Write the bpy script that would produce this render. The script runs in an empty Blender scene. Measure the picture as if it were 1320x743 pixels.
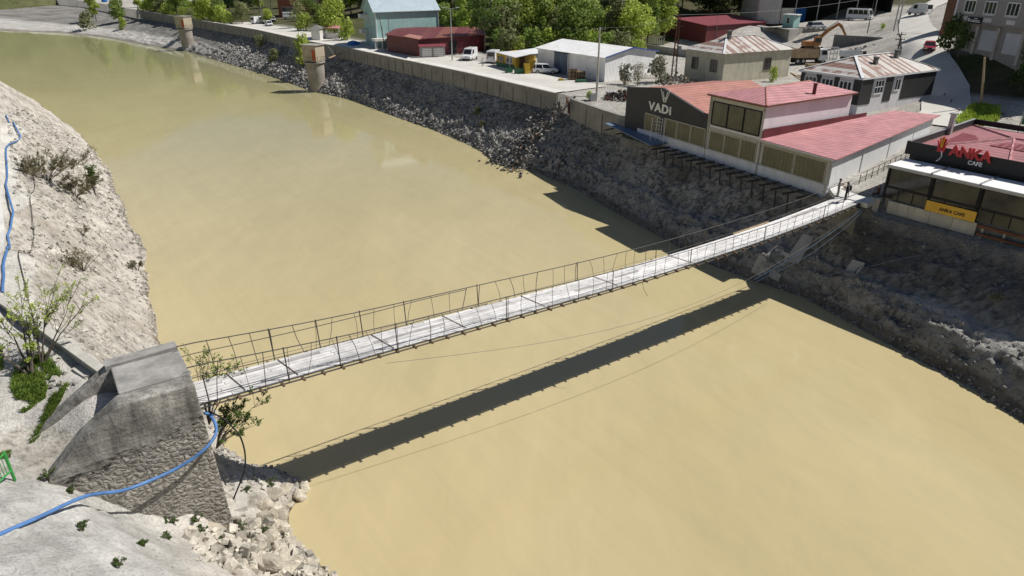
import bpy, bmesh, math, random
import numpy as np
from mathutils import Vector, Matrix, noise
R = math.radians
random.seed(7)
SC = bpy.context.scene
COL = SC.collection

# ------------------------------------------------------------------ frames
# Bridge frame: u runs along the river (downstream), v across it (away from the near bank), z up.
O2 = (27.37, 52.76); U2 = (0.5676857, -0.8232453); V2 = (0.8232453, 0.5676857)
def P(u, v, z=0.0):
    return (O2[0]+u*U2[0]+v*V2[0], O2[1]+u*U2[1]+v*V2[1], z)
def UV(x, y):
    dx, dy = x-O2[0], y-O2[1]
    return dx*U2[0]+dy*U2[1], dx*V2[0]+dy*V2[1]
BRZ = math.atan2(V2[1], V2[0])        # heading of the bridge

# ------------------------------------------------------------------ helpers
def rootmat(o):
    while o.parent is not None: o = o.parent
    return Matrix.Translation(o.location) @ Matrix.Rotation(o.rotation_euler.z, 4, 'Z')

class MB:
    """collects shapes in world space; build() links them as one mesh object"""
    def __init__(s): s.v = []; s.f = []; s.c = []
    def add(s, vs, fs, col=None):
        n = len(s.v); s.v += [tuple(p) for p in vs]
        s.f += [tuple(i+n for i in f) for f in fs]
        if col is not None:
            s.c += [col]*len(fs)
        return s
    def quad(s, a, b, c, d, col=None): return s.add([a,b,c,d], [(0,1,2,3)], col)
    def box(s, c, sz, rz=0.0, col=None):
        hx, hy, hz = sz[0]/2, sz[1]/2, sz[2]/2
        ca, sa = math.cos(rz), math.sin(rz); vs = []
        for dz in (-hz, hz):
            for dx, dy in ((-hx,-hy),(hx,-hy),(hx,hy),(-hx,hy)):
                vs.append((c[0]+dx*ca-dy*sa, c[1]+dx*sa+dy*ca, c[2]+dz))
        return s.add(vs, [(3,2,1,0),(4,5,6,7),(0,1,5,4),(1,2,6,5),(2,3,7,6),(3,0,4,7)], col)
    def beam(s, p, q, w, h, col=None, upv=(0,0,1)):
        p, q = Vector(p), Vector(q); d = (q-p).normalized()
        up = Vector(upv)
        if abs(d.dot(up)) > .98: up = Vector((1,0,0))
        a = d.cross(up).normalized()*w/2; b = a.normalized().cross(d).normalized()*h/2
        vs = [p-a-b,p+a-b,p+a+b,p-a+b,q-a-b,q+a-b,q+a+b,q-a+b]
        return s.add(vs, [(3,2,1,0),(4,5,6,7),(0,1,5,4),(1,2,6,5),(2,3,7,6),(3,0,4,7)], col)
    def tube(s, pts, r, n=6, col=None):
        pts = [Vector(p) for p in pts]; m = len(pts); vs = []
        for i, p in enumerate(pts):
            d = (pts[min(i+1,m-1)]-pts[max(i-1,0)]).normalized()
            up = Vector((0,0,1)) if abs(d.z) < .95 else Vector((1,0,0))
            a = d.cross(up).normalized(); b = a.cross(d)
            rr = r[i] if isinstance(r,(list,tuple)) else r
            for k in range(n):
                t = 2*math.pi*k/n
                vs.append(p + a*math.cos(t)*rr + b*math.sin(t)*rr)
        fs = []
        for i in range(m-1):
            for k in range(n):
                fs.append((i*n+k, i*n+(k+1)%n, (i+1)*n+(k+1)%n, (i+1)*n+k))
        fs.append(tuple(range(n-1,-1,-1))); fs.append(tuple((m-1)*n+k for k in range(n)))
        return s.add(vs, fs, col)
    def lathe(s, c, prof, n=24, col=None):
        vs = []
        for r, z in prof:
            for k in range(n):
                t = 2*math.pi*k/n; vs.append((c[0]+r*math.cos(t), c[1]+r*math.sin(t), c[2]+z))
        fs = []
        for i in range(len(prof)-1):
            for k in range(n):
                fs.append((i*n+k, i*n+(k+1)%n, (i+1)*n+(k+1)%n, (i+1)*n+k))
        fs.append(tuple(range(n-1,-1,-1))); fs.append(tuple((len(prof)-1)*n+k for k in range(n)))
        return s.add(vs, fs, col)
    def prism(s, poly, z0, z1, col=None):
        """poly: xy points counter-clockwise; z0/z1 number or list"""
        n = len(poly)
        zl = z0 if isinstance(z0,(list,tuple)) else [z0]*n
        zh = z1 if isinstance(z1,(list,tuple)) else [z1]*n
        vs = [(p[0],p[1],zl[i]) for i,p in enumerate(poly)]+[(p[0],p[1],zh[i]) for i,p in enumerate(poly)]
        fs = [tuple(range(n-1,-1,-1)), tuple(range(n,2*n))]
        fs += [(i,(i+1)%n,n+(i+1)%n,n+i) for i in range(n)]
        return s.add(vs, fs, col)
    def slab(s, quad, th, col=None):
        """quad: 3+ points of the top face in order; thickness th downwards"""
        n = len(quad)
        vs = [tuple(p) for p in quad]+[(p[0],p[1],p[2]-th) for p in quad]
        fs = [tuple(range(n)), tuple(range(2*n-1,n-1,-1))]+[(i,n+i,n+(i+1)%n,(i+1)%n) for i in range(n)]
        return s.add(vs, fs, col)
    def build(s, name, mat, parent=None, smooth=False, world=True):
        me = bpy.data.meshes.new(name)
        vs = s.v
        if parent is not None and world:
            inv = rootmat(parent).inverted(); vs = [inv @ Vector(p) for p in s.v]
        me.from_pydata([tuple(p) for p in vs], [], s.f)
        bm = bmesh.new(); bm.from_mesh(me); bmesh.ops.recalc_face_normals(bm, faces=bm.faces); 
        bm.to_mesh(me); bm.free()
        if s.c and len(s.c) == len(s.f):
            at_ = me.color_attributes.new('Col', 'FLOAT_COLOR', 'CORNER')
            for p in me.polygons:
                c = s.c[p.index]
                for li in p.loop_indices: at_.data[li].color = (c[0],c[1],c[2],1)
        if smooth:
            for p in me.polygons: p.use_smooth = True
        me.materials.append(mat)
        o = bpy.data.objects.new(name, me); COL.objects.link(o)
        if parent is not None: o.parent = parent
        return o

def thing(name, label, cat, loc=(0,0,0), rz=0.0, group=None):
    o = bpy.data.objects.new(name, None); COL.objects.link(o)
    o.empty_display_size = .3
    o.location = loc; o.rotation_euler = (0,0,rz); o['label'] = label; o['category'] = cat
    if group: o['group'] = group
    return o
def tag(o, label, cat, group=None, kind=None):
    o['label'] = label; o['category'] = cat
    if group: o['group'] = group
    if kind: o['kind'] = kind
    return o
def struct(o): o['kind'] = 'structure'; return o
def dup(root, loc, rz, label, group=None):
    r = root.copy(); COL.objects.link(r); r.location = loc; r.rotation_euler = (0,0,rz); r['label'] = label
    if group: r['group'] = group
    for ch in list(root.children):
        c = ch.copy(); COL.objects.link(c); c.parent = r
        for g in list(ch.children):
            d = g.copy(); COL.objects.link(d); d.parent = c
    return r

# ------------------------------------------------------------------ materials
def nt(name):
    m = bpy.data.materials.new(name); m.use_nodes = True
    t = m.node_tree; t.nodes.clear()
    out = t.nodes.new('ShaderNodeOutputMaterial'); b = t.nodes.new('ShaderNodeBsdfPrincipled')
    t.links.new(b.outputs[0], out.inputs[0])
    return m, t, b
def N(t, kind, **kw):
    n = t.nodes.new(kind)
    for k, v in kw.items():
        if k.startswith('i_'): n.inputs[k[2:].replace('_',' ')].default_value = v
        else: setattr(n, k, v)
    return n
def ramp(t, fac, stops):
    r = t.nodes.new('ShaderNodeValToRGB'); e = r.color_ramp.elements
    while len(e) < len(stops): e.new(.5)
    for i, (p, c) in enumerate(stops):
        e[i].position = p; e[i].color = (c[0],c[1],c[2],1) if isinstance(c,(tuple,list)) else (c,c,c,1)
    t.links.new(fac, r.inputs[0]); return r.outputs[0]
def mix(t, kind, fac, a, b):
    m = t.nodes.new('ShaderNodeMix'); m.data_type = 'RGBA'; m.blend_type = kind
    for s_, val in ((m.inputs[0],fac),(m.inputs[6],a),(m.inputs[7],b)):
        if hasattr(val,'is_output'): t.links.new(val, s_)
        elif isinstance(val,(int,float)): s_.default_value = val if s_.type=='VALUE' else (val,val,val,1)
        else: s_.default_value = (val[0],val[1],val[2],1)
    return m.outputs[2]
def coords(t, which='Object'):
    return t.nodes.new('ShaderNodeTexCoord').outputs[which]
def noi(t, co, scale, detail=5, rough=.6, dist=0.0):
    n = N(t,'ShaderNodeTexNoise'); n.inputs['Scale'].default_value = scale; n.inputs['Detail'].default_value = detail
    n.inputs['Roughness'].default_value = rough; n.inputs['Distortion'].default_value = dist
    t.links.new(co, n.inputs['Vector']); return n.outputs['Fac']
def bump(t, b, h, strength=.4, dist=.05):
    n = N(t,'ShaderNodeBump'); n.inputs['Strength'].default_value = strength; n.inputs['Distance'].default_value = dist
    t.links.new(h, n.inputs['Height']); t.links.new(n.outputs[0], b.inputs['Normal'])
def scaled(t, co, sc):
    m = N(t,'ShaderNodeMapping'); m.inputs['Scale'].default_value = sc; t.links.new(co, m.inputs['Vector']); return m.outputs[0]

def paint(name, c, rough=.6, var=.18, scale=1.2, metal=0.0, fine=14, dirt=.25, bmp=.0):
    """a weathered plain surface: large and small mottling, streaks of dirt"""
    m, t, b = nt(name); co = coords(t)
    n1 = noi(t, co, scale, 6, .65); n2 = noi(t, co, fine, 4, .6)
    st = noi(t, scaled(t, co, (.9,.9,.22)), 2.0, 6, .65)
    lo = tuple(x*(1-var) for x in c); hi = tuple(min(1,x*(1+var)) for x in c)
    a = ramp(t, n1, [(.3,lo),(.7,hi)])
    a = mix(t,'MULTIPLY', .5, a, ramp(t, n2, [(.3,.72),(.65,1.0)]))
    a = mix(t,'MULTIPLY', dirt, a, ramp(t, st, [(.3,.5),(.62,1.0)]))
    t.links.new(a, b.inputs['Base Color'])
    b.inputs['Roughness'].default_value = rough; b.inputs['Metallic'].default_value = metal
    if bmp: bump(t, b, n2, bmp, .02)
    return m
def vcol(name, rough=.9, var=.5, scale=4.0, bmp=.6, bdist=.08, crack=0.0, bscale=9):
    """tint from the mesh's colour attribute, broken up by noise"""
    m, t, b = nt(name); co = coords(t)
    at_ = N(t,'ShaderNodeVertexColor', layer_name='Col')
    n1 = noi(t, co, scale, 8, .7); n2 = noi(t, co, bscale, 8, .75); n3 = noi(t, co, scale*.22, 5, .6)
    a = mix(t,'MULTIPLY', 1.0, at_.outputs[0], ramp(t, n1, [(.25,1-var),(.5,.95),(.75,1+var*.5)]))
    a = mix(t,'MULTIPLY', 1.0, a, ramp(t, n3, [(.3,.8),(.7,1.12)]))
    a = mix(t,'MULTIPLY', .8, a, ramp(t, n2, [(.32,.55),(.52,1.0)]))
    sp = noi(t, scaled(t, co, (1,1,2.2)), scale*3.2, 4, .6, .6)
    a = mix(t,'MULTIPLY', .75, a, ramp(t, sp, [(.31,.48),(.40,1.0)]))  # flattened dark specks: shade of small ledges put into the colour
    h = mix(t,'ADD', .6, n2, sp)
    if crack:
        vo = N(t,'ShaderNodeTexVoronoi', feature='DISTANCE_TO_EDGE'); vo.inputs['Scale'].default_value = crack
        t.links.new(co, vo.inputs['Vector'])
        a = mix(t,'MULTIPLY', .6, a, ramp(t, vo.outputs[0], [(.0,.45),(.06,1.0)]))
    t.links.new(a, b.inputs['Base Color']); b.inputs['Roughness'].default_value = rough
    b.inputs['Specular IOR Level'].default_value = .2
    bump(t, b, h, bmp, bdist)
    return m
def corrug(name, c, axis=0, pitch=.25, rough=.45, var=.12, rust=None, rustamt=.45, stripes=None, ribs=.4):
    """sheet metal with ribs across object axis; optional rust in whole sheets"""
    m, t, b = nt(name); co = coords(t)
    sep = N(t,'ShaderNodeSeparateXYZ'); t.links.new(co, sep.inputs[0])
    w = N(t,'ShaderNodeMath', operation='MULTIPLY'); w.inputs[1].default_value = 2*math.pi/pitch; t.links.new(sep.outputs[axis], w.inputs[0])
    sn = N(t,'ShaderNodeMath', operation='SINE'); t.links.new(w.outputs[0], sn.inputs[0])
    n1 = noi(t, co, .7, 6, .7); n2 = noi(t, co, 6, 5, .7)
    a = ramp(t, n1, [(.3,tuple(x*(1-var) for x in c)),(.7,tuple(min(1,x*(1+var)) for x in c))])
    if rust is not None:
        fl = N(t,'ShaderNodeMath', operation='MULTIPLY'); fl.inputs[1].default_value = 1/(stripes or .9); t.links.new(sep.outputs[axis], fl.inputs[0])
        fo = N(t,'ShaderNodeMath', operation='FLOOR'); t.links.new(fl.outputs[0], fo.inputs[0])
        wn = N(t,'ShaderNodeTexWhiteNoise', noise_dimensions='1D'); t.links.new(fo.outputs[0], wn.inputs['W'])
        ad = N(t,'ShaderNodeMath', operation='ADD'); t.links.new(wn.outputs[0], ad.inputs[0])
        sc_ = N(t,'ShaderNodeMath', operation='MULTIPLY'); sc_.inputs[1].default_value = 1.3; t.links.new(noi(t, scaled(t,co,(1,1,1)), .9, 5,.7), sc_.inputs[0])
        t.links.new(sc_.outputs[0], ad.inputs[1])
        hf = N(t,'ShaderNodeMath', operation='MULTIPLY'); hf.inputs[1].default_value = .5; t.links.new(ad.outputs[0], hf.inputs[0])
        f = ramp(t, hf.outputs[0], [(.72-rustamt*.3,0.0),(.80-rustamt*.3,1.0)])
        f2 = mix(t,'MULTIPLY',1.0,f,ramp(t,n2,[(.3,.55),(.6,1.0)]))
        a = mix(t,'MIX', f2, a, rust)
    a = mix(t,'MULTIPLY', ribs, a, ramp(t, sn.outputs[0], [(.05,.55),(.5,1.0)]))
    a = mix(t,'MULTIPLY', .5, a, ramp(t, n2, [(.3,.7),(.6,1.0)]))
    a = mix(t,'MULTIPLY', .45, a, ramp(t, noi(t, scaled(t, co, (.35,.35,.35) if axis==0 else (.35,.35,.35)), 1.0, 6, .7, 1.5), [(.35,.72),(.6,1.06)]))
    t.links.new(a, b.inputs['Base Color']); b.inputs['Roughness'].default_value = rough
    bump(t, b, sn.outputs[0], .5, .03)
    return m
def glassy(name, c, rough=.12, var=.5):
    m, t, b = nt(name); co = coords(t)
    a = ramp(t, noi(t, co, .9, 3, .5), [(.3,tuple(x*(1-var) for x in c)),(.7,tuple(x*(1+var) for x in c))])
    t.links.new(a, b.inputs['Base Color']); b.inputs['Roughness'].default_value = rough
    return m
def carpaint(name, c):
    m, t, b = nt(name); co = coords(t)
    a = ramp(t, noi(t, co, 3, 5, .6), [(.3,tuple(x*.86 for x in c)),(.7,c)])
    t.links.new(a, b.inputs['Base Color']); b.inputs['Roughness'].default_value = .3
    b.inputs['Coat Weight'].default_value = .4; b.inputs['Coat Roughness'].default_value = .1
    return m
def leafmat(name, c1, c2):
    m, t, b = nt(name); co = coords(t)
    oi = N(t,'ShaderNodeObjectInfo')
    geo = N(t,'ShaderNodeNewGeometry')
    a = ramp(t, noi(t, co, .7, 3, .6), [(.34,c1),(.66,c2)])
    a = mix(t,'MULTIPLY', .8, a, ramp(t, geo.outputs['Random Per Island'], [(0,.55),(1,1.3)]))
    a = mix(t,'MULTIPLY', .6, a, ramp(t, oi.outputs['Random'], [(0,.7),(1,1.15)]))
    out = [n for n in t.nodes if n.type=='OUTPUT_MATERIAL'][0]
    t.links.new(a, b.inputs['Base Color']); b.inputs['Roughness'].default_value = .6; b.inputs['Specular IOR Level'].default_value = .25
    tr = N(t,'ShaderNodeBsdfTranslucent'); t.links.new(a, tr.inputs[0])
    ms = N(t,'ShaderNodeMixShader'); ms.inputs[0].default_value = .42
    t.links.new(b.outputs[0], ms.inputs[1]); t.links.new(tr.outputs[0], ms.inputs[2]); t.links.new(ms.outputs[0], out.inputs[0])
    return m

MT = {}
MT['bank'] = vcol('dark_bank_earth', var=.42, scale=1.6, bmp=1.0, bdist=.24, bscale=4)
MT['pale'] = vcol('pale_bank_rock', var=.32, scale=1.5, bmp=1.0, bdist=.12, bscale=8)
MT['stone'] = vcol('loose_stone', var=.35, scale=3, bmp=.4, bdist=.04)
MT['conc'] = paint('grey_concrete', (.36,.35,.32), .9, .22, .5, fine=9, dirt=.6, bmp=.5)
MT['conc_lt'] = paint('pale_concrete', (.52,.50,.45), .9, .15, .5, fine=9, dirt=.4, bmp=.3)
MT['conc_dk'] = paint('dark_concrete', (.20,.20,.19), .9, .25, .5, fine=9, dirt=.5, bmp=.4)
MT['steel'] = paint('dark_steel', (.05,.05,.05), .6, .3, 3)
MT['wire'] = paint('steel_wire', (.055,.053,.05), .55, .2, 3)
MT['galv'] = paint('galvanised_steel', (.42,.43,.44), .45, .15, 2, metal=.3)
MT['white'] = paint('white_paint', (.76,.77,.78), .6, .06, .6, dirt=.2)
MT['whitewarm'] = paint('warm_white_paint', (.74,.73,.69), .6, .08, .6, dirt=.25)
MT['black'] = paint('black_paint', (.014,.015,.018), .7, .3, 1)
MT['blackrub'] = paint('black_rubber', (.02,.02,.02), .8, .2, 3)
MT['bluehose'] = paint('blue_hose', (.09,.22,.50), .55, .2, 1.5, fine=6, dirt=.55)
MT['palehose'] = paint('pale_blue_pipe', (.36,.46,.62), .5, .12, 3, dirt=.3)
MT['wood'] = paint('brown_wood', (.16,.11,.07), .85, .3, 2)
MT['woodlt'] = paint('pale_timber', (.42,.31,.19), .85, .25, 2)
MT['green'] = paint('green_paint', (.05,.33,.07), .5, .15, 2)
MT['glass'] = glassy('window_glass', (.03,.035,.04))
MT['glasscar'] = glassy('car_glass', (.02,.022,.025), .08)

def water_mat():
    m, t, b = nt('muddy_water'); co = coords(t)
    n1 = noi(t, scaled(t,co,(.03,.012,1)), 1.0, 4, .55, .6); n2 = noi(t, scaled(t, co,(.12,.05,1)), 1.0, 5, .6, .8)
    a = ramp(t, n1, [(.34,(.485,.405,.225)),(.66,(.565,.478,.280))])
    a = mix(t,'MULTIPLY', .35, a, ramp(t, n2, [(.36,.86),(.64,1.06)]))
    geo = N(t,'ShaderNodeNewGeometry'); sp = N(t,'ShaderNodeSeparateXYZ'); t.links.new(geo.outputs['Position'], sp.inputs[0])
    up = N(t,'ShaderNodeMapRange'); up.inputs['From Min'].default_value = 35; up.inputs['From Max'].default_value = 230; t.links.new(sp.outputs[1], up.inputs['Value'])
    a = mix(t,'MIX', up.outputs[0], a, (.33,.325,.17))  # greener upstream: tree reflections put into the base colour
    fl = N(t,'ShaderNodeMapping'); fl.inputs['Rotation'].default_value = (0,0,R(55)); t.links.new(co, fl.inputs['Vector'])
    fs = noi(t, scaled(t, fl.outputs[0], (.05,.9,1)), 1.0, 6, .7, .8)
    a = mix(t,'MULTIPLY', .6, a, ramp(t, fs, [(.36,.96),(.5,1.0),(.66,1.03)]))
    a = mix(t,'MULTIPLY', .5, a, ramp(t, noi(t, scaled(t,co,(.5,.18,1)), 1.0, 5, .65, 1.0), [(.35,.93),(.65,1.03)]))
    t.links.new(a, b.inputs['Base Color']); b.inputs['Roughness'].default_value = .06; b.inputs['IOR'].default_value = 1.33
    h = noi(t, scaled(t,co,(1.0,1.0,1)), .9, 3, .5); bump(t, b, h, .10, .03)
    return m
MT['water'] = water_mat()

# ------------------------------------------------------------------ camera, sun, sky
cam = bpy.data.cameras.new('camera'); camo = bpy.data.objects.new('camera', cam); COL.objects.link(camo)
camo.location = (0,0,24.4); camo.rotation_euler = (R(90-25),0,0)
cam.sensor_width = 36; cam.lens = 24.0; cam.clip_end = 2500; SC.camera = camo
SUN_EL = R(51.5); SUN_D = Vector((.988*math.cos(SUN_EL), .156*math.cos(SUN_EL), math.sin(SUN_EL)))
sl = bpy.data.lights.new('sun', 'SUN'); sl.energy = 4.9; sl.angle = R(.5); sl.color = (1,.955,.89)
so = bpy.data.objects.new('sun', sl); COL.objects.link(so); so.rotation_euler = SUN_D.to_track_quat('Z','Y').to_euler(); so.location = (0,0,60)
w = bpy.data.worlds.new('World'); SC.world = w; w.use_nodes = True
bg = w.node_tree.nodes['Background']; sk = w.node_tree.nodes.new('ShaderNodeTexSky')
sk.sky_type = 'NISHITA'; sk.sun_disc = False; sk.sun_elevation = SUN_EL; sk.sun_rotation = R(81); sk.altitude = 900; sk.dust_density = 1.5
w.node_tree.links.new(sk.outputs[0], bg.inputs[0]); bg.inputs[1].default_value = .058
SC.view_settings.view_transform = 'Standard'; SC.view_settings.look = 'None'; SC.view_settings.exposure = 0
SC.cycles.max_bounces = 5; SC.cycles.transparent_max_bounces = 4

# ------------------------------------------------------------------ terrain functions
def itp(tab, x):
    if x <= tab[0][0]: return tab[0][1]
    for (a,fa),(b,fb) in zip(tab, tab[1:]):
        if x <= b: return fa+(fb-fa)*(x-a)/(b-a)
    return tab[-1][1]
def tps_fit(pts):
    p = np.array(pts, float); n = len(p); xy = p[:,:2]; z = p[:,2]
    d = np.linalg.norm(xy[:,None]-xy[None], axis=2); K = np.where(d>0, d*d*np.log(d+1e-9), 0)
    A_ = np.zeros((n+3,n+3)); A_[:n,:n] = K + np.eye(n)*1e-3; A_[:n,n]=1; A_[:n,n+1:]=xy; A_[n,:n]=1; A_[n+1:,:n]=xy.T
    return xy, np.linalg.solve(A_, np.concatenate([z,[0,0,0]]))
def tps_eval(fit, q):
    xy, wv = fit; q = np.atleast_2d(np.array(q, float)); out = []
    for i in range(0, len(q), 4000):
        qq = q[i:i+4000]; d = np.linalg.norm(qq[:,None]-xy[None], axis=2); K = np.where(d>0, d*d*np.log(d+1e-9), 0)
        out.append(K@wv[:-3]+wv[-3]+qq@wv[-2:])
    return np.concatenate(out)
def grid_obj(name, nu, nv, pts, cols, mat, smooth=True):
    me = bpy.data.meshes.new(name)
    fs = [(i*nv+j, (i+1)*nv+j, (i+1)*nv+j+1, i*nv+j+1) for i in range(nu-1) for j in range(nv-1)]
    me.from_pydata(pts, [], fs)
    at_ = me.color_attributes.new('Col','FLOAT_COLOR','POINT')
    at_.data.foreach_set('color', [x for c in cols for x in (c[0],c[1],c[2],1.0)])
    for p in me.polygons: p.use_smooth = smooth
    me.materials.append(mat); o = bpy.data.objects.new(name, me); COL.objects.link(o)
    if len(me.polygons) and me.polygons[0].normal.z < 0: me.flip_normals()
    return o
def fr(x, y, z, octv=5, H=.9): return noise.fractal(Vector((x,y,z)), H, 2.1, octv)
def lerp3(a, b, t): t = max(0,min(1,t)); return (a[0]+(b[0]-a[0])*t, a[1]+(b[1]-a[1])*t, a[2]+(b[2]-a[2])*t)

FAR_W = [(-900,-300),(-520,-120),(-440,-95),(-363,-56),(-340,-37),(-304,-23),(-261,-15),(-227,-6.7),(-183,-3.1),(-153,-1.0),(-124,-.6),(-111,2.0),(-92,1.8),(-74,2.0),(-61,1.3),(-57.4,.6),(-52,-1.0),(-49,-1.6),(-45.5,-.2),(-43.5,.4),(-34.75,0),(-23.9,-2.3),(-15.7,-3.7),(-9.9,-5.1),(-5,-4.8),(0,-4.1),(3,-4.8),(8.4,-6.05),(14,-7.1),(17.7,-8.5),(30,-12),(60,-20)]
WALL = [(-900,-260),(-560,-40),(-460,-14.8),(-322,-4.8),(-244,1.0),(-187,6.0),(-142,6.3),(-123,8.0),(-97,8.3),(-75,8.9),(-60,8.5),(-49,8.2),(-44,7.0),(-31.5,4.6)]
CREST = WALL + [(-30,2.9),(-25,2.5),(-17,1.5),(-10,.9),(-2.6,.3),(0,.15),(1.4,.3),(12,.4),(20,-.3),(60,-6)]
town_pts = []
for u, v, z in [(-31,12,8.4),(-31,25,8.6),(-50,14,8.6),(-50,30,8.6),(-50,45,8.8),(-75,16,8.6),(-75,40,8.7),(-75,70,8.9),(-95,20,8.7),(-100,40,9.0),(-90,60,9.0),(-85,95,9.5),
    (-130,18,8.8),(-130,45,10),(-180,16,8.8),(-180,45,10.5),(-240,14,8.8),(-240,50,12),(-330,10,8.8),(-330,60,15),(-460,0,8.8),(-460,60,18),(-900,-200,9),
    (-110,75,15),(-110,110,27),(-100,135,30),(-130,75,18),(-180,80,21),(-240,90,25),(-330,110,28),(-150,170,48),(-250,200,55),(-110,240,70),(-460,160,40),(-460,300,70),(-250,320,90),(-900,300,70),
    (-90,130,20),(-80,120,16),(-75,160,26),(-60,170,26),(-70,240,60),(-40,200,40),(-40,300,70),
    (0,3,8),(0,12,8.1),(0,22,8.4),(0,30,9.0),(10,5,8),(10,16,8.2),(12,30,9),(20,5,8),(20,20,8.3),(40,10,8),(40,40,10),(60,80,16),(60,200,40),(60,300,60),
    (-12,10,8.1),(-12,25,9.2),(-14,38,9.6),(-30,38,9.2),(-31,60,10.5),(-7,36.6,10.2),(-13,46,11.2),(-5,45,11.4),(-13,54,14.2),(-20,57.4,14.2),(-10.5,53.8,14.2),(-25,64,14.3),(4,52,13.5),(10,60,15),(-5,75,15.5),(-20,80,16.5),
    (-26.4,58,12.9),(-30,61,13.0),(-36,75,14.2),(-48,99,15.8),(-50,120,17.5),(-30,110,18),(-64,108,13.9),(-70,100,13.9),(-79,86,12.8),(-72,93,13),(-66,96,13.2),(-58,92,12.2),
    (-47.5,62.5,9.5),(-56,80,9.9),(-46,73,10.4),(-42,50,9.0),(-40,47,8.8),(-57,40,8.7),(-60,55,8.8),(-70,60,8.9),(-68,86,10.5),(-80,115,14.5)]:
    town_pts.append(P(u,v,z))
TOWN = tps_fit(town_pts)
def town_z(x, y): return float(tps_eval(TOWN, [(x,y)])[0])
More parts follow.
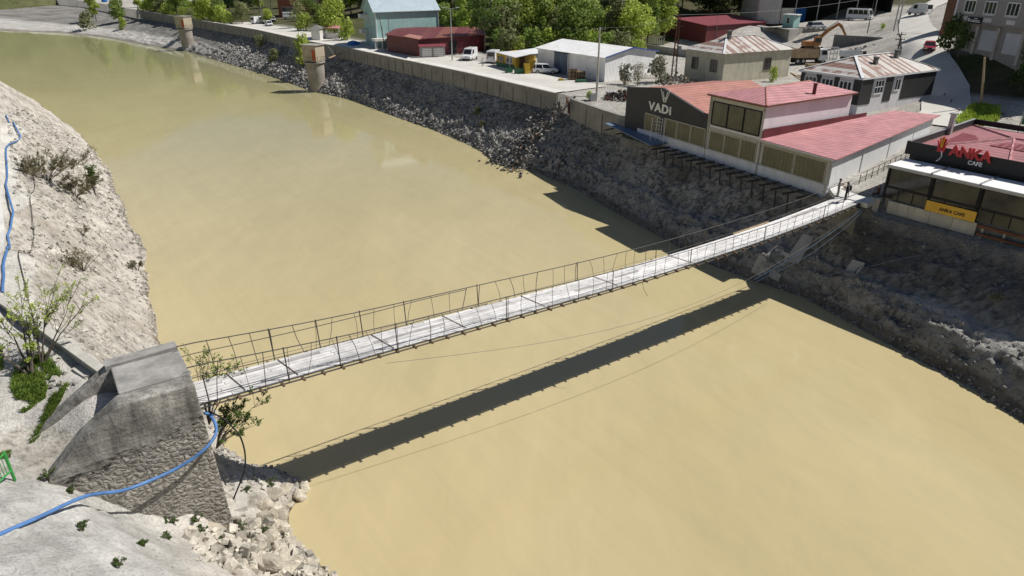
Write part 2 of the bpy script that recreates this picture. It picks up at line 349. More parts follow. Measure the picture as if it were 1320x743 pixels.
# ------------------------------------------------------------------ far bank and town ground: one sheet
def make_far():
    us = []; u = 62.0
    while u > -620:
        us.append(u)
        d = .22 if u > -20 else .28 if u > -60 else .45 if u > -120 else .9 if u > -200 else 2.0 if u > -360 else 12
        if u > 22: d = 1.2
        u -= d
    us = us[::-1]
    bank_t = [i/46 for i in range(47)]
    inl = [.35,.8,1.6,2.5,3.5,4.5,6,7.5,9,11,13,15,17.5,20,22.5,25,27.5,30,32.5,35,37.5,40,42.5,45,47.5,50,52.5,55,57.5,60,63,66,69,72,75,78,81,85,89,93,97,101,105,110,115,120,126,133,141,150,160,172,186,202,220,240,265,300,350,420,520]
    nv = 3+len(bank_t)-1+len(inl)
    q = []; meta = []
    for u in us:
        vw, vc = itp(FAR_W,u), itp(CREST,u)
        for dv, zz in ((-4,-2.0),(-1.2,-.7)): q.append(P(u,vw+dv)[:2]); meta.append((u,0,zz,'w'))
        for t in bank_t: q.append(P(u, vw+(vc-vw)*t)[:2]); meta.append((u,t,0,'b'))
        for d in inl: q.append(P(u, vc+d)[:2]); meta.append((u,d,0,'i'))
    tz = tps_eval(TOWN, q)
    nv = 2+len(bank_t)+len(inl)
    pts = []; cols = []
    dk = (.27,.265,.252); md = (.48,.47,.45); lt = (.52,.50,.46); dust = (.50,.47,.42)
    for (x,y),(u,d,z0,k),tzz in zip(q,meta,tz):
        v = UV(x,y)[1]
        wall = u < -31.2
        zc = 6.35 if wall else itp([(-31,6.9),(-3,7.0),(-1.5,7.5),(1.2,7.45),(1.7,6.75),(9,6.9),(14,7.3),(60,7.6)],u)
        if wall: zc -= max(0,min(1.0,(-230-u)/100))*1.5
        if k == 'w': z = z0; c = md
        elif k == 'b':
            pn_ = noise.noise(Vector((u*.25,d*3,7)))
            # profile: steep foot, a bench at about a third, then the long slope
            bench = max(0,min(1,(u+42)/14)) if u < 0 else 1.0
            zl = d*zc
            zb = itp([(0,0),(.2,1.9),(.30,2.5),(.44,2.95),(1,zc)], d)
            z = zl*(1-bench)+zb*bench
            s = min(1, d*7)*min(1,(1-d)*9)
            rough = fr(x*.55,y*.55,z*.55,6,.75)
            chunky = noise.noise(Vector((x*1.5,y*1.5,z*1.9)))
            wob = Vector((.35*noise.noise(Vector((x*.8,y*.8,4))),.35*noise.noise(Vector((x*.8,y*.8,9))),0))
            cd, cp = noise.voronoi(Vector((x*.85,y*.85,z*1.5))+wob)
            e1 = cd[1]-cd[0]; hsh = noise.cell(cp[0]*37.7); 
            cd2, cp2 = noise.voronoi(Vector((x*1.7,y*1.7,z*2.6))+wob*2); h2 = noise.cell(cp2[0]*21.3); e2 = cd2[1]-cd2[0]
            low = max(0,min(1,(.52-d)*4)); loose = .25+.75*low
            strata = 1-abs(noise.noise(Vector((u*.30+.2*v+d*2, v*1.15, z*1.15))))*2
            k_ = max(0,min(1,(-u-28)/14))
            z += s*(.30*rough+(1-k_)*.20*fr(x*1.25+7,y*1.25,z*1.6,5,.7)+.06*chunky+low*.34*strata+loose*k_*(.36*hsh*min(1,e1*7)-.10*(e1<.1))+(.35+.65*low)*.09*h2*min(1,e2*5))
            cell = (0, e1 if hsh > .0 else 0)
            if d < .08: z -= .05
            f = .5+.5*rough
            c = lerp3(dk, md, f*1.15+.45*h2); c = lerp3(c, (.07,.068,.064), .8 if e2 < .09 else 0)
            pn = fr(x*.11,y*.11,z*.2,4)
            c = lerp3(c, (.44,.43,.40), max(0,min(1,(pn-.08)*2.2))*.8); c = lerp3(c, (.15,.145,.13), max(0,min(1,(-pn-.12)*2.2))*.7)
            if k_ > 0 and cell[1] > .12 and low > .15: c = lerp3(c, lt, low*(.45+.6*hsh)*k_)
            if k_ < 1 and strata > .25: c = lerp3(c, lt, low*(1-k_)*min(1,(strata-.25)*2)*.7)
            if e1 < .07: c = lerp3(c, (.06,.057,.052), low*.9*k_)
            if bench > .3: c = lerp3(c, dust, max(0,1-abs(d-.37)/.09)*.8*bench*(.5+.5*f))
            if 4 < u < 24: c = lerp3(c, (.66,.64,.60), max(0,1-abs(d-.40-.05*pn_)/.15)*min(1,(u-4)/4)*(.45+.55*f))  # pale dust band; extra brightness of grazing sunlight put into the colour
            if u < -45: c = lerp3(c, lt, max(0,(.72-d))*(.55+.9*noise.noise(Vector((x*.9,y*.9,3)))))
            if u < -200: c = lerp3(c, (.62,.60,.56), max(0,min(1,(.5-d)*6))*min(1,(-200-u)/45))
            if u < -200 and d > .45: c = lerp3(c, (.25,.24,.22), .5)
            if 1.5 < u < 22: c = lerp3(c, (.135,.135,.138), max(0,min(1,(d-.42)*4))*.55)
            if u > -32 and d > .86: c = lerp3(c, (.42,.39,.34), min(1,(d-.86)*9)*.75)
            if d < .07: c = lerp3(c, (.16,.125,.09), .6)
        else:
            z = tzz if not wall else max(tzz,8.4)
            if d <= .36: z = zc if not wall else zc
            elif not wall and d < 1 and not (-1.7 < u < 1.3): z = zc
            n = fr(x*.12,y*.12,1,5)
            z += .06*fr(x*.5,y*.5,2,4)
            c = lerp3((.47,.445,.395), (.62,.595,.54), .5+.6*n)
            g = 0.0
            # soil and weeds under the woods and gardens
            if u < -85: g = max(g, min(1,(v-24)/8))
            if u < -76: g = max(g, min(1,(v-100)/8))
            if u < -105: g = max(g, min(1,(v-15)/5))
            if u < -325: g = 0
            if -325 < u < -205 and d > .8: g = 1
            if u > -30 and v > 41: # grassy slope under the right-hand building
                g = max(g, min(1,(v-41)/2)*min(1,(u+27)/4)*(1 if v < 54.5 else .2))
            if u > -110 and v > 125: g = 1
            c = lerp3(c, (.085,.095,.035) if n < .1 else (.12,.11,.06), g)
        pts.append((x,y,z)); cols.append(c)
    o = grid_obj('ground', len(us), nv, pts, cols, MT['bank'])
    return struct(o), us
far_ground, _us = make_far()
for p in far_ground.data.polygons:
    c = p.center; u,v = UV(c.x,c.y)
    if -60 < u < -34 and v < itp(CREST,u)+.2: p.use_smooth = False

# valley sides beyond the town and behind the near bank
MT['hill'] = vcol('valley_side', var=.5, scale=.05, bmp=.3, bdist=1.0, bscale=.12)
def hills():
    pts = []; cols = []; na, nr = 120, 16
    for i in range(na+1):
        a = R(-80+340*i/na)          # open only behind the camera
        for j in range(nr):
            r = 430+j*32; x, y = r*math.cos(a), 110+r*math.sin(a)
            h = (j/(nr-1))**.8*(165+60*noise.noise(Vector((math.cos(a)*2.2,math.sin(a)*2.2,1))))
            z = 4+h*(1+.25*fr(x*.006,y*.006,0,5)) if j else -3
            pts.append((x,y,z)); f = .5+.5*fr(x*.02,y*.02,3,5)
            cols.append(lerp3((.085,.105,.03),(.19,.18,.10),f))
    return struct(grid_obj('hills', na+1, nr, pts, cols, MT['hill']))
hills()
# ------------------------------------------------------------------ near bank
left_pts = []
shore = [(-8.09,22.06,0.0),(-8.99,22.84,0.0),(-10.71,24.49,0.0),(-11.02,25.76,0.0),(-10.55,27.71,0.0),(-12.96,29.22,0.0),(-14.24,29.54,0.0),(-16.63,32.27,0.0),(-19.7,36.69,0.0),(-25.58,43.21,0.0),(-30.21,51.03,0.0),(-33.32,56.72,0.0),(-40.52,68.11,0.0),(-47.53,79.12,0.0),(-57.34,93.67,0.0),(-77.85,120.08,0.0),(-100.04,145.29,0.0),(-117.79,161.91,0.0)]
for p in shore:
    left_pts.append(p); u,v = UV(p[0],p[1]); left_pts.append(P(u+.3,v+2.2,-1.6))
for p in [P(13,-44,0),P(13,-42,-1.5),P(22,-44,0),P(22,-42,-2),P(-230,-72,0),P(-230,-69,-1.5),P(-300,-110,0),P(-300,-104,-2)]: left_pts.append(p)
for p in [(-21.08,25.42,8.1),(-19.49,22.19,7.55),(-18.04,22.05,7.5),(-17.19,21.97,7.6),(-21.11,23.5,8.2),(-23.77,27.95,8.2),(-17.85,20.12,7.6),(-16.84,17.46,8.7),(-15.39,15.46,9.0),(-13.97,13.56,9.4),(-13.09,13.74,9.2),(-16.74,19.95,6.9),(-15.43,18.73,7.2),(-15.38,21.13,5.0),(-13.43,17.46,7.0),(-14.21,21.86,3.7),(-12.67,23.31,2.5),(-12.8,22.59,2.7),(-12.41,14.19,8.7),(-11.04,15.37,7.4),(-12.57,18.0,6.1),(-10.26,18.26,4.2),(-11.48,20.94,2.9),(-10.24,21.07,1.9),(-11.19,23.18,1.3),(-9.55,21.58,0.9),(-11.64,25.2,1.5),(-12.84,25.7,2.0),(-14.04,27.42,2.0)]:
    left_pts.append(p)
for p in [P(0,-49.6,2.6),P(0,-51,6.5),P(0,-52.5,7.8),P(0,-54,7.75),P(0,-56,7.6),P(-1.5,-49.3,2.6),P(1.4,-49.3,2.2),P(-3.2,-49.5,3.4),P(-3.2,-52.5,8.0),P(-6,-50.5,3.2),P(-6,-53.2,8.2),P(-9,-51,4.0),P(-9,-54.2,8.3),P(-14.6,-52,4.2),P(-14.6,-55.7,8.4),P(-22,-52,3.9),P(-22,-55.3,8.4),
    P(2.2,-55.3,7.2),P(-37,-51.5,4.3),P(-37,-55.0,8.4),P(-52,-51.2,4.2),P(-52,-55.0,8.4),P(-69,-50.6,4.0),P(-69,-54.6,8.4),P(-100,-51,3.6),P(-100,-56,8.4),P(-135,-55,4.0),P(-135,-59,8.4),P(-172,-61,4),P(-172,-66,8.4),
    P(-4,-58,8.2),P(-10,-60,8.2),P(-22,-58,8.3),P(-22,-66,8.6),P(-37,-58,8.5),P(-69,-58,8.5),P(-100,-60,8.6),P(-172,-70,9),P(-100,-90,14),P(-22,-90,14),P(-172,-120,20),P(8,-62,9.5),P(14,-60,9.6),P(14,-54,8.2),P(14,-50,4.8),P(10,-50,5.0),P(8,-56,9.2),P(22,-52,7),P(22,-64,10),P(22,-90,14),P(0,-75,9.5)]:
    left_pts.append(p)
LEFT = tps_fit(left_pts)
from mathutils.bvhtree import BVHTree
def bvh_of(o):
    return BVHTree.FromPolygons([v.co[:] for v in o.data.vertices],[p.vertices[:] for p in o.data.polygons])
def drop(tree, x, y, fallback):
    h = tree.ray_cast(Vector((x,y,90)), Vector((0,0,-1)))
    return h[0].z if h[0] is not None else fallback
def make_left():
    us = []; u = 17.0
    while u > -300:
        us.append(u); u -= .13 if u > -14 else .2 if u > -40 else .45 if u > -90 else 1.1 if u > -180 else 8
    us = us[::-1]
    vs_ = [-150,-110,-90,-78,-72,-68,-65,-63,-61.5]; v = -60.6
    while v < -42.2: vs_.append(v); v += .14
    q = []
    for u in us:
        # follow the shore's outward bend far upstream
        sh = itp([(-300,-55),(-172,-10.5),(-148,-5.5),(-115,-1.2),(-80,0),(20,0)], u)
        for v in vs_: q.append(P(u, v+sh)[:2])
    z = tps_eval(LEFT, q)
    pts = []; cols = []
    pale = (.70,.655,.58); pale2 = (.52,.49,.43); grey = (.56,.55,.52); brown = (.36,.30,.23); path = (.76,.74,.70)
    for (x,y),zz in zip(q,z):
        u, v = UV(x,y)
        near = max(0,min(1,(u-1.0)/1.2))
        slope = max(0,min(1,(7.9-zz)/1.2))*max(0,min(1,(zz+.3)/.5))
        n = fr(x*.45,y*.45,zz*.45,6,.75); n2 = noise.noise(Vector((x*2.1,y*2.1,zz*2.1)))
        # bedding ribs that run down the slope
        rib = noise.noise(Vector((u*.55+.4*v, v*.22, 5)))
        amp = .5*slope
        h = amp*(.26*n + .10*n2 + .22*rib)
        blocky = 0
        if u > 1.6 and v > -50.6 and zz < 4.2:      # broken rock ledges at the water
            wb = Vector((.5*noise.noise(Vector((x*.7,y*.7,14))),.4*noise.noise(Vector((x*.7,y*.7,19))),0)); ca, cq = noise.voronoi(Vector((x*.55+.2*y,y*.7,zz*.9))+wb); e = ca[1]-ca[0]; hb = noise.cell(cq[0]*17.9)
            blocky = min(1,(4.2-zz)/1.0)*max(0,min(1,(zz+.5)/.5))
            h += blocky*((.42+.42*hb)*min(1,e*5)-.22)
        elif near > 0:
            h += near*(.10*n+.03*n2)
        if v > -48.6 and u < 0: # bright wave-cut rim
            h += .12*n*max(0,min(1,(zz+.4)))
        wob = Vector((.3*noise.noise(Vector((x*.9,y*.9,4))),.3*noise.noise(Vector((x*.9,y*.9,9))),0))
        cd, cp = noise.voronoi(Vector((x*1.25,y*1.25,zz*1.6))+wob); e1 = cd[1]-cd[0]; hs = noise.cell(cp[0]*31.1)
        h += (.10*slope if near == 0 else .05*near)*hs*min(1,e1*6)
        zn = zz+h
        c = lerp3(pale2, pale, .5+.75*n+.25*hs)
        if e1 < .05 and slope > .1 and n2 > -.1: c = lerp3(c, (.24,.215,.18), .75*(1-near))
        if n2 > .38 and near == 0: c = lerp3(c, (.30,.27,.22), .7*slope)
        c = lerp3(c, pale, max(0,1-zn/2.2)*.7)
        if near > 0: c = lerp3(c, lerp3(grey,(.80,.79,.755),.5+.9*n+.3*hs), near*.85)
        if near > 0 and v > -53: c = lerp3(c, (.72,.67,.59), max(0,min(1,(v+53)/2.0))*.8)
        if blocky > 0:
            if n2 > .05: c = lerp3(c, (.33,.26,.19), .6)
            c = lerp3(c, lerp3((.56,.49,.39),(.84,.78,.66),.5+.6*hb+.3*n), blocky*.8)
            if e < .10: c = lerp3(c, (.15,.115,.08), .9)
        if -76 < u < 1 and zz > 7.7: c = lerp3(c, path, .6)
        if zn < .34: c = lerp3(c, (.25,.205,.135), max(0,min(1,(.34-zn)*4.5)))
        b = noise.noise(Vector((x*.35+9,y*.35,2)))
        if slope > .2 and near == 0 and b > .18: c = lerp3(c, (.40,.355,.30), min(1,(b-.18)*3)*.7)
        pts.append((x,y,zn)); cols.append(c)
    return struct(grid_obj('river_bank', len(us), len(vs_), pts, cols, MT['pale']))
near_bank = make_left()
for p in near_bank.data.polygons:
    c = p.center; u,v = UV(c.x,c.y)
    if u > 1.5 and v > -51 and c.z < 4.5: p.use_smooth = False
NEAR_T = bvh_of(near_bank); FAR_T = bvh_of(far_ground)
def left_z(x, y): return drop(NEAR_T, x, y, 0.0)
def far_z(x, y): return drop(FAR_T, x, y, 8.0)

# ------------------------------------------------------------------ water
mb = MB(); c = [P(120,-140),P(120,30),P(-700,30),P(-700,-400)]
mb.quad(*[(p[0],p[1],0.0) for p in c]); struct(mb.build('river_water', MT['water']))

# ------------------------------------------------------------------ footbridge
LB = 49.5
DZ = [(0,8.0),(3.6,7.9),(6.7,7.8),(10,7.68),(14.7,7.5),(21.5,7.25),(27,7.15),(32.4,7.12),(37,7.18),(41,7.3),(45,7.5),(49.5,7.8)]
CZT = [(0,9.85),(3.7,9.45),(6.7,9.2),(10,9.0),(14.7,8.78),(19.2,8.52),(24,8.3),(28,8.2),(32.6,8.17),(38,8.22),(44,8.4),(49.5,8.75)]
def smooth_tab(tab):
    def f(s):
        return sum(itp(tab, s+d) for d in (-2,-1,0,1,2))/5 if 2 < s < LB-2 else itp(tab, s)
    return f
dz, cz = smooth_tab(DZ), smooth_tab(CZT)
def B(s, u, z): return P(u, -LB+s, z)
def mat_planks():
    m, t, b = nt('weathered_planks'); co = coords(t)
    at_ = N(t,'ShaderNodeVertexColor', layer_name='Col')
    g = noi(t, scaled(t, co, (1.2,14,14)), 1.6, 6, .7); n2 = noi(t, co, 1.4, 6, .7)
    a = mix(t,'MULTIPLY', 1.0, at_.outputs[0], ramp(t, g, [(.3,.6),(.6,1.05)]))
    a = mix(t,'MULTIPLY', .8, a, ramp(t, n2, [(.3,.7),(.65,1.1)]))
    t.links.new(a, b.inputs['Base Color']); b.inputs['Roughness'].default_value = .75
    bump(t, b, g, .4, .01)
    return m
MT['planks'] = mat_planks()
def build_bridge():
    br = thing('footbridge', 'long narrow suspension footbridge of grey planks with wire railings crossing the muddy river', 'footbridge', P(0,-LB,8.0), BRZ)
    rnd = random.Random(3)
    mb = MB(); nb = 8; wd = 1.9/nb
    for k in range(nb):
        u = -.95+wd*(k+.5); s = -.35-rnd.random()*2
        while s < LB-.05:
            L = rnd.choice((2.0,3.0,3.0,4.0)); e = min(s+L, LB+.25); s0 = max(s,-.35)
            g = .56+.12*max(0,min(1,s/30))+rnd.random()*.26; col = (g*1.0,g*.985,g*.965)  # paler towards the far end: wear plus view-angle sheen put into the colour
            if rnd.random() < .08: col = (g*.55,g*.52,g*.5)
            m_ = max(1,int((e-s0)/1.0)); off = rnd.uniform(-.012,.012); gap = .012
            for i in range(m_):
                a, b_ = s0+(e-s0)*i/m_+(gap if i==0 else 0), s0+(e-s0)*(i+1)/m_-(gap if i==m_-1 else 0)
                za, zb = dz(max(0,min(LB,a)))+off, dz(max(0,min(LB,b_)))+off
                p = [B(a,u-wd/2+.012,za),B(b_,u-wd/2+.012,zb),B(b_,u+wd/2-.012,zb),B(a,u+wd/2-.012,za)]
                mb.slab(p, .045, None); mb.c += [col]*6
            s += L
    mb.build('deck', MT['planks'], br)
    m2 = MB()
    for a_,b_ in zip(np.linspace(-.3,LB+.2,52),np.linspace(-.3,LB+.2,52)[1:]):
        za,zb = dz(max(0,min(LB,a_)))-.05, dz(max(0,min(LB,b_)))-.05
        m2.slab([B(a_,-.93,za),B(b_,-.93,zb),B(b_,.93,zb),B(a_,.93,za)],.03)
    m2.build('gap_light_block', MT['wood'], br)  # solid sheet added so no light falls through the plank gaps
    # dark wood strips standing in for thin diagonal shadows on the planks
    for s in (1.3,3.6,8.3,12.4,17.5,23.0,29.5):
        m2 = MB(); m2.beam(B(s,-.93,dz(s)+.025),B(s+.35,.93,dz(s)+.025),.035,.02); m2.build('shadow_strip', MT['wood'], br)
    # loose boards lying along the upstream edge
    m2 = MB(); m2.beam(B(36.2,-.99,dz(36.2)+.05),B(40.2,-.99,dz(40.2)+.05),.16,.04); m2.build('kerb_board', MT['woodlt'], br)
    # transoms
    s = .4
    while s < LB:
        m2 = MB(); o = rnd.uniform(0,.12); m2.beam(B(s,-1.12-o,dz(s)-.14),B(s,1.14+rnd.uniform(0,.14),dz(s)-.14),.10,.10)
        m2.build('crossbeam', MT['wood'], br); s += .93
    for u in (-.98,.98):
        m2 = MB()
        m2.tube([B(s,u,dz(s)-.06) for s in np.linspace(-.3,LB+.2,70)], .035, 5); m2.build('edge_cable', MT['wire'], br)
        m2 = MB(); m2.tube([B(s,u*1.02,dz(s)-.20) for s in np.linspace(-.3,LB+.2,70)], .04, 5); m2.build('edge_cable', MT['wire'], br)
        m2 = MB(); m2.tube([B(s,u*1.06,cz(s)) for s in np.linspace(-.4,LB+1.2,70)], .026, 5); m2.build('main_cable', MT['wire'], br)
        m2 = MB(); m2.tube([B(s,u*1.06,min(cz(s)-.10-.42*max(0,1-s/11),dz(s)+1.35)) for s in np.linspace(-.3,14,30)], .02, 5); m2.build('hand_cable', MT['wire'], br)
        m2 = MB(); m2.tube([B(s,u*1.06,dz(s)+.13+.12*max(0,1-s/9)) for s in np.linspace(-.3,LB,60)], .012, 4); m2.build('guard_wire', MT['wire'], br)
    for s in (3.5,5.7,7.9,10.3,14.7,21.8,28.5,35.5,43):
        m2 = MB(); m2.tube([B(s,-1.03,dz(s)-.12),B(s-.06,-1.04,cz(s)+.06)], .027, 6); m2.build('rail_post', MT['steel'], br)
    for s in (.15,3.5,5.9,8.8,15.2,22.8,29.5,37,44):
        m2 = MB(); m2.tube([B(s,1.03,dz(s)-.12),B(s-.04,1.04,(cz(s)+.05 if s > 1 else dz(s)+1.35))], .027, 6); m2.build('rail_post', MT['steel'], br)
    # thin hangers of twisted wire: bent and slack, some crossing
    for u in (-1.04,1.04):
        s = .8; k = 0
        while s < LB-.6 and k < 50:
            m2 = MB(); top = cz(s); lean = rnd.choice((-.35,-.12,0,0,0,.05,.15,.4)) if s < 30 else rnd.uniform(-.12,.12)
            sb = max(.1,min(LB-.1,s+lean)); mid = (s+sb)/2+rnd.uniform(-.07,.07)
            m2.tube([B(s,u,top),B(mid,u+rnd.uniform(-.03,.03),(top+dz(sb))/2),B(sb,u,dz(sb)-.1)], .012 if rnd.random()<.7 else .018, 4)
            m2.build('hanger_wire', MT['wire'], br); s += rnd.uniform(.75,1.15); k += 1
    return br
footbridge = build_bridge()
# slack wires hanging below the deck on the downstream side
mb = MB(); mb.tube([P(1.3+.9*math.sin(math.pi*t), -LB+8+t*39, 7.3-.4*t-2.1*math.sin(math.pi*t)) for t in np.linspace(0,1,40)], .012, 4)
tag(mb.build('slack_wire', MT['wire']), 'thin slack wire sagging below the footbridge on its downstream side', 'wire')
mb = MB(); p = P(1.1,-LB+25.2,7.0); mb.tube([p,(p[0]+.1,p[1]-.1,6.6),(p[0]+.35,p[1]-.25,6.2)], .014, 4)
tag(mb.build('loose_rope', MT['wire']), 'short loose rope end dangling under the middle of the footbridge', 'rope')

# ------------------------------------------------------------------ near abutment
def masonry_mat():
    m, t, b = nt('abutment_masonry'); co = coords(t)
    sep = N(t,'ShaderNodeSeparateXYZ'); t.links.new(co, sep.inputs[0])
    vo = N(t,'ShaderNodeTexVoronoi', feature='F1'); vo.inputs['Scale'].default_value = 1.0
    ve = N(t,'ShaderNodeTexVoronoi', feature='DISTANCE_TO_EDGE'); ve.inputs['Scale'].default_value = 1.0
    wob = N(t,'ShaderNodeTexNoise'); wob.inputs['Scale'].default_value = 2.2; t.links.new(co, wob.inputs['Vector'])
    va = N(t,'ShaderNodeVectorMath', operation='MULTIPLY_ADD'); t.links.new(wob.outputs['Color'], va.inputs[0]); va.inputs[1].default_value = (.5,.5,.5); t.links.new(co, va.inputs[2])
    mp = scaled(t, va.outputs[0], (3.3,3.3,4.6))
    t.links.new(mp, vo.inputs['Vector']); t.links.new(mp, ve.inputs['Vector'])
    st = mix(t,'MULTIPLY', 1.0, ramp(t, vo.outputs['Color'], [(0,(.19,.18,.162)),(.5,(.36,.342,.312)),(1,(.54,.515,.475))]), ramp(t, noi(t,co,7,6,.7), [(.3,.6),(.7,1.15)]))
    mor = ramp(t, noi(t,co,5,6,.7), [(.3,(.21,.195,.175)),(.7,(.48,.455,.41))])
    edge = ramp(t, ve.outputs[0], [(.02,0.0),(.30,1.0)])
    masonry = mix(t,'MIX', edge, mor, st)
    n1 = noi(t, co, .9, 7, .7); n2 = noi(t, co, 8, 6, .7)
    strk = noi(t, scaled(t, co, (.25,.25,2.6)), 2.2, 7, .7)
    concrete = ramp(t, n1, [(.28,(.18,.175,.16)),(.5,(.36,.35,.325)),(.72,(.56,.545,.505))])
    concrete = mix(t,'MULTIPLY', .45, concrete, ramp(t, n2, [(.3,.6),(.6,1.05)]))
    concrete = mix(t,'MULTIPLY', .75, concrete, ramp(t, noi(t, scaled(t,co,(1.6,1.6,.28)), 1.7, 6, .7), [(.36,.42),(.56,1.08)]))
    concrete = mix(t,'MULTIPLY', .7, concrete, ramp(t, strk, [(.35,.5),(.6,1.05)]))
    # rendered concrete peeling off lower down, with a slanting ragged edge
    ax = N(t,'ShaderNodeMath', operation='MULTIPLY_ADD'); t.links.new(sep.outputs[0], ax.inputs[0]); ax.inputs[1].default_value = -.16; t.links.new(sep.outputs[2], ax.inputs[2])
    ad = N(t,'ShaderNodeMath', operation='MULTIPLY_ADD'); t.links.new(noi(t,co,1.1,6,.75), ad.inputs[0]); ad.inputs[1].default_value = 1.8; t.links.new(ax.outputs[0], ad.inputs[2])
    f = ramp(t, ad.outputs[0], [(0.0,0.0),(1.0,1.0)])
    mr = N(t,'ShaderNodeMapRange'); mr.inputs['From Min'].default_value = .75; mr.inputs['From Max'].default_value = .95; t.links.new(ad.outputs[0], mr.inputs['Value'])
    a = mix(t,'MIX', mr.outputs[0], masonry, concrete)
    band = ramp(t, ad.outputs[0], [(.0,1.0),(.1,1.0)])
    mb_ = N(t,'ShaderNodeMapRange'); mb_.inputs['From Min'].default_value = .45; mb_.inputs['From Max'].default_value = .85; t.links.new(ad.outputs[0], mb_.inputs['Value'])
    mb2 = N(t,'ShaderNodeMapRange'); mb2.inputs['From Min'].default_value = 1.35; mb2.inputs['From Max'].default_value = .95; t.links.new(ad.outputs[0], mb2.inputs['Value'])
    holes = mix(t,'MULTIPLY',1.0,mix(t,'MULTIPLY',1.0,mb_.outputs[0],mb2.outputs[0]),ramp(t, noi(t, scaled(t,co,(1.2,1.2,3.2)), 2.4, 6, .7), [(.50,0.0),(.58,1.0)]))
    a = mix(t,'MIX', holes, a, (.035,.032,.03))
    a = mix(t,'MULTIPLY', .55, a, ramp(t, noi(t, co, .55, 5, .6), [(.3,(.60,.575,.54)),(.65,(1.25,1.23,1.2))]))
    t.links.new(a, b.inputs['Base Color']); b.inputs['Roughness'].default_value = .92; b.inputs['Specular IOR Level'].default_value = .2
    hm = mix(t,'MIX', mr.outputs[0], mix(t,'MULTIPLY',1.0,edge,ramp(t,vo.outputs['Color'],[(0,.6),(1,1.0)])), ramp(t, n2, [(.2,.75),(.8,1.15)]))
    hb = mix(t,'ADD', .35, hm, noi(t,co,11,6,.7))
    bump(t, b, hb, 1.0, .10)
    return m
MT['masonry'] = masonry_mat()
MT['oldconc'] = paint('old_cast_concrete', (.36,.35,.33), .92, .3, .8, fine=6, dirt=.65, bmp=.7)
def build_abutment():
    # local origin on the deck end; local x follows the bridge towards the far bank
    ab = thing('bridge_abutment', 'massive weathered concrete and rubble stone anchor block of the footbridge at lower left', 'bridge abutment', P(0,-LB,7.9), BRZ)
    def anchor(u0, u1, zt, zb_front, toe_v, zb=1.4, lean=.0):
        m = MB(); prof = [(-49.55,zb),(-49.85,zt),(-52.5,zt),(-54.0,zt-1.0),(toe_v,7.3),(toe_v-.15,6.0),(-54,4.0),(-52,2.4)]
        n = len(prof); vs = []
        # subdivide across for a slightly uneven surface
        vs = [P(u0,v,z) for v,z in prof]+[P(u1,v,z) for v,z in prof]
        m.add(vs, [tuple(range(n)), tuple(range(2*n-1,n-1,-1))]+[(i,n+i,n+(i+1)%n,(i+1)%n) for i in range(n)])
        return m
    o = anchor(1.1,1.95,9.58,2.0,-55.3).build('anchor_wall', MT['masonry'], ab)
    o2 = anchor(-1.95,-1.25,9.52,2.0,-55.9).build('anchor_wall', MT['masonry'], ab)
    for x in (o,o2):
        bv = x.modifiers.new('bevel','BEVEL'); bv.width = .07; bv.segments = 2
    m = MB(); m.slab([P(-1.248,-49.82,9.60),P(1.098,-49.82,9.62),P(1.098,-52.42,9.62),P(-1.248,-52.42,9.60)], .42)
    o = m.build('roof_slab', MT['oldconc'], ab); bv = o.modifiers.new('bevel','BEVEL'); bv.width = .05; bv.segments = 2
    m = MB(); m.slab([P(-1.95,-49.84,9.70),P(-1.26,-49.84,9.74),P(-1.26,-52.6,9.68),P(-1.95,-52.6,9.64)], .19)
    m.build('wall_coping', MT['oldconc'], ab)
    # masonry core under the walkway
    m = MB(); m.slab([P(-1.248,-49.75,7.72),P(1.098,-49.75,7.72),P(1.098,-53.2,7.86),P(-1.248,-53.2,7.86)], 5.6); m.build('core', MT['masonry'], ab)
    return ab
abutment = build_abutment()
# pale concrete apron at the water side of the block
mb = MB(); mb.slab([(-12.63,23.57,2.3),(-12.15,24.13,2.15),(-13.05,26.54,1.9),(-14.03,26.42,2.1)], .5)
tag(mb.build('concrete_apron', MT['conc_lt']), 'pale concrete apron between the abutment corner and the broken rocks', 'apron')

# big blue hose over the block
def hose(name, pts, r, mat, label, cat='hose', n=8):
    # Catmull-Rom through the points
    out = []; P_ = [Vector(p) for p in pts]; P_ = [P_[0]*2-P_[1]]+P_+[P_[-1]*2-P_[-2]]
    for i in range(1,len(P_)-2):
        for k in range(8):
            t = k/8; a,b,c_,d = P_[i-1:i+3]
            out.append(.5*((2*b)+(c_-a)*t+(2*a-5*b+4*c_-d)*t*t+(3*b-3*c_+d-a)*t**3))
    out.append(P_[-2]); m = MB(); m.tube(out, r, n)
    return tag(m.build(name, mat, smooth=True), label, cat)
def laid(pts, dz_=.07, step=.35):
    out = []
    for a,b in zip(pts,pts[1:]):
        n = max(1,int(math.hypot(b[0]-a[0],b[1]-a[1])/step))
        out += [(a[0]+(b[0]-a[0])*i/n, a[1]+(b[1]-a[1])*i/n) for i in range(n)]
    out.append(pts[-1][:2])
    zs = [left_z(*q) for q in out]; m = len(zs)
    zs = [max(zs[max(0,i-1):i+2]) for i in range(m)]
    return [(q[0],q[1],z+dz_) for q,z in zip(out,zs)]
def onleft(p, dz_=.09): return (p[0],p[1],left_z(p[0],p[1])+dz_)
hose('water_hose', [(-15.56,14.8,9.2),(-15.36,15.44,9.05),(-15.07,16.61,8.6),(-14.88,18.51,7.75),(-14.68,20.18,6.55),(-13.9,21.22,6.3),(-13.12,21.93,6.4),(-12.47,22.42,6.75),(-12.25,23.02,7.0),(-12.45,23.54,7.2),(-12.9,23.99,7.35),P(1.0,-49.6,7.5),P(.98,-49.3,7.3)], .068, MT['bluehose'], 'thick blue hose looping across the stone face of the abutment')
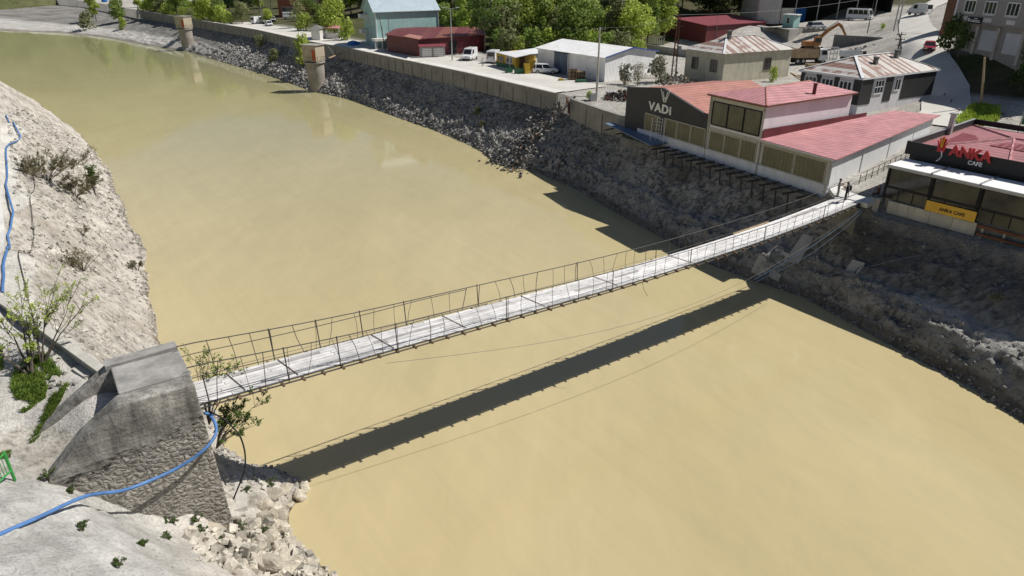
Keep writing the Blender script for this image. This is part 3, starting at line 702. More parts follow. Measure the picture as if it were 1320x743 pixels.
# ------------------------------------------------------------------ building helpers
def unit(a, b):
    d = Vector((b[0]-a[0], b[1]-a[1])); L = d.length; d /= L; return d, L
def along(a, b, t, z, off=0.0):
    """point at t metres from a towards b (plan), raised to z, moved off metres to the right-hand side (outward when facing it from outside)"""
    d, L = unit(a, b); return (a[0]+d.x*t+d.y*off, a[1]+d.y*t-d.x*off, z)
def window(parent, a, b, t0, t1, z0, z1, fm, gm, mull=1, fw=.07, off=.03, sill=False, hbar=0):
    """outward = right-hand side of a->b"""
    m = MB(); o = off
    def bar(ta, za, tb, zb, w): m.beam(along(a,b,ta,za,o), along(a,b,tb,zb,o), w, w)
    bar(t0,z0,t1,z0,fw); bar(t0,z1,t1,z1,fw); bar(t0,z0+fw/2,t0,z1-fw/2,fw); bar(t1,z0+fw/2,t1,z1-fw/2,fw)
    for i in range(mull):
        t = t0+(t1-t0)*(i+1)/(mull+1); bar(t,z0+fw/2,t,z1-fw/2,fw*.7)
    for i in range(hbar):
        z = z0+(z1-z0)*(i+1)/(hbar+1); bar(t0+fw/2,z,t1-fw/2,z,fw*.6)
    w_ = m.build('window', fm, parent)
    m = MB(); m.quad(along(a,b,t0,z0,o*.7),along(a,b,t1,z0,o*.7),along(a,b,t1,z1,o*.7),along(a,b,t0,z1,o*.7)); m.build('pane', gm, w_)
    if sill:
        m = MB(); m.beam(along(a,b,t0-.1,z0-fw,o+.06),along(a,b,t1+.1,z0-fw,o+.06),.14,.06); m.build('sill', fm, w_)
    return w_
def panel(name, parent, a, b, t0, t1, z0, z1, mat, off=.02, th=.04):
    m = MB(); p = along(a,b,t0,(z0+z1)/2,off); q = along(a,b,t1,(z0+z1)/2,off)
    m.beam(p,q,th,abs(z1-z0)); return m.build(name, mat, parent)
def text(name, s, org, xd, size, mat, parent, depth=.05, up=(0,0,1), bold=.0, italic=0.0, align='LEFT', space=1.0, wide=1.0):
    cu = bpy.data.curves.new(name,'FONT'); cu.body = s; cu.size = size; cu.extrude = depth; cu.offset = bold; cu.shear = italic; cu.align_x = align
    cu.resolution_u = 3; cu.space_character = space
    o = bpy.data.objects.new(name, cu); COL.objects.link(o)
    xd = Vector((xd[0],xd[1],0)).normalized() if len(xd)==2 else Vector(xd).normalized(); zd = Vector(up); yd = zd
    nz = xd.cross(yd).normalized()
    mw = Matrix((( xd.x,yd.x,nz.x,org[0]),(xd.y,yd.y,nz.y,org[1]),(xd.z,yd.z,nz.z,org[2]),(0,0,0,1)))
    dg = bpy.context.evaluated_depsgraph_get(); me = bpy.data.meshes.new_from_object(o.evaluated_get(dg))
    bpy.data.objects.remove(o); bpy.data.curves.remove(cu)
    inv = rootmat(parent).inverted() if parent else Matrix.Identity(4)
    me.transform(inv @ mw @ Matrix.Diagonal((wide,1,1,1))); me.materials.clear(); me.materials.append(mat); me.name = name
    ob = bpy.data.objects.new(name, me); COL.objects.link(ob)
    if parent: ob.parent = parent
    return ob

MT['roofred'] = corrug('red_roof_sheet', (.62,.29,.30), 0, .55, .5, .2, ribs=.5)
MT['roofred2'] = corrug('brick_red_roof_sheet', (.52,.235,.185), 0, .55, .5, .16, ribs=.35)
MT['roofredY'] = corrug('red_roof_sheet_cross', (.48,.21,.22), 1, .55, .5, .2, ribs=.5)
MT['cladred'] = corrug('dark_red_cladding', (.15,.022,.03), 0, .3, .5, .15)
MT['cladredX'] = corrug('dark_red_roof', (.27,.06,.075), 0, .5, .5, .15)
MT['olddarkred'] = corrug('old_dark_red_roof', (.17,.04,.045), 0, .5, .6, .3, (.28,.10,.07), .4, 1.6)
MT['rusty'] = corrug('rusted_white_roof', (.66,.63,.59), 0, .3, .55, .12, (.27,.125,.085), .5, .55)
MT['rustyY'] = corrug('rusted_white_roof_cross', (.66,.63,.59), 1, .3, .55, .12, (.26,.105,.06), .5, .85)
MT['greywall'] = paint('charcoal_render', (.058,.060,.066), .8, .15, .6, dirt=.2)
MT['cladblk'] = corrug('black_cladding', (.035,.034,.034), 0, .22, .6, .2)
MT['cream'] = paint('cream_render', (.56,.53,.42), .85, .12, .5, dirt=.5)
MT['beigefr'] = paint('beige_frame', (.50,.48,.41), .6, .1, 1)
MT['whiteplinth'] = paint('white_plinth', (.70,.74,.82), .7, .1, .5, dirt=.35)
MT['lilac'] = paint('pale_lilac_render', (.70,.68,.70), .8, .08, .4, dirt=.35)
MT['lilacw'] = paint('lilac_white_render', (.80,.77,.80), .8, .06, .4, dirt=.2)
MT['shade'] = corrug('olive_blind', (.15,.14,.085), 0, .45, .35, .25)
MT['olivepane'] = glassy('olive_glass', (.075,.075,.045), .15, .35)
MT['hallwhite'] = corrug('white_hall_sheet', (.90,.90,.90), 0, .35, .5, .03, ribs=.12)
MT['hallroof'] = corrug('white_hall_roof', (.88,.88,.87), 0, .5, .55, .02, ribs=.1)
MT['bluetrim'] = paint('blue_trim', (.05,.10,.34), .5, .1, 1)
MT['slate'] = corrug('slate_blue_door', (.11,.15,.22), 0, .3, .5, .1)
MT['teal'] = paint('pale_teal_render', (.38,.60,.58), .85, .08, .4, dirt=.35)
MT['tealroof'] = corrug('pale_blue_roof', (.50,.60,.66), 0, .4, .45, .08)
MT['greyren'] = paint('grey_render', (.34,.32,.315), .85, .08, .4, dirt=.25)
MT['yellow'] = paint('yellow_paint', (.55,.36,.03), .6, .15, 1, dirt=.35)
MT['grnpaint'] = paint('dark_green_paint', (.03,.13,.06), .6, .15, 1)
MT['brick'] = paint('orange_brick', (.34,.12,.07), .85, .15, .8)
MT['purewhite'] = paint('bright_white_sheet', (.90,.90,.89), .6, .03, .5, dirt=.1)
MT['redsign'] = paint('red_sign', (.42,.010,.018), .45, .08, 1, dirt=0)
MT['signyellow'] = paint('yellow_banner', (.80,.47,.05), .6, .06, .5, dirt=.1)
MT['rustbrown'] = paint('rust_brown', (.16,.065,.035), .8, .3, 2)
MT['terrace'] = paint('terrace_concrete', (.70,.69,.66), .85, .12, .5, fine=8, dirt=.3, bmp=.2)
MT['bluepanel'] = paint('blue_grey_sheet', (.16,.23,.34), .5, .15, .8)
MT['tarp'] = paint('blue_tarp', (.02,.16,.50), .6, .2, 2)

# ------------------------------------------------------------------ riverside hall complex with the grey gable
VA = (26.48,55.36,8.0)
vd = Vector((-.464,.886)).normalized(); vn = Vector((vd.y,-vd.x))     # along the facade upstream / into the building
def VW(s, y, z): return (VA[0]+vd.x*s+vn.x*y, VA[1]+vd.y*s+vn.y*y, z)
va = thing('restaurant', 'long riverside hall with charcoal lettered gable, raised middle block and red metal roofs', 'restaurant', VA, math.atan2(-vd.y,-vd.x))
def build_vadi():
    f0, f1 = VW(28.6,0,0), VW(0,0,0)         # facade seen from the river, left to right
    F = lambda s: 28.6-s
    # low right wing
    wing = [VW(0,0,0),VW(0,0,0),VW(0,0,0),VW(0,0,0)]
    foot = [VW(7.85,0,0),VW(0,0,0),VW(6.5,23,0),VW(9.2,20,0)]
    m = MB(); m.prism([p[:2] for p in foot], 6.6, [10.25,10.2,10.5,10.75]); m.build('wall', MT['white'], va)
    m = MB(); m.slab([VW(7.83,-.35,10.42),VW(-.45,-.35,10.36),VW(6.2,23.6,10.72),VW(9.3,20.4,10.98)], .09); m.build('roof', MT['roofred'], va)
    # upper middle block
    foot = [VW(14.8,0,0),VW(7.9,0,0),VW(9.1,13,0),VW(15.6,13,0)]
    m = MB(); m.prism([p[:2] for p in foot], 6.6, 13.3); m.build('wall', MT['lilacw'], va)
    e = .35; zE, zR = 13.42, 14.25
    a,b,c,d = VW(14.8+e,-e,zE),VW(7.9-e,-e,zE),VW(9.1-e,13+e,zE),VW(15.6+e,13+e,zE)
    r1, r2 = VW(11.4,3.4,zR), VW(12.3,10.5,zR)
    m = MB(); m.add([a,b,c,d,r1,r2], [(0,1,4),(1,2,5,4),(2,3,5),(3,0,4,5),(3,2,1,0)]); m.build('roof', MT['roofred'], va)
    m = MB(); 
    for p,q in ((a,b),(b,c)): m.beam((p[0],p[1],p[2]-.08),(q[0],q[1],q[2]-.08),.06,.14)
    m.build('fascia', MT['rustbrown'], va)
    m = MB(); m.tube([r1,b],.09,6); m.tube([r1,r2],.09,6); m.build('ridge_cap', MT['roofred2'], va)
    m = MB(); q = VW(9.2,7.5,13.5); m.tube([q,(q[0],q[1],14.55)],.17,10); m.tube([(q[0],q[1],14.55),(q[0],q[1],14.62)],.24,10); m.build('chimney', MT['cladred'], va)
    # dark red parapet strip between the middle block and the low roof
    m = MB(); m.slab([VW(7.86,.05,11.25),VW(7.78,.05,11.25),VW(8.95,15.6,11.2),VW(9.05,15.6,11.2)], .8); m.build('wall_flashing', MT['cladred'], va)
    # gable hall on the left
    foot = [VW(28.6,0,0),VW(14.85,0,0),VW(16.0,12.5,0),VW(28.6,12.5,0)]
    m = MB()
    prof = [(28.6,7.0),(14.85,7.0),(14.85,11.15),(22.4,12.95),(28.6,12.2)]
    vs = [VW(s,0,z) for s,z in prof]+[VW(s,.3,z) for s,z in prof]; n = 5
    m.add(vs, [tuple(range(n)),tuple(range(2*n-1,n-1,-1))]+[(i,n+i,n+(i+1)%n,(i+1)%n) for i in range(n)]); m.build('gable_wall', MT['greywall'], va)
    m = MB(); m.prism([VW(28.55,.31,0)[:2],VW(14.9,.31,0)[:2],VW(14.9,12.5,0)[:2],VW(28.55,12.5,0)[:2]], 7.0, 10.9); m.build('wall', MT['greywall'], va)
    m = MB(); m.slab([VW(22.4,.32,12.85),VW(14.86,.32,11.02),VW(14.86,12.8,11.1),VW(22.4,12.8,12.9)], .1); m.build('roof', MT['roofred2'], va)
    m = MB(); m.slab([VW(28.55,.32,12.0),VW(22.41,.32,12.82),VW(22.41,12.8,12.88),VW(28.55,12.8,12.05)], .1); m.build('roof', MT['roofred2'], va)
    # continuous window band, plinth and posts
    m = MB(); m.beam(along(f0,f1,2.6,7.3,.06),along(f0,f1,28.6,7.3,.06),.14,1.46); m.build('plinth', MT['whiteplinth'], va)
    for s0,s1,n in ((24.9,22.2,1),(21.6,15.1,3),(14.5,8.2,3),(7.5,3.9,1),(3.8,.5,1)):
        wd = (s0-s1)/n
        for i in range(n):
            t0 = F(s0)+wd*i+.05; window(va, f0, f1, t0, t0+wd-.1, 8.08, 9.9, MT['beigefr'], MT['shade'], mull=0, fw=.09, off=.05)
    for s in (14.8,7.85,.2):
        m = MB(); m.beam(along(f0,f1,F(s),7.2,.09),along(f0,f1,F(s),13.2 if s==14.8 else 10.2,.09),.16,.16); m.build('post', MT['beigefr'], va)
    m = MB(); m.beam(along(f0,f1,F(14.7),10.1,.03),along(f0,f1,F(0),10.1,.03),.06,.26); m.build('fascia', MT['beigefr'], va)
    # three tall panes of the raised block
    for i in range(3):
        t0 = F(14.5)+i*2.1; window(va, f0, f1, t0, t0+2.05, 10.55, 12.75, MT['black'], MT['olivepane'], mull=0, fw=.1, off=.05, hbar=0)
    m = MB(); m.beam(along(f0,f1,F(14.8),13.05,.03),along(f0,f1,F(7.9),13.05,.03),.06,.42); m.build('lintel', MT['beigefr'], va)
    m = MB(); m.beam(along(f0,f1,F(7.9),11.7,.03),along(f0,f1,F(8.12),11.7,.03),.06,2.6); m.build('post', MT['beigefr'], va)
    # sign: emblem of nested strokes over the letters
    sg = text('sign_letters', 'VADi', along(f0,f1,F(24.3),10.40,.06), (-vd.x,-vd.y), 1.25, MT['purewhite'], va, .05, bold=.035, space=1.12, wide=1.25)
    sg['label'] = 'white sign lettering on the charcoal gable'
    m = MB(); cx = F(21.75)
    for dx, zt in ((-.72,1.3),(-.36,1.1),(.36,1.1),(.72,1.3)):
        m.beam(along(f0,f1,cx+dx,11.55+zt*.98,.05),along(f0,f1,cx+dx*.18,11.55,.05),.13,.06)
    m.beam(along(f0,f1,cx-.3,12.3,.055),along(f0,f1,cx,11.85,.055),.1,.05); m.beam(along(f0,f1,cx+.3,12.3,.057),along(f0,f1,cx,11.85,.057),.1,.05)
    m.build('sign_emblem', MT['purewhite'], va)
build_vadi()
# sheet platform and cantilever beams over the bank
pl = thing('service_platform', 'blue-grey sheet metal platform under the charcoal gable', 'platform', VW(27,-1.2,7.6))
m = MB(); m.slab([VW(31.2,-1.0,7.75),VW(20.6,-2.4,7.4),VW(20.6,-.08,7.45),VW(30.6,-.1,7.8)], .09); m.build('deck_sheet', MT['bluepanel'], pl)
for s in (30,27.5,25,22.5,21):
    m = MB(); m.beam(VW(s,-.12,7.28),VW(s,-2.0,7.2),.1,.14); m.build('joist', MT['steel'], pl)
fr_ = thing('cantilever_frame', 'row of dark steel cantilever beams on slanted posts below the restaurant windows', 'steel frame', VW(10,-1,6.8))
for i in range(15):
    s = 20.2-i*1.38; o = .1+.06*math.sin(i*2.1)
    m = MB(); m.beam(VW(s,-.1,7.05),VW(s+.25,-2.25-o,6.98),.13,.16); m.build('beam', MT['steel'], fr_)
    m = MB(); m.beam(VW(s+.2,-1.75,6.9),VW(s-.05,-1.75,4.3),.12,.12); m.build('post', MT['steel'], fr_)
for y,z in ((-.6,7.17),(-1.3,7.14)):
    m = MB(); m.beam(VW(19.6,y,z),VW(.4,y,z),.06,.06); m.build('purlin', MT['steel'], fr_)
# white scaffold ladder standing on the platform
ld = thing('scaffold_ladder', 'white scaffold ladder standing on the platform before the gable windows', 'ladder', VW(21.6,-.9,7.5))
for s,y in ((22.2,-.55),(21.4,-.5),(22.1,-1.3),(20.6,-.75)):
    m = MB(); m.tube([VW(s,y,7.45),VW(s-.1,y,10.0)],.035,6); m.build('upright', MT['white'], ld)
for z in (7.9,8.3,8.7,9.1,9.5,9.85):
    m = MB(); m.tube([VW(22.2,-.55,z),VW(21.35,-.5,z)],.025,5); m.tube([VW(22.2,-.55,z),VW(22.1,-1.3,z)],.025,5); m.build('rung', MT['white'], ld)

# ------------------------------------------------------------------ terrace and walkway at the far bridge end
mb = MB(); mb.slab([P(-1.25,-.6,7.82),P(1.6,-.6,7.82),P(1.45,4,7.98),P(.6,6,8.0),P(.4,30,8.35),P(-6.6,31,8.35),P(-3.0,5,7.98),P(-2.4,.5,7.9)], .35)
struct(mb.build('walkway', MT['terrace']))
fa = thing('bridge_pier', 'grey concrete pier carrying the far end of the footbridge', 'bridge pier', P(0,-.4,7.4), BRZ)
m = MB(); m.prism([P(-1.15,-1.0)[:2],P(1.15,-1.0)[:2],P(1.15,2)[:2],P(-1.15,2)[:2]][::1], 1.5, 7.42); m.build('pier_wall', MT['conc_dk'], fa)
m = MB(); m.prism([P(-1.6,-1.9)[:2],P(1.5,-1.9)[:2],P(1.5,-1.005)[:2],P(-1.6,-1.005)[:2]], 1.0, 3.3); m.build('pier_footing', MT['conc_dk'], fa)
rl = thing('walkway_railing', 'thin metal railing beside the white restaurant end wall', 'railing', P(.4,6,8))
for i in range(13):
    v = 2.4+i*1.3; m = MB(); m.tube([P(-1.1-.16*v,v+.9,8.0),P(-1.1-.16*v,v+.9,8.95)],.03,5); m.build('post', MT['steel'], rl)
for z in (8.5,8.93):
    m = MB(); m.tube([P(-1.1-.16*2.4,3.3,z),P(-1.1-.16*18,18.9,z)],.028,5); m.build('rail', MT['steel'], rl)
rl2 = thing('terrace_handrail', 'pale handrail along the cafe side of the walkway', 'railing', P(1,6,8))
for i in range(9):
    v = 2.6+i*1.4; m = MB(); m.tube([P(1.15-.03*v,v,8.0),P(1.15-.03*v,v,8.9)],.03,5); m.build('post', MT['galv'], rl2)
m = MB(); m.tube([P(1.07,2.6,8.9),P(.73,13.9,8.9)],.03,5); m.build('rail', MT['galv'], rl2)
hose('bank_pipe', [P(1.3,-.9,7.3),P(.5,-1.6,6.0),P(-1.2,-2.8,3.7),P(-2.8,-3.9,1.9),P(-4.3,-5.0,.25)], .06, MT['palehose'], 'pale blue pipe slanting down the dark bank under the far bridge end', 'pipe', 6)
hose('bank_pipe', [P(1.45,-.9,7.2),P(.8,-1.7,5.8),P(-.8,-3.0,3.4),P(-2.5,-4.1,1.6),P(-4.0,-5.2,.2)], .035, MT['palehose'], 'thinner pipe lying just downstream of the pale blue pipe on the bank', 'pipe', 6)

# ------------------------------------------------------------------ cafe
CF0 = P(1.75,1.25,8); cf = thing('cafe', 'single storey black-framed glass cafe with red emblem sign and white canopy', 'cafe', CF0, math.atan2(U2[1],U2[0]))
def build_cafe():
    def C(u, v, z): return P(u+.0, v, z)
    u0, u1 = 1.75, 22.0; vf = 1.25
    f0, f1 = C(u0,vf,0), C(u1,vf,0)
    m = MB(); m.prism([C(u0+.1,vf+.25,0)[:2],C(u1,vf+.25,0)[:2],C(u1,17.6,0)[:2],C(u0-1.2,17.6,0)[:2]], 7.3, 8.05); m.build('floor_slab', MT['conc'], cf)
    m = MB(); m.prism([C(u0-.2,4.3,0)[:2],C(u1,4.3,0)[:2],C(u1,17.5,0)[:2],C(u0-1.4,17.5,0)[:2]], 8.06, 11.3); m.build('wall', MT['greywall'], cf)
    # parapet roof with red hipped sheets
    a,b,c,d = C(u0-.35,4.0,0),C(u1,4.0,0),C(u1,17.7,0),C(u0-1.6,17.7,0)
    z = 11.55; r1, r2 = C(6.2,10.4,12.35), C(17.5,10.4,12.35)
    m = MB(); m.add([(a[0],a[1],z),(b[0],b[1],z),(c[0],c[1],z),(d[0],d[1],z),r1,r2],[(0,1,5,4),(1,2,5),(2,3,4,5),(3,0,4),(3,2,1,0)]); m.build('roof', MT['roofredY'], cf)
    m = MB()
    for p in ((a[0],a[1],z),(d[0],d[1],z)): m.tube([p,r1],.13,6)
    m.tube([r1,r2],.13,6); m.tube([r1,C(8.5,4.2,11.6)],.1,6); m.build('ridge_cap', MT['roofred'], cf)
    for q0,q1,q2,q3 in ((C(2.6,6.6,11.74),C(4.6,8.6,12.02),C(3.2,11.0,11.95),C(1.6,12.5,11.72)),(C(5.6,7.8,12.03),C(10.6,7.8,12.03),C(10.6,9.2,12.22),C(6.4,9.2,12.22))):
        m = MB(); m.slab([(p[0],p[1],p[2]+.05) for p in (q0,q1,q2,q3)], .02); m.build('roof_sheet', MT['cladredX'], cf)
    m = MB(); m.beam(C(u0-.45,3.93,11.62),C(u1,3.93,11.62),.12,1.0); m.build('fascia', MT['black'], cf)
    m = MB(); m.beam((a[0],a[1],11.85),(d[0],d[1],11.85),.14,.5); m.beam((d[0],d[1],11.9),(c[0],c[1],11.9),.16,.45); m.build('parapet', MT['black'], cf)
    m = MB(); m.beam((a[0],a[1],12.12),(d[0],d[1],12.12),.22,.05); m.build('parapet_cap', MT['galv'], cf)
    for u,v,h in ((.9,11.6,13.3),(8.1,10.2,13.4)):
        m = MB(); p = C(u,v,11.6); m.box((p[0],p[1],(11.6+h)/2),(.34,.34,h-11.6),BRZ); m.box((p[0],p[1],h+.06),(.6,.5,.1),BRZ); m.build('chimney', MT['galv'], cf)
    # flat canopy in panels
    for i in range(6):
        ua, ub = u0-.15+i*3.35, u0-.15+(i+1)*3.35-.14
        m = MB(); m.slab([C(ua,vf-.1,10.70),C(ub,vf-.1,10.70),C(ub,3.7,10.80),C(ua,3.7,10.80)], .07); m.build('canopy_panel', MT['purewhite'], cf)
        m = MB(); m.beam(C(ub+.07,vf-.1,10.71),C(ub+.07,3.7,10.81),.12,.14); m.build('canopy_rafter', MT['galv'], cf)
    m = MB(); m.beam(C(u0-.2,vf-.13,10.55),C(u1,vf-.13,10.55),.1,.16); m.build('gutter', MT['galv'], cf)
    # glazing
    for i in range(6):
        ua = u0+i*3.35
        m = MB(); m.beam(C(ua,vf,8.05),C(ua,vf,10.5),.16,.16); m.build('post', MT['black'], cf)
        window(cf, f0, f1, ua-u0+.12, ua-u0+3.2, 9.05, 10.42, MT['black'], MT['cafeglass'], mull=0, fw=.07, off=.0)
        m = MB()
        for k in range(1,3): m.beam(C(ua+k*1.1,vf-.02,8.1),C(ua+k*1.1,vf-.02,8.95),.05,.05)
        m.beam(C(ua+.1,vf-.02,8.98),C(ua+3.25,vf-.02,8.98),.07,.09); m.build('balustrade', MT['black'], cf)
        m = MB(); m.quad(C(ua+.1,vf,8.1),C(ua+3.25,vf,8.1),C(ua+3.25,vf,8.9),C(ua+.1,vf,8.9)); m.build('balustrade_pane', MT['cafeglass'], cf)
    fl, fr2 = C(u0-.3,4.2,0), C(u0,vf,0)
    window(cf, fl, fr2, .1, 2.8, 8.2, 10.5, MT['black'], MT['cafeglass'], mull=3, fw=.07, off=.01)
    # concrete base panels
    for i in range(4):
        ua = 2.3+i*1.62; m = MB(); m.slab([C(ua,vf-.05,8.0),C(ua+1.6,vf-.05,8.0),C(ua+1.6,vf-.02,6.95-.03*i),C(ua,vf-.02,6.95-.03*i)], .02)
        m = MB(); m.beam(C(ua,vf-.09,7.48),C(ua+1.595,vf-.09,7.48),.12,.98); m.build('base_panel', MT['conc_lt'], cf)
    m = MB(); m.beam(C(1.35,vf-.35,6.5),C(1.35,vf-.35,8.0),.55,.5); m.build('pillar', MT['conc_lt'], cf)
    m = MB(); m.beam(C(8.8,vf-.12,7.82),C(u1,vf-.12,7.82),.14,.2); m.beam(C(9,vf-.3,7.3),C(u1,vf-.3,7.3),.2,.16); m.build('base_beam', MT['rustbrown'], cf)
    for u in (9.2,10.6,12,13.4,15):
        m = MB(); m.beam(C(u,vf-.1,7.74),C(u,vf-.1,6.6),.12,.12); m.build('base_post', MT['conc_lt'], cf)
    # red sign letters standing on the fascia, with an emblem of rising feathers
    xd = U2
    sg = text('sign_letters','ANKA', C(4.6,3.8,11.72), xd, 1.02, MT['redsign'], cf, .07, bold=.05); sg['label'] = 'large red sign lettering on the black fascia'
    sg = text('sign_letters','CAFE', C(6.0,3.8,11.28), xd, .42, MT['white'], cf, .03, bold=.012); sg['label'] = 'small white lettering under the red ones'
    m = MB()
    for k,(dx,h) in enumerate(((-.36,.6),(-.19,.82),(0,.92),(.17,.82),(.34,.58))):
        m.beam(C(3.95+dx*.35,3.8,12.0),C(3.95+dx,3.8,12.0+h),.17,.06)
    m.box(C(3.95,3.8,12.0),(.55,.1,.45),math.atan2(U2[1],U2[0])); e = m.build('sign_emblem', MT['redsign'], cf); e['label'] = 'red and yellow feather emblem left of the red letters'
    m = MB()
    for dx in (-.12,.08): m.beam(C(3.95+dx*.3,3.74,12.15),C(3.95+dx,3.74,12.85),.06,.05)
    m.build('emblem_flame', MT['signyellow'], e)
    m = MB(); m.tube([C(4.02,3.78,11.85),C(4.12,3.78,11.5),C(4.0,3.78,11.2),C(3.82,3.78,11.05)],.05,6); m.build('emblem_tail', MT['white'], e)
MT['cafeglass'] = glassy('cafe_glass', (.035,.036,.032), .1, .6)
build_cafe()
bn = thing('cafe_banner', 'yellow banner with black lettering hung on the cafe balustrade', 'banner', P(6.6,1.1,8))
m = MB(); m.beam(P(5.05,1.12,8.32),P(8.55,1.12,8.32),.04,.82); m.build('banner_sheet', MT['signyellow'], bn)
text('banner_letters','ANKA CAFE', P(6.05,1.085,8.2), U2, .33, MT['black'], bn, .006, bold=.008)

# ------------------------------------------------------------------ house with black and white cladding and rusted roof
def hip(m, c4, z, h, ov=.4, inset=.45):
    """hip roof over 4 corners a,b (long side) c,d; returns ridge ends"""
    cx = sum(p[0] for p in c4)/4; cy = sum(p[1] for p in c4)/4
    e = []
    for p in c4:
        d = Vector((p[0]-cx,p[1]-cy)); d = d*(1+ov*1.4/d.length); e.append((cx+d.x,cy+d.y,z))
    a,b,c,d = [Vector(p) for p in e]
    w_ = (d-a).length; L = (b-a).length; t = min(.49, inset*w_/L)
    r1 = (a+d)/2+((b+c)/2-(a+d)/2)*t; r2 = (a+d)/2+((b+c)/2-(a+d)/2)*(1-t); r1.z = r2.z = z+h
    m.add([a,b,c,d,r1,r2],[(0,1,5,4),(1,2,5),(2,3,4,5),(3,0,4),(3,2,1,0)]); return a,b,c,d,r1,r2
def build_rusty():
    c0, c1 = (39.76,80.06,9.2), (52.41,87.67,9.2); d, L = unit(c0,c1); n = Vector((-d.y,d.x)); W = 8.2
    c2 = (c1[0]+n.x*W,c1[1]+n.y*W); c3 = (c0[0]+n.x*W,c0[1]+n.y*W)
    h = thing('clad_house', 'house clad in black and white with a rusted white metal hip roof', 'house', c0, math.atan2(d.y,d.x))
    zt = 13.2
    m = MB(); m.prism([c0[:2],c1[:2],c2,c3], 8.0, zt); m.build('wall', MT['lilac'], h)
    q = [c0,c1,(c2[0],c2[1],0),(c3[0],c3[1],0)]
    m = MB(); a,b,c,dd,r1,r2 = hip(m, q, zt+.08, 1.75, .3, .5); m.build('roof', MT['rusty'], h)
    m = MB(); 
    for s_,e_ in ((a,r1),(dd,r1),(b,r2),(c,r2),(r1,r2)): m.beam(s_+Vector((0,0,.04)),e_+Vector((0,0,.04)),.34,.05)
    m.build('ridge_cap', MT['white'], h)
    m = MB()
    for s_,e_ in ((a,b),(dd,a),(b,c)): m.beam(s_-Vector((0,0,.1)),e_-Vector((0,0,.1)),.08,.16)
    m.build('eaves_board', MT['white'], h)
    # black panels and windows on the river gable side (c3->c0) and the long side (c0->c1)
    for t0,t1 in ((0.02,2.1),(4.55,6.0),(8.0,L-.02)): panel('cladding_panel', h, c0, c1, t0, t1, 10.25, zt-.02, MT['cladblk'], .03, .06)
    for t0,t1 in ((W-1.0,W-.02),(W-3.5,W-2.9),(W-6.0,W-5.3),(0.02,.6)): panel('cladding_panel', h, (c3[0],c3[1],0), c0, t0, t1, 10.25, zt-.02, MT['cladblk'], .03, .06)
    window(h, c0, c1, 2.5, 4.2, 11.3, 12.8, MT['white'], MT['glass'], 2, .12, .05, hbar=1)
    window(h, c0, c1, 6.4, 7.5, 11.4, 12.7, MT['white'], MT['glass'], 1, .12, .05)
    for t0 in (W-2.8,W-5.2,W-7.5): window(h, (c3[0],c3[1],0), c0, t0, t0+1.6, 10.9, 12.7, MT['white'], MT['glass'], 2, .14, .05)
    m = MB(); p = along((c3[0],c3[1],0), c0, W-3.3, 11.2, .28); m.box(p,(.8,.35,.55),math.atan2(d.y,d.x)+math.pi/2); m.build('air_conditioner', MT['white'], h)
    for t,y,hh in ((5.2,2.2,.85),(10.5,3.0,.95)):
        p = (c0[0]+d.x*t+n.x*y, c0[1]+d.y*t+n.y*y); zr = zt+.1+1.75*y/4.1
        m = MB(); m.box((p[0],p[1],zr+hh/2-.1),(.42,.42,hh),h.rotation_euler.z); m.box((p[0],p[1],zr+hh-.05),(.62,.55,.1),h.rotation_euler.z); m.build('chimney', MT['conc_dk'], h)
    p = (c0[0]+d.x*5.2+n.x*4.2, c0[1]+d.y*5.2+n.y*4.2); m = MB(); m.slab([(p[0]-.7,p[1]-.5,zt+1.5),(p[0]+.7,p[1]-.2,zt+1.48),(p[0]+.6,p[1]+.5,zt+1.75),(p[0]-.7,p[1]+.3,zt+1.75)],.06); m.build('skylight', MT['glass'], h)
build_rusty()

# ------------------------------------------------------------------ cream house
def build_cream():
    c0, c1, c3 = (31.84,107.12,8.6), (44.25,113.67,8.6), (27.87,114.54,8.6); d,L = unit(c0,c1); n = Vector((-d.y,d.x)); W = 8.6
    c2 = (c1[0]+n.x*W,c1[1]+n.y*W,0); c3 = (c0[0]+n.x*W,c0[1]+n.y*W,0)
    h = thing('plain_house', 'plain cream rendered house with streaked rusty hip roof behind the restaurant', 'house', c0, math.atan2(d.y,d.x)); zt = 13.0
    m = MB(); m.prism([c0[:2],c1[:2],c2[:2],c3[:2]], 7.5, zt); m.build('wall', MT['cream'], h)
    m = MB(); a,b,c,dd,r1,r2 = hip(m,[c0,c1,c2,c3],zt+.05,1.9,.55,.5); m.build('roof', MT['rusty'], h)
    m = MB()
    for s_,e_ in ((a,r1),(b,r2),(r1,r2)): m.beam(s_+Vector((0,0,.04)),e_+Vector((0,0,.04)),.3,.05)
    m.build('ridge_cap', MT['white'], h)
    for (p,q,t) in ((c0,c1,8.4),(c3,c0,W-2.8),(c3,c0,W-7.0)):
        window(h,p,q,t,t+1.35,10.2,11.9,MT['wood'],MT['glass'],1,.1,.04,hbar=1)
    m = MB(); p = (r1.x+.2,r1.y-.6); m.box((p[0],p[1],15.2),(.5,.5,1.2),0.4); m.box((p[0],p[1],15.85),(.8,.7,.12),.4); m.build('chimney', MT['conc_dk'], h)
build_cream()

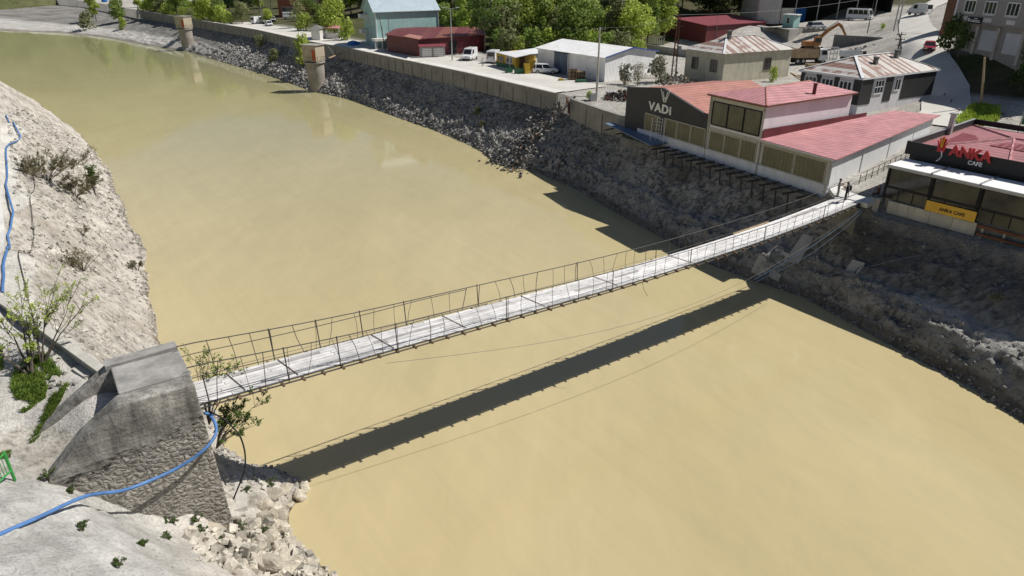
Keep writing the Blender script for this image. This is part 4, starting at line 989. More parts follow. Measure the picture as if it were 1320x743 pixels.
# ------------------------------------------------------------------ white hall
def build_hall():
    c0, c1, c3 = (14.32,109.49,8.6), (23.66,118.16,8.6), (4.46,124.0,8.6)
    h = thing('storage_hall', 'white sheet metal hall with blue gable trim and slate sliding door', 'storage hall', c0, math.atan2(c1[1]-c0[1],c1[0]-c0[0]))
    c2 = (c1[0]+c3[0]-c0[0], c1[1]+c3[1]-c0[1], 0); ze, zp = 12.25, 13.2
    pm = ((c0[0]+c1[0])/2,(c0[1]+c1[1])/2,zp); pb = ((c3[0]+c2[0])/2,(c3[1]+c2[1])/2,zp)
    m = MB()
    g = [(c0[0],c0[1],8.2),(c1[0],c1[1],8.2),(c1[0],c1[1],ze),pm,(c0[0],c0[1],ze)]; k = [(c3[0],c3[1],8.2),(c2[0],c2[1],8.2),(c2[0],c2[1],ze),pb,(c3[0],c3[1],ze)]
    m.add(g+k,[(0,1,2,3,4),(9,8,7,6,5),(0,4,9,5),(1,6,7,2),(0,5,6,1)]); m.build('wall', MT['hallwhite'], h)
    d,_ = unit(c0,c3); dd = Vector((d.x,d.y,0))*.4; gx,_ = unit(c0,c1); e = Vector((gx.x,gx.y,0))*.45
    up = Vector((0,0,.1)); 
    for s,(p,q,sg) in enumerate(((g[4],k[4],-1),(g[2],k[2],1))):
        p,q,r1,r2 = Vector(p)-dd+e*sg, Vector(q)+dd+e*sg, Vector(pb)+dd+up, Vector(pm)-dd+up
        p.z -= .02; q.z -= .02
        m = MB(); m.slab([p,q,r1,r2] if s==0 else [q,p,r2,r1], .08); m.build('roof', MT['hallroof'], h)
    m = MB(); a_ = Vector(g[4])-dd*1.02-e; b_ = Vector(pm)-dd*1.02+up*.7; c_ = Vector(g[2])-dd*1.02+e
    m.beam(a_,b_,.05,.2); m.beam(b_,c_,.05,.2); m.build('gable_trim', MT['bluetrim'], h)
    L = math.dist(c0[:2],c3[:2])
    panel('sliding_door', h, c3, c0, L*.27, L*.47, 8.65, 11.9, MT['slate'], .03, .08)
    panel('door_rail', h, c3, c0, L*.26, L*.49, 11.92, 12.12, MT['black'], .05, .1)
    panel('ridge_seam', h, c3, c0, L*.485, L*.50, 8.7, 12.1, MT['galv'], .03, .05)
build_hall()

# ------------------------------------------------------------------ dark red warehouse and annexes
def build_red():
    c0, c1, c3 = (42.33,158.45,8.8), (59.42,170.81,8.8), (39.45,165.29,8.8)
    h = thing('red_warehouse', 'dark red sheet metal warehouse with sloping red roof before the woods', 'warehouse', c0, math.atan2(c1[1]-c0[1],c1[0]-c0[0]))
    d,L = unit(c0,c1); n = Vector((-d.y,d.x)); W = 9.5
    c2 = (c1[0]+n.x*W,c1[1]+n.y*W); c3 = (c0[0]+n.x*W,c0[1]+n.y*W)
    m = MB(); m.prism([c0[:2],c1[:2],c2,c3],8.2,[13.3,13.3,14.3,14.3]); m.build('wall', MT['cladred'], h)
    m = MB(); m.slab([(c0[0]-d.x*.3-n.x*.4,c0[1]-d.y*.3-n.y*.4,13.42),(c1[0]+d.x*.3-n.x*.4,c1[1]+d.y*.3-n.y*.4,13.42),(c2[0]+d.x*.3,c2[1]+d.y*.3,14.5),(c3[0]-d.x*.3,c3[1]-d.y*.3,14.5)],.1); m.build('roof', MT['cladredX'], h)
    m = MB(); p = along(c0,c1,L*.16,9,.06); m.tube([(p[0],p[1],9),(p[0],p[1],15.2)],.05,5); m.build('downpipe', MT['galv'], h)
    a = (33.93,170.81,8.8); b = (39.1,165.29,8.8); d,L = unit(a,b); n = Vector((-d.y,d.x))
    g = thing('red_shed', 'small dark red shed with curved roof left of the red warehouse', 'shed', a, math.atan2(d.y,d.x))
    m = MB(); W = 6; prof = [(0,8.5),(L,8.5),(L,11.6),(L*.75,12.5),(L*.4,12.9),(0.2,11.8)]
    vs = [(a[0]+d.x*s,a[1]+d.y*s,z) for s,z in prof]+[(a[0]+d.x*s+n.x*W,a[1]+d.y*s+n.y*W,z) for s,z in prof]; k = 6
    m.add(vs,[tuple(range(k)),tuple(range(2*k-1,k-1,-1)),(0,k,k+1,1),(1,k+1,k+2,2),(5,k+5,k,0)]); m.build('wall', MT['cladred'], g)
    m = MB()
    for i in (2,3,4):
        p,q = vs[i],vs[i+1]; p2,q2 = vs[k+i],vs[k+i+1]; m.slab([(p[0],p[1],p[2]+.06),(p2[0],p2[1],p2[2]+.06),(q2[0],q2[1],q2[2]+.06),(q[0],q[1],q[2]+.06)],.05)
    m.build('roof', MT['cladredX'], g)
    panel('door', g, a, b, L*.35, L*.75, 8.8, 11.0, MT['rustbrown'], .04, .06)
build_red()
yw = thing('yard_wall', 'grey concrete yard wall with white pickets below the small red shed', 'wall', (29.87,158.45,8.8))
m = MB(); m.beam((27.9,152.35,9.4),(36.25,136.68,9.4),.25,1.6); m.build('wall_base', MT['conc'], yw)
m = MB(); p0,p1 = (29.37,155.14,9.6),(31.89,151.9,9.6)
for i in range(8):
    p = Vector(p0).lerp(Vector(p1),i/7); m.beam((p.x,p.y,9.9),(p.x,p.y,11.4),.35,.05)
m.build('pickets', MT['white'], yw)

# ------------------------------------------------------------------ pale teal house and its neighbours
def build_teal():
    c0, c1 = (-29.53,158.45,8.8), (-16.88,167.09,8.8); d,L = unit(c0,c1); n = Vector((-d.y,d.x)); W = 14
    c3 = (c0[0]-13*.38,c0[1]+13*.93,0); c2 = (c1[0]-13*.38,c1[1]+13*.93,0)
    h = thing('teal_house', 'two storey pale teal house with a pale blue metal roof', 'house', c0, math.atan2(d.y,d.x)); zt = 16.2
    m = MB(); m.prism([c0[:2],c1[:2],c2[:2],c3[:2]],8.0,zt); m.build('wall', MT['teal'], h)
    mid0 = ((c0[0]+c3[0])/2,(c0[1]+c3[1])/2,zt+3.4); mid1 = ((c1[0]+c2[0])/2,(c1[1]+c2[1])/2,zt+3.4)
    m = MB(); m.add([(c0[0],c0[1],zt),(c3[0],c3[1],zt),mid0,(c1[0],c1[1],zt),(c2[0],c2[1],zt),mid1],[(0,2,1),(3,4,5)]); m.build('gable', MT['teal'], h)
    ex = Vector((d.x,d.y,0))*.6; ey = Vector((c3[0]-c0[0],c3[1]-c0[1],0)).normalized()*.5; dn = Vector((0,0,-.22))
    for p,q,r,s,sg in ((c0,c1,mid1,mid0,-1),(c2,c3,mid0,mid1,1)):
        P0,P1 = Vector((p[0],p[1],zt))+ey*sg+dn, Vector((q[0],q[1],zt))+ey*sg+dn
        e0 = -ex if sg<0 else ex
        m = MB(); m.slab([P0+e0+Vector((0,0,.15)),P1-e0+Vector((0,0,.15)),Vector(r)-e0+Vector((0,0,.15)),Vector(s)+e0+Vector((0,0,.15))],.12); m.build('roof', MT['tealroof'], h)
    for c in (c0,c1):
        m = MB(); m.beam((c[0]-d.x*.02+d.y*.06,c[1]-.06,8.1),(c[0]+d.y*.06,c[1]-.06,zt-.25),.28,.2); m.build('corner_trim', MT['white'], h)
    Lg = math.dist(c0[:2],c3[:2])
    for t in (3.2,6.6):
        for z in (10.0,13.2): window(h,c3,c0,Lg-t-1.0,Lg-t,z,z+1.6,MT['white'],MT['glass'],0,.12,.04)
    for z in (11.6,14.8):
        m = MB(); p = along(c3,c0,1.6,z,.8); q = along(c3,c0,4.4,z,.8); m.beam(p,q,1.6,.9); m.build('balcony', MT['whitewarm'], h)
        window(h,c3,c0,2.0,3.0,z-1.6,z-.2,MT['white'],MT['glass'],0,.1,.04)
    # entrance canopy on the near corner
    m = MB(); p = along(c0,c1,-1.4,10.6,1.2); q = along(c0,c1,2.6,10.6,1.2); m.beam(p,q,2.0,.5); m.build('porch_roof', MT['whitewarm'], h)
    m = MB()
    for t in (-1.3,.3,1.8): p = along(c0,c1,t,9,1.9); m.beam((p[0],p[1],8.5),(p[0],p[1],10.4),.2,.2)
    m.build('porch_post', MT['white'], h)
build_teal()
def simple_house(name, label, px0, px1, py, z, ht, W, wallm, roofm, rh, wins, cat='house', skew=0.0):
    c0, c1 = px0, px1; d,L = unit(c0,c1); n = Vector((-d.y,d.x))
    c2 = (c1[0]+n.x*W,c1[1]+n.y*W,0); c3 = (c0[0]+n.x*W,c0[1]+n.y*W,0)
    h = thing(name, label, cat, (c0[0],c0[1],z), math.atan2(d.y,d.x)); zt = z+ht
    m = MB(); m.prism([c0[:2],c1[:2],c2[:2],c3[:2]],z-1,zt); m.build('wall', wallm, h)
    m = MB(); hip(m,[c0,c1,c2,c3],zt+.04,rh,.5,.5); m.build('roof', roofm, h)
    for t0,t1,z0,z1 in wins: window(h,c0,c1,t0*L,t1*L,z+z0,z+z1,MT['white'],MT['glass'],1,.1,.04)
    return h
simple_house('grey_house','pale grey house with dark balcony openings behind the teal house',(-30.06,253.67,9.6),(-19.32,253.67,9.6),0,9.6,7.5,8,MT['whitewarm'],MT['roofred'],1.8,[(.1,.45,4.2,5.8),(.6,.85,4.2,5.8),(.1,.4,1,2.5)])
simple_house('brick_house','orange brick house with white window band at the top left',(-81.6,257.1,9.4),(-65.82,257.1,9.4),0,9.4,8.0,9,MT['brick'],MT['roofred2'],1.8,[(.08,.35,1.5,3.2),(.45,.6,4,5.5),(.7,.9,4,5.5)])
simple_house('white_shed','small white shed with dark roof behind the river wall',(-49.43,178.73,8.8),(-47.32,178.73,8.8),0,8.8,2.4,3,MT['whitewarm'],MT['conc_dk'],.9,[],'shed')
kp = thing('red_canopy', 'small red pyramid canopy over a white stall left of the teal house', 'canopy', (-45.46,182.97,8.8))
m = MB(); q = [(-47.42,182.97,8.8),(-43.01,180.83,8.8),(-44.43,189.7,8.8),(-49.06,192.04,8.8)]; hip(m,q,11.2,1.1,.3,.9); m.build('canopy_roof', MT['roofred'], kp)
m = MB()
for p in q: m.beam((p[0],p[1],8.6),(p[0],p[1],11.2),.16,.16)
m.build('post', MT['white'], kp)
m = MB(); m.beam((q[0][0],q[0][1],9.4),(q[1][0],q[1][1],9.4),.3,1.2); m.build('counter', MT['whitewarm'], kp)
def build_flat_red():
    c0,c1,c2 = (-26.27,152.12,8.8), (-18.47,142.15,8.8), (-5.58,152.12,8.8)
    h = thing('red_workshop', 'low dark red workshop with flat red roof right of the teal house', 'workshop', c1)
    d,L = unit(c0,c1); n = Vector((-d.y,d.x)); c3 = (c2[0]-3,c2[1]+12,0); c4 = (c0[0]+1,c0[1]+11,0)
    poly = [c0[:2],c1[:2],c2[:2],c3[:2],c4[:2]]
    m = MB(); m.prism(poly,8.2,[12.0,12.0,12.0,12.6,12.6]); m.build('wall', MT['cladred'], h)
    m = MB(); cx,cy = sum(p[0] for p in poly)/5, sum(p[1] for p in poly)/5
    m.slab([(cx+(p[0]-cx)*1.04,cy+(p[1]-cy)*1.04,z) for p,z in zip(poly,[12.12,12.12,12.12,12.72,12.72])],.12); m.build('roof', MT['olddarkred'], h)
    m = MB(); m.slab([(-21.77,145.36,12.3),(-17.76,139.21,12.25),(-17.74,144.15,12.4),(-20.92,148.33,12.5)],.05); m.build('roof_patch', MT['roofred2'], h)
    panel('open_bay', h, c1, c2, 7.2, 9.0, 8.8, 11.3, MT['black'], .03, .05)
    s = thing('shutter_shed', 'grey lean-to shed with white slatted doors in front of the red workshop', 'shed', (-18.16,142.15,8.8))
    a,b = (-18.0,140.82,8.8), (-13.23,142.15,8.8); d,L = unit(a,b); n = Vector((-d.y,d.x))
    m = MB(); m.prism([a[:2],b[:2],(b[0]+n.x*.95,b[1]+n.y*.95),(a[0]+n.x*.95,a[1]+n.y*.95)],8.4,[10.7,10.7,10.9,10.9]); m.build('wall', MT['greyren'], s)
    m = MB(); m.slab([(a[0]-.2,a[1]-.5,10.8),(b[0]+.3,b[1]-.5,10.8),(b[0]+n.x*.9+.2,b[1]+n.y*.9,11.1),(a[0]+n.x*.9-.2,a[1]+n.y*.9,11.1)],.07); m.build('roof', MT['cladredX'], s)
    for t in (.08,.54): panel('slat_door', s, a, b, L*t, L*(t+.38), 8.9, 10.5, MT['whitewarm'], .03, .05)
    for i in range(4): panel('door_rail', s, a, b, L*.06, L*.94, 9.15+i*.4, 9.22+i*.4, MT['greyren'], .07, .03)
build_flat_red()
# ------------------------------------------------------------------ yellow kiosk
def build_kiosk():
    a,b = (-2.79,128.21,8.6),(0.54,122.99,8.6); d,L = unit(a,b); n = Vector((-d.y,d.x))
    k = thing('yellow_kiosk', 'yellow and green kiosk under a white canopy beside the storage hall', 'kiosk', a, math.atan2(d.y,d.x))
    c2,c3 = (b[0]+n.x*8,b[1]+n.y*5.0), (a[0]+n.x*8,a[1]+n.y*5.0)
    c1b = (4.26,130.42,8.6)
    m = MB(); m.prism([a[:2],b[:2],c1b[:2],(c1b[0]-3.6,c1b[1]+3.0)],8.2,10.9); m.build('wall', MT['yellow'], k)
    panel('counter', k, a, b, .1, L-.1, 8.65, 9.45, MT['grnpaint'], .06, .1)
    window(k, a, b, L*.55, L*.85, 9.6, 10.6, MT['white'], MT['glass'], 1, .1, .04)
    window(k, a, b, L*.1, L*.4, 9.6, 10.6, MT['yellow'], MT['glass'], 0, .1, .04)
    L2 = math.dist(b[:2],c1b[:2]); panel('door', k, b, c1b, L2*.2, L2*.45, 8.65, 10.6, MT['rustbrown'], .04, .05)
    m = MB(); m.slab([(-3.05,128.41,11.1),(0.52,120.96,11.0),(2.94,123.76,11.2),(0.28,127.75,11.3)],.1); m.slab([(2.98,123.76,11.2),(6.19,124.44,11.0),(4.3,133.05,11.3),(0.32,127.75,11.3)],.1); m.build('canopy_roof', MT['white'], k)
    m = MB()
    for p in ((-0.41,124.0,8.6),(4.5,125.03,8.6),(5.96,130.42,8.6)): m.beam((p[0],p[1],8.5),(p[0],p[1],10.95),.12,.12)
    m.build('canopy_post', MT['white'], k)
build_kiosk()
# ------------------------------------------------------------------ large grey building, upper right
def build_grey():
    a,b = (62.11,102.83,14.8), (62.34,85.86,14.8); d,L = unit(a,b); n = Vector((-d.y,d.x)); W = 12
    b = (a[0]+d.x*26,a[1]+d.y*26,14.4); L = 26
    c2,c3 = (b[0]+n.x*W,b[1]+n.y*W),(a[0]+n.x*W,a[1]+n.y*W)
    h = thing('grey_building', 'large grey two storey building with white windows above roller shutters', 'building', a, math.atan2(d.y,d.x))
    z1 = 17.9
    m = MB(); m.prism([(a[0]+n.x*.9,a[1]+n.y*.9),(b[0]+n.x*.9,b[1]+n.y*.9),c2,c3],12.5,z1); m.build('wall', MT['greyren'], h)
    m = MB(); m.prism([a[:2],b[:2],c2,c3],z1+.003,z1+7); m.build('upper_wall', MT['greyren'], h)
    m = MB(); m.beam((a[0]-.03,a[1]-.03,z1+.05),(a[0]-.03,a[1]-.03,z1+7),.3,.3); m.build('corner_trim', MT['white'], h)
    for t in (1.75,6.0,10.3,15): window(h,a,b,t,t+2.3,z1+1.25,z1+2.75,MT['white'],MT['glass'],2,.14,.05,sill=True)
    for t in (2,6.4,10.9): panel('wall_patch', h, a, b, t-.1, t+1.5, z1+.25, z1+.75, MT['lilac'], .02, .03)
    ga = (a[0]+n.x*.9,a[1]+n.y*.9,0); gb = (b[0]+n.x*.9,b[1]+n.y*.9,0)
    for t in (5.4,10.2,14.6): panel('roller_shutter', h, ga, gb, t, t+3.0, 14.6, 17.1, MT['shutter'], .03, .06)
    for t in (4.6,8.9,13.6): panel('pilaster', h, ga, gb, t-.25, t+.25, 13.5, 17.55, MT['conc_lt'], .15, .3)
    window(h, ga, gb, 3.0, 4.2, 15.8, 16.8, MT['greyren'], MT['glass'], 1, .1, .04)
    panel('door', h, ga, gb, 1.2, 2.4, 14.5, 16.8, MT['black'], .03, .06)
    sb = thing('shop_sign', 'black shop sign with white emblem and lines on the grey building', 'sign', along(a,b,3.5,17.5,.1))
    panel('sign_board', sb, a, b, 3.1, 6.1, z1-.05, z1+.75, MT['black'], .12, .08)
    for za,t0,t1 in ((z1+.18,3.9,6.0),(z1+.34,3.9,5.8),(z1+.58,4.6,5.3)): panel('sign_line', sb, a, b, t0, t1, za-.05, za+.05, MT['white'], .175, .02)
    m = MB(); p = along(a,b,3.5,z1+.36,.17); q = along(a,b,3.5,z1+.36,.19); m.tube([p,q],.24,14); m.build('sign_emblem', MT['white'], sb)
MT['shutter'] = paint('roller_shutter', (.58,.60,.66), .6, .06, .5, dirt=.2)
build_grey()
bs = thing('wooden_shed', 'dark brown timber shed and orange door beside the grey building', 'shed', (75.82,128.03,14.0))
a,b = (71.27,121.07,14.2),(70.27,116.86,14.2); d,L = unit(a,b); n=Vector((-d.y,d.x))
m = MB(); m.prism([a[:2],b[:2],(b[0]+n.x*9,b[1]+n.y*9),(a[0]+n.x*9,a[1]+n.y*9)],12,22.5); m.build('wall', MT['rustbrown'], bs)
a,b = (68.59,116.46,14.0),(67.63,112.62,14.0)
m = MB(); m.beam((a[0],a[1],14.5),(b[0],b[1],14.5),.2,2.6); m.build('gate', MT['woodor'] if 'woodor' in MT else MT['brick'], bs)
# ------------------------------------------------------------------ open depot at the top right
def build_depot():
    a,b = (57.55,172.07,13.0),(88.73,172.43,14.0); d,L = unit(a,b); n=Vector((-d.y,d.x))
    h = thing('open_depot', 'dark open-fronted depot shed with slender posts at the top of the photo', 'depot', a, math.atan2(d.y,d.x))
    W = 12
    m = MB(); m.beam((a[0]+n.x*W,a[1]+n.y*W,17),(b[0]+n.x*W,b[1]+n.y*W,17),.3,9); m.beam((b[0],b[1],17),(b[0]+n.x*W,b[1]+n.y*W,17),.3,9); m.build('wall', MT['black'], h)
    m = MB(); m.beam((a[0],a[1],17),(a[0]+n.x*W,a[1]+n.y*W,17),.3,9.0)
    m.build('wall', MT['conc_lt'], h)
    m = MB(); p,q = along(a,b,0.0,13,.02),along(a,b,L*.17,13,.02); m.beam((p[0],p[1],17),(q[0],q[1],17),.3,8.4); m.build('front_wall', MT['greyren2'], h)
    m = MB(); p,q = along(a,b,L*.175,13,.02),along(a,b,L*.27,13,.02); m.beam((p[0],p[1],14.6),(q[0],q[1],14.6),.3,3.4); m.build('low_wall', MT['conc_lt'], h)
    m = MB(); m.slab([(a[0]-d.y*-.0+.0,a[1]-1.2,20.6),(b[0]+1,b[1]-1.2,20.6),(b[0]+n.x*W,b[1]+n.y*W,21.4),(a[0]+n.x*W,a[1]+n.y*W,21.4)],.25); m.build('roof', MT['conc_dk'], h)
    for t in (.28,.45,.60,.74,.88):
        p = along(a,b,L*t,13,.05); m = MB(); m.tube([(p[0],p[1],12.6),(p[0],p[1],20.5)],.12,6); m.build('post', MT['galv'], h)
    m = MB(); p = along(a,b,L*.36,14.6,-5); m.box(p,(3.4,2.4,3.0),.5); m.build('tarp_cover', MT['tarp'], h)
MT['greyren2'] = paint('pale_wall', (.50,.48,.46), .85, .1, .4, dirt=.4)
build_depot()
pf = thing('loading_platform', 'concrete loading platform with a retaining face below the open depot', 'platform', (60.1,157.67,10.0))
m = MB(); q = [(56.55,175.1,10.0),(59.47,155.93,10.0),(70.03,164.99,10.0)]; qb = [(69.24,157.85,13.0),(56.11,162.33,13.0)]
m.prism([q[0][:2],q[1][:2],q[2][:2],qb[0][:2],qb[1][:2]],8.8,12.75); m.build('platform_block', MT['conc'], pf)
rw = thing('yard_retaining_wall', 'dark retaining wall below the depot yard behind the excavator', 'retaining wall', (72.18,152.58,10.0))
m = MB(); m.beam((63.09,141.86,11.3),(69.6,135.87,11.3),.4,3.2); m.beam((69.6,135.87,11.3),(75.93,147.18,12.0),.4,2.6); m.build('wall_face', MT['conc_dk'], rw)
cb = thing('green_cabin', 'small green cabin with a white roof on the loading platform', 'cabin', (60.7,160.62,12.8))
a,b = (60.31,162.87,12.8),(61.9,160.62,12.8); d,L = unit(a,b); n=Vector((-d.y,d.x))
m = MB(); m.prism([a[:2],b[:2],(b[0]+n.x*2.2,b[1]+n.y*2.2),(a[0]+n.x*2.2,a[1]+n.y*2.2)],12.7,15.3); m.build('wall', MT['greencab'] if 'greencab' in MT else MT['teal'], cb)
m = MB(); m.slab([(a[0]-.4,a[1]-.4,15.5),(b[0]+.5,b[1]-.4,15.5),(b[0]+n.x*2.5,b[1]+n.y*2.5,15.5),(a[0]+n.x*2.5-.4,a[1]+n.y*2.5,15.5)],.18); m.build('roof', MT['white'], cb)
window(cb,a,b,L*.35,L*.6,13.6,14.8,MT['white'],MT['glass'],0,.08,.03)

# ------------------------------------------------------------------ river walls and pavements
def build_wall():
    def seg(pts, name, label):
        w_ = thing(name, label, 'retaining wall', P(pts[0][0],pts[0][1],6))
        m = MB(); k = MB()
        for (u0,v0),(u1,v1) in zip(pts,pts[1:]):
            m.beam(P(u0,v0,7.25),P(u1,v1,7.25),.32,2.9); k.beam(P(u0,v0,8.74),P(u1,v1,8.74),.42,.1)
        m.build('wall_face', MT['riverwall'], w_); k.build('coping', MT['conc'], w_)
        # upright ribs
        L = 0; r = MB()
        for (u0,v0),(u1,v1) in zip(pts,pts[1:]):
            n = max(1,int(math.hypot(u1-u0,v1-v0)/3.2))
            for i in range(n):
                t = i/n; r.beam(P(u0+(u1-u0)*t,v0+(v1-v0)*t-.19,5.9),P(u0+(u1-u0)*t,v0+(v1-v0)*t-.19,8.2),.12,.1)
        r.build('ribs', MT['conc_dk'], w_)
    main = [p for p in WALL if -330 < p[0] < -48]+[(-49.4,8.3)]
    fine = []
    for (u0,v0),(u1,v1) in zip(main,main[1:]):
        n = max(1,int(abs(u1-u0)/6))
        for i in range(n):
            fine.append((u0+(u1-u0)*i/n,v0+(v1-v0)*i/n))
    fine.append(main[-1])
    seg(fine, 'river_wall', 'long grey concrete river wall along the far bank road')
    seg([(-44.6,7.15),(-40,6.1),(-36,5.3),(-31.2,4.6)], 'river_wall', 'short grey river wall between the rubble slide and the charcoal gable')
MT['riverwall'] = paint('river_wall_concrete', (.30,.29,.265), .9, .2, .35, fine=6, dirt=.6, bmp=.4)
build_wall()
def gz(x, y):
    u,v = UV(x,y); return far_z(x,y)
def drape(name, pts, width, mat, dz_=.05, n=6, side=0):
    """strip that follows the ground: pts (u,v) centre line"""
    fine = []
    for (u0,v0),(u1,v1) in zip(pts,pts[1:]):
        k = max(2,int(math.hypot(u1-u0,v1-v0)/1.5))
        fine += [(u0+(u1-u0)*i/k,v0+(v1-v0)*i/k) for i in range(k)]
    fine.append(pts[-1]); q = []
    for i,(u,v) in enumerate(fine):
        a = fine[max(0,i-1)]; b = fine[min(len(fine)-1,i+1)]; d = Vector((b[0]-a[0],b[1]-a[1])).normalized(); nn = Vector((-d.y,d.x))
        for j in range(n+1):
            o = (j/n-.5)*width; q.append(P(u+nn.x*o,v+nn.y*o)[:2])
    z = tps_eval(TOWN,q)+dz_
    z = np.maximum(z, 8.4+dz_) if side else z
    pts3 = [(x,y,float(zz)) for (x,y),zz in zip(q,z)]
    return grid_obj(name, len(fine), n+1, pts3, [(1,1,1)]*len(pts3), mat)
MT['road'] = paint('dusty_asphalt', (.60,.58,.53), .9, .12, .25, fine=3, dirt=.0, bmp=.2)
MT['pave'] = paint('white_pavement', (.70,.68,.63), .9, .12, .4, fine=5, dirt=.0, bmp=.2)
struct(drape('riverside_road', [(-222,9.2),(-187,11.8),(-142,12.0),(-123,13.6),(-97,13.9),(-75,14.6),(-62,14.0),(-50,14.4)], 8, MT['road'], .13, 6, 1))
struct(drape('pavement', [(-240,2.9),(-187,7.4),(-142,7.6),(-123,9.3),(-97,9.6),(-75,10.2),(-60,9.8),(-50,9.5)], 1.8, MT['pave'], .2, 3, 1))
struct(drape('hill_road', [(-7,27),(-9,33),(-14.5,44),(-21,52),(-27,61),(-33,72),(-41,86),(-49,100),(-56,118),(-60,135)], 5.0, MT['road'], .14, 6))

# ------------------------------------------------------------------ round intake towers standing in the water
def tower(x, y, label, r, hgt, dead):
    t = thing('intake_tower', label, 'tower', (x,y,0)); 
    m = MB(); m.lathe((x,y,0),[(r*.84,-1),(r*.86,1.2),(r*.93,2.6),(r*.98,4.0),(r,hgt*.60),(r*1.02,hgt*.62)],28); m.build('shaft', MT['towerc'], t, smooth=False)
    m = MB(); m.lathe((x,y,0),[(r*1.14,hgt*.62),(r*1.16,hgt*.63),(r*1.16,hgt*.645),(r*.9,hgt*.65)],28); m.build('gallery', MT['conc'], t)
    m = MB(); w_ = r*1.72
    ang = -.35
    m.box((x,y,hgt*.83),(w_,w_,hgt*.33),ang); m.build('hut', MT['hut'], t)
    m = MB(); m.box((x,y,hgt+.05),(w_+.45,w_+.4,.16),ang); m.build('hut_roof', MT['conc'], t)
    def loc(dx,dy,z): c,s = math.cos(ang),math.sin(ang); return (x+dx*c-dy*s,y+dx*s+dy*c,z)
    m = MB(); m.beam(loc(w_*.22,-w_/2-.03,hgt*.80),loc(w_*.47,-w_/2-.03,hgt*.80),.06,hgt*.22); d = m.build('door', MT['reddoor'], t)
    m = MB()
    for k in range(7):
        a = ang-1.9+k*.42; m.tube([(x+r*1.12*math.cos(a),y+r*1.12*math.sin(a),hgt*.66),(x+r*1.12*math.cos(a),y+r*1.12*math.sin(a),hgt*.66+1.0)],.03,4)
    m.tube([(x+r*1.12*math.cos(ang-1.9+k*.2),y+r*1.12*math.sin(ang-1.9+k*.2),hgt*.66+1.0) for k in range(13)],.03,4); m.build('railing', MT['steel'], t)
    return t
MT['towerc'] = paint('tower_concrete', (.40,.36,.31), .9, .25, .5, fine=4, dirt=.7)
MT['hut'] = paint('hut_render', (.50,.43,.32), .9, .15, .6, dirt=.5)
MT['reddoor'] = paint('red_door', (.48,.09,.03), .6, .1, 1)
p = (-42.98,154.23,0.0); tower(p[0],p[1]+1.2,'nearer round concrete intake tower with a red door standing at the water edge',1.95,9.7,0)
p = (-107.59,237.94,0.0); tower(p[0],p[1]+1.5,'farther round concrete intake tower with a red door near the top left',2.1,10.6,0)
gw = thing('tower_gangway', 'thin gangway and stay poles from the river wall to the nearer intake tower', 'gangway', (-42.9,172.52,6.0))
p = (-41.31,160.48,8.6); q = (-33.95,150.86,8.0)
m = MB(); m.beam((-40.03,156.52,6.9),(-37.83,163.83,7.6),.5,.1); m.build('walkway_plank', MT['woodlt'], gw)
m = MB(); m.tube([(-40.74,159.72,9.0),(-38.92,160.7,5.6)],.06,5); m.build('stay_pole', MT['galv'], gw)
m = MB(); m.tube([(-35.93,157.21,8.6),(-39.27,161.26,5.2)],.09,5); m.build('stay_pole', MT['conc'], gw)
# ------------------------------------------------------------------ foliage
def leaf_cloud(rnd, blobs, n, size, flat=.6):
    """leaf clumps (each a bent pair of quads) on the shells of overlapping blobs"""
    m = MB(); tot = sum(b[3]**2 for b in blobs)
    for (bx,by,bz,br) in blobs:
        k = int(n*br*br/tot)
        for _ in range(k):
            th = rnd.uniform(0,2*math.pi); ct = rnd.uniform(-.75,1); st = math.sqrt(max(0,1-ct*ct)); rr = br*rnd.uniform(.55,1.08)
            nrm = Vector((st*math.cos(th),st*math.sin(th),ct)); p = Vector((bx,by,bz))+Vector((nrm.x*rr,nrm.y*rr,nrm.z*rr*flat*1.3))
            a = Vector((rnd.gauss(0,1),rnd.gauss(0,1),rnd.gauss(0,.7)))
            nn = (nrm+a*.55).normalized(); t = nn.cross(Vector((rnd.gauss(0,1),rnd.gauss(0,1),rnd.gauss(0,1)))).normalized(); b = nn.cross(t)
            s = size*rnd.uniform(.6,1.35); w_ = s*rnd.uniform(.45,.8)
            m.add([p-t*s*.5, p+b*w_*.5-t*s*.05+nn*s*.08, p+t*s*.5, p-b*w_*.5+t*s*.08],[(0,1,2,3)])
    return m
def crown_blobs(rnd, w, h, z0, n=11):
    out = []
    for i in range(n):
        t = (i+.5)/n; r = w*.5*math.sin(math.pi*(.18+.72*t))**.8
        a = rnd.uniform(0,6.28); d = r*rnd.uniform(.25,.75)
        out.append((d*math.cos(a),d*math.sin(a),z0+h*(.12+.8*t)+rnd.uniform(-.06,.06)*h,w*rnd.uniform(.2,.32)))
    return out
def trunk_mesh(rnd, h, r, blobs, lean=0):
    m = MB(); top = (lean,0,h*.72)
    m.tube([(0,0,-.5),(lean*.2+rnd.uniform(-.1,.1),rnd.uniform(-.1,.1),h*.3),top],[r,r*.72,r*.28],6)
    for b in blobs[:7]:
        z = h*rnd.uniform(.28,.6); s = (lean*z/h*.8,0,z); e = (b[0]*.85,b[1]*.85,b[2])
        m.tube([s,((s[0]+e[0])/2,(s[1]+e[1])/2,(s[2]+e[2])/2+.2),e],[r*.35,r*.22,r*.06],4)
    return m
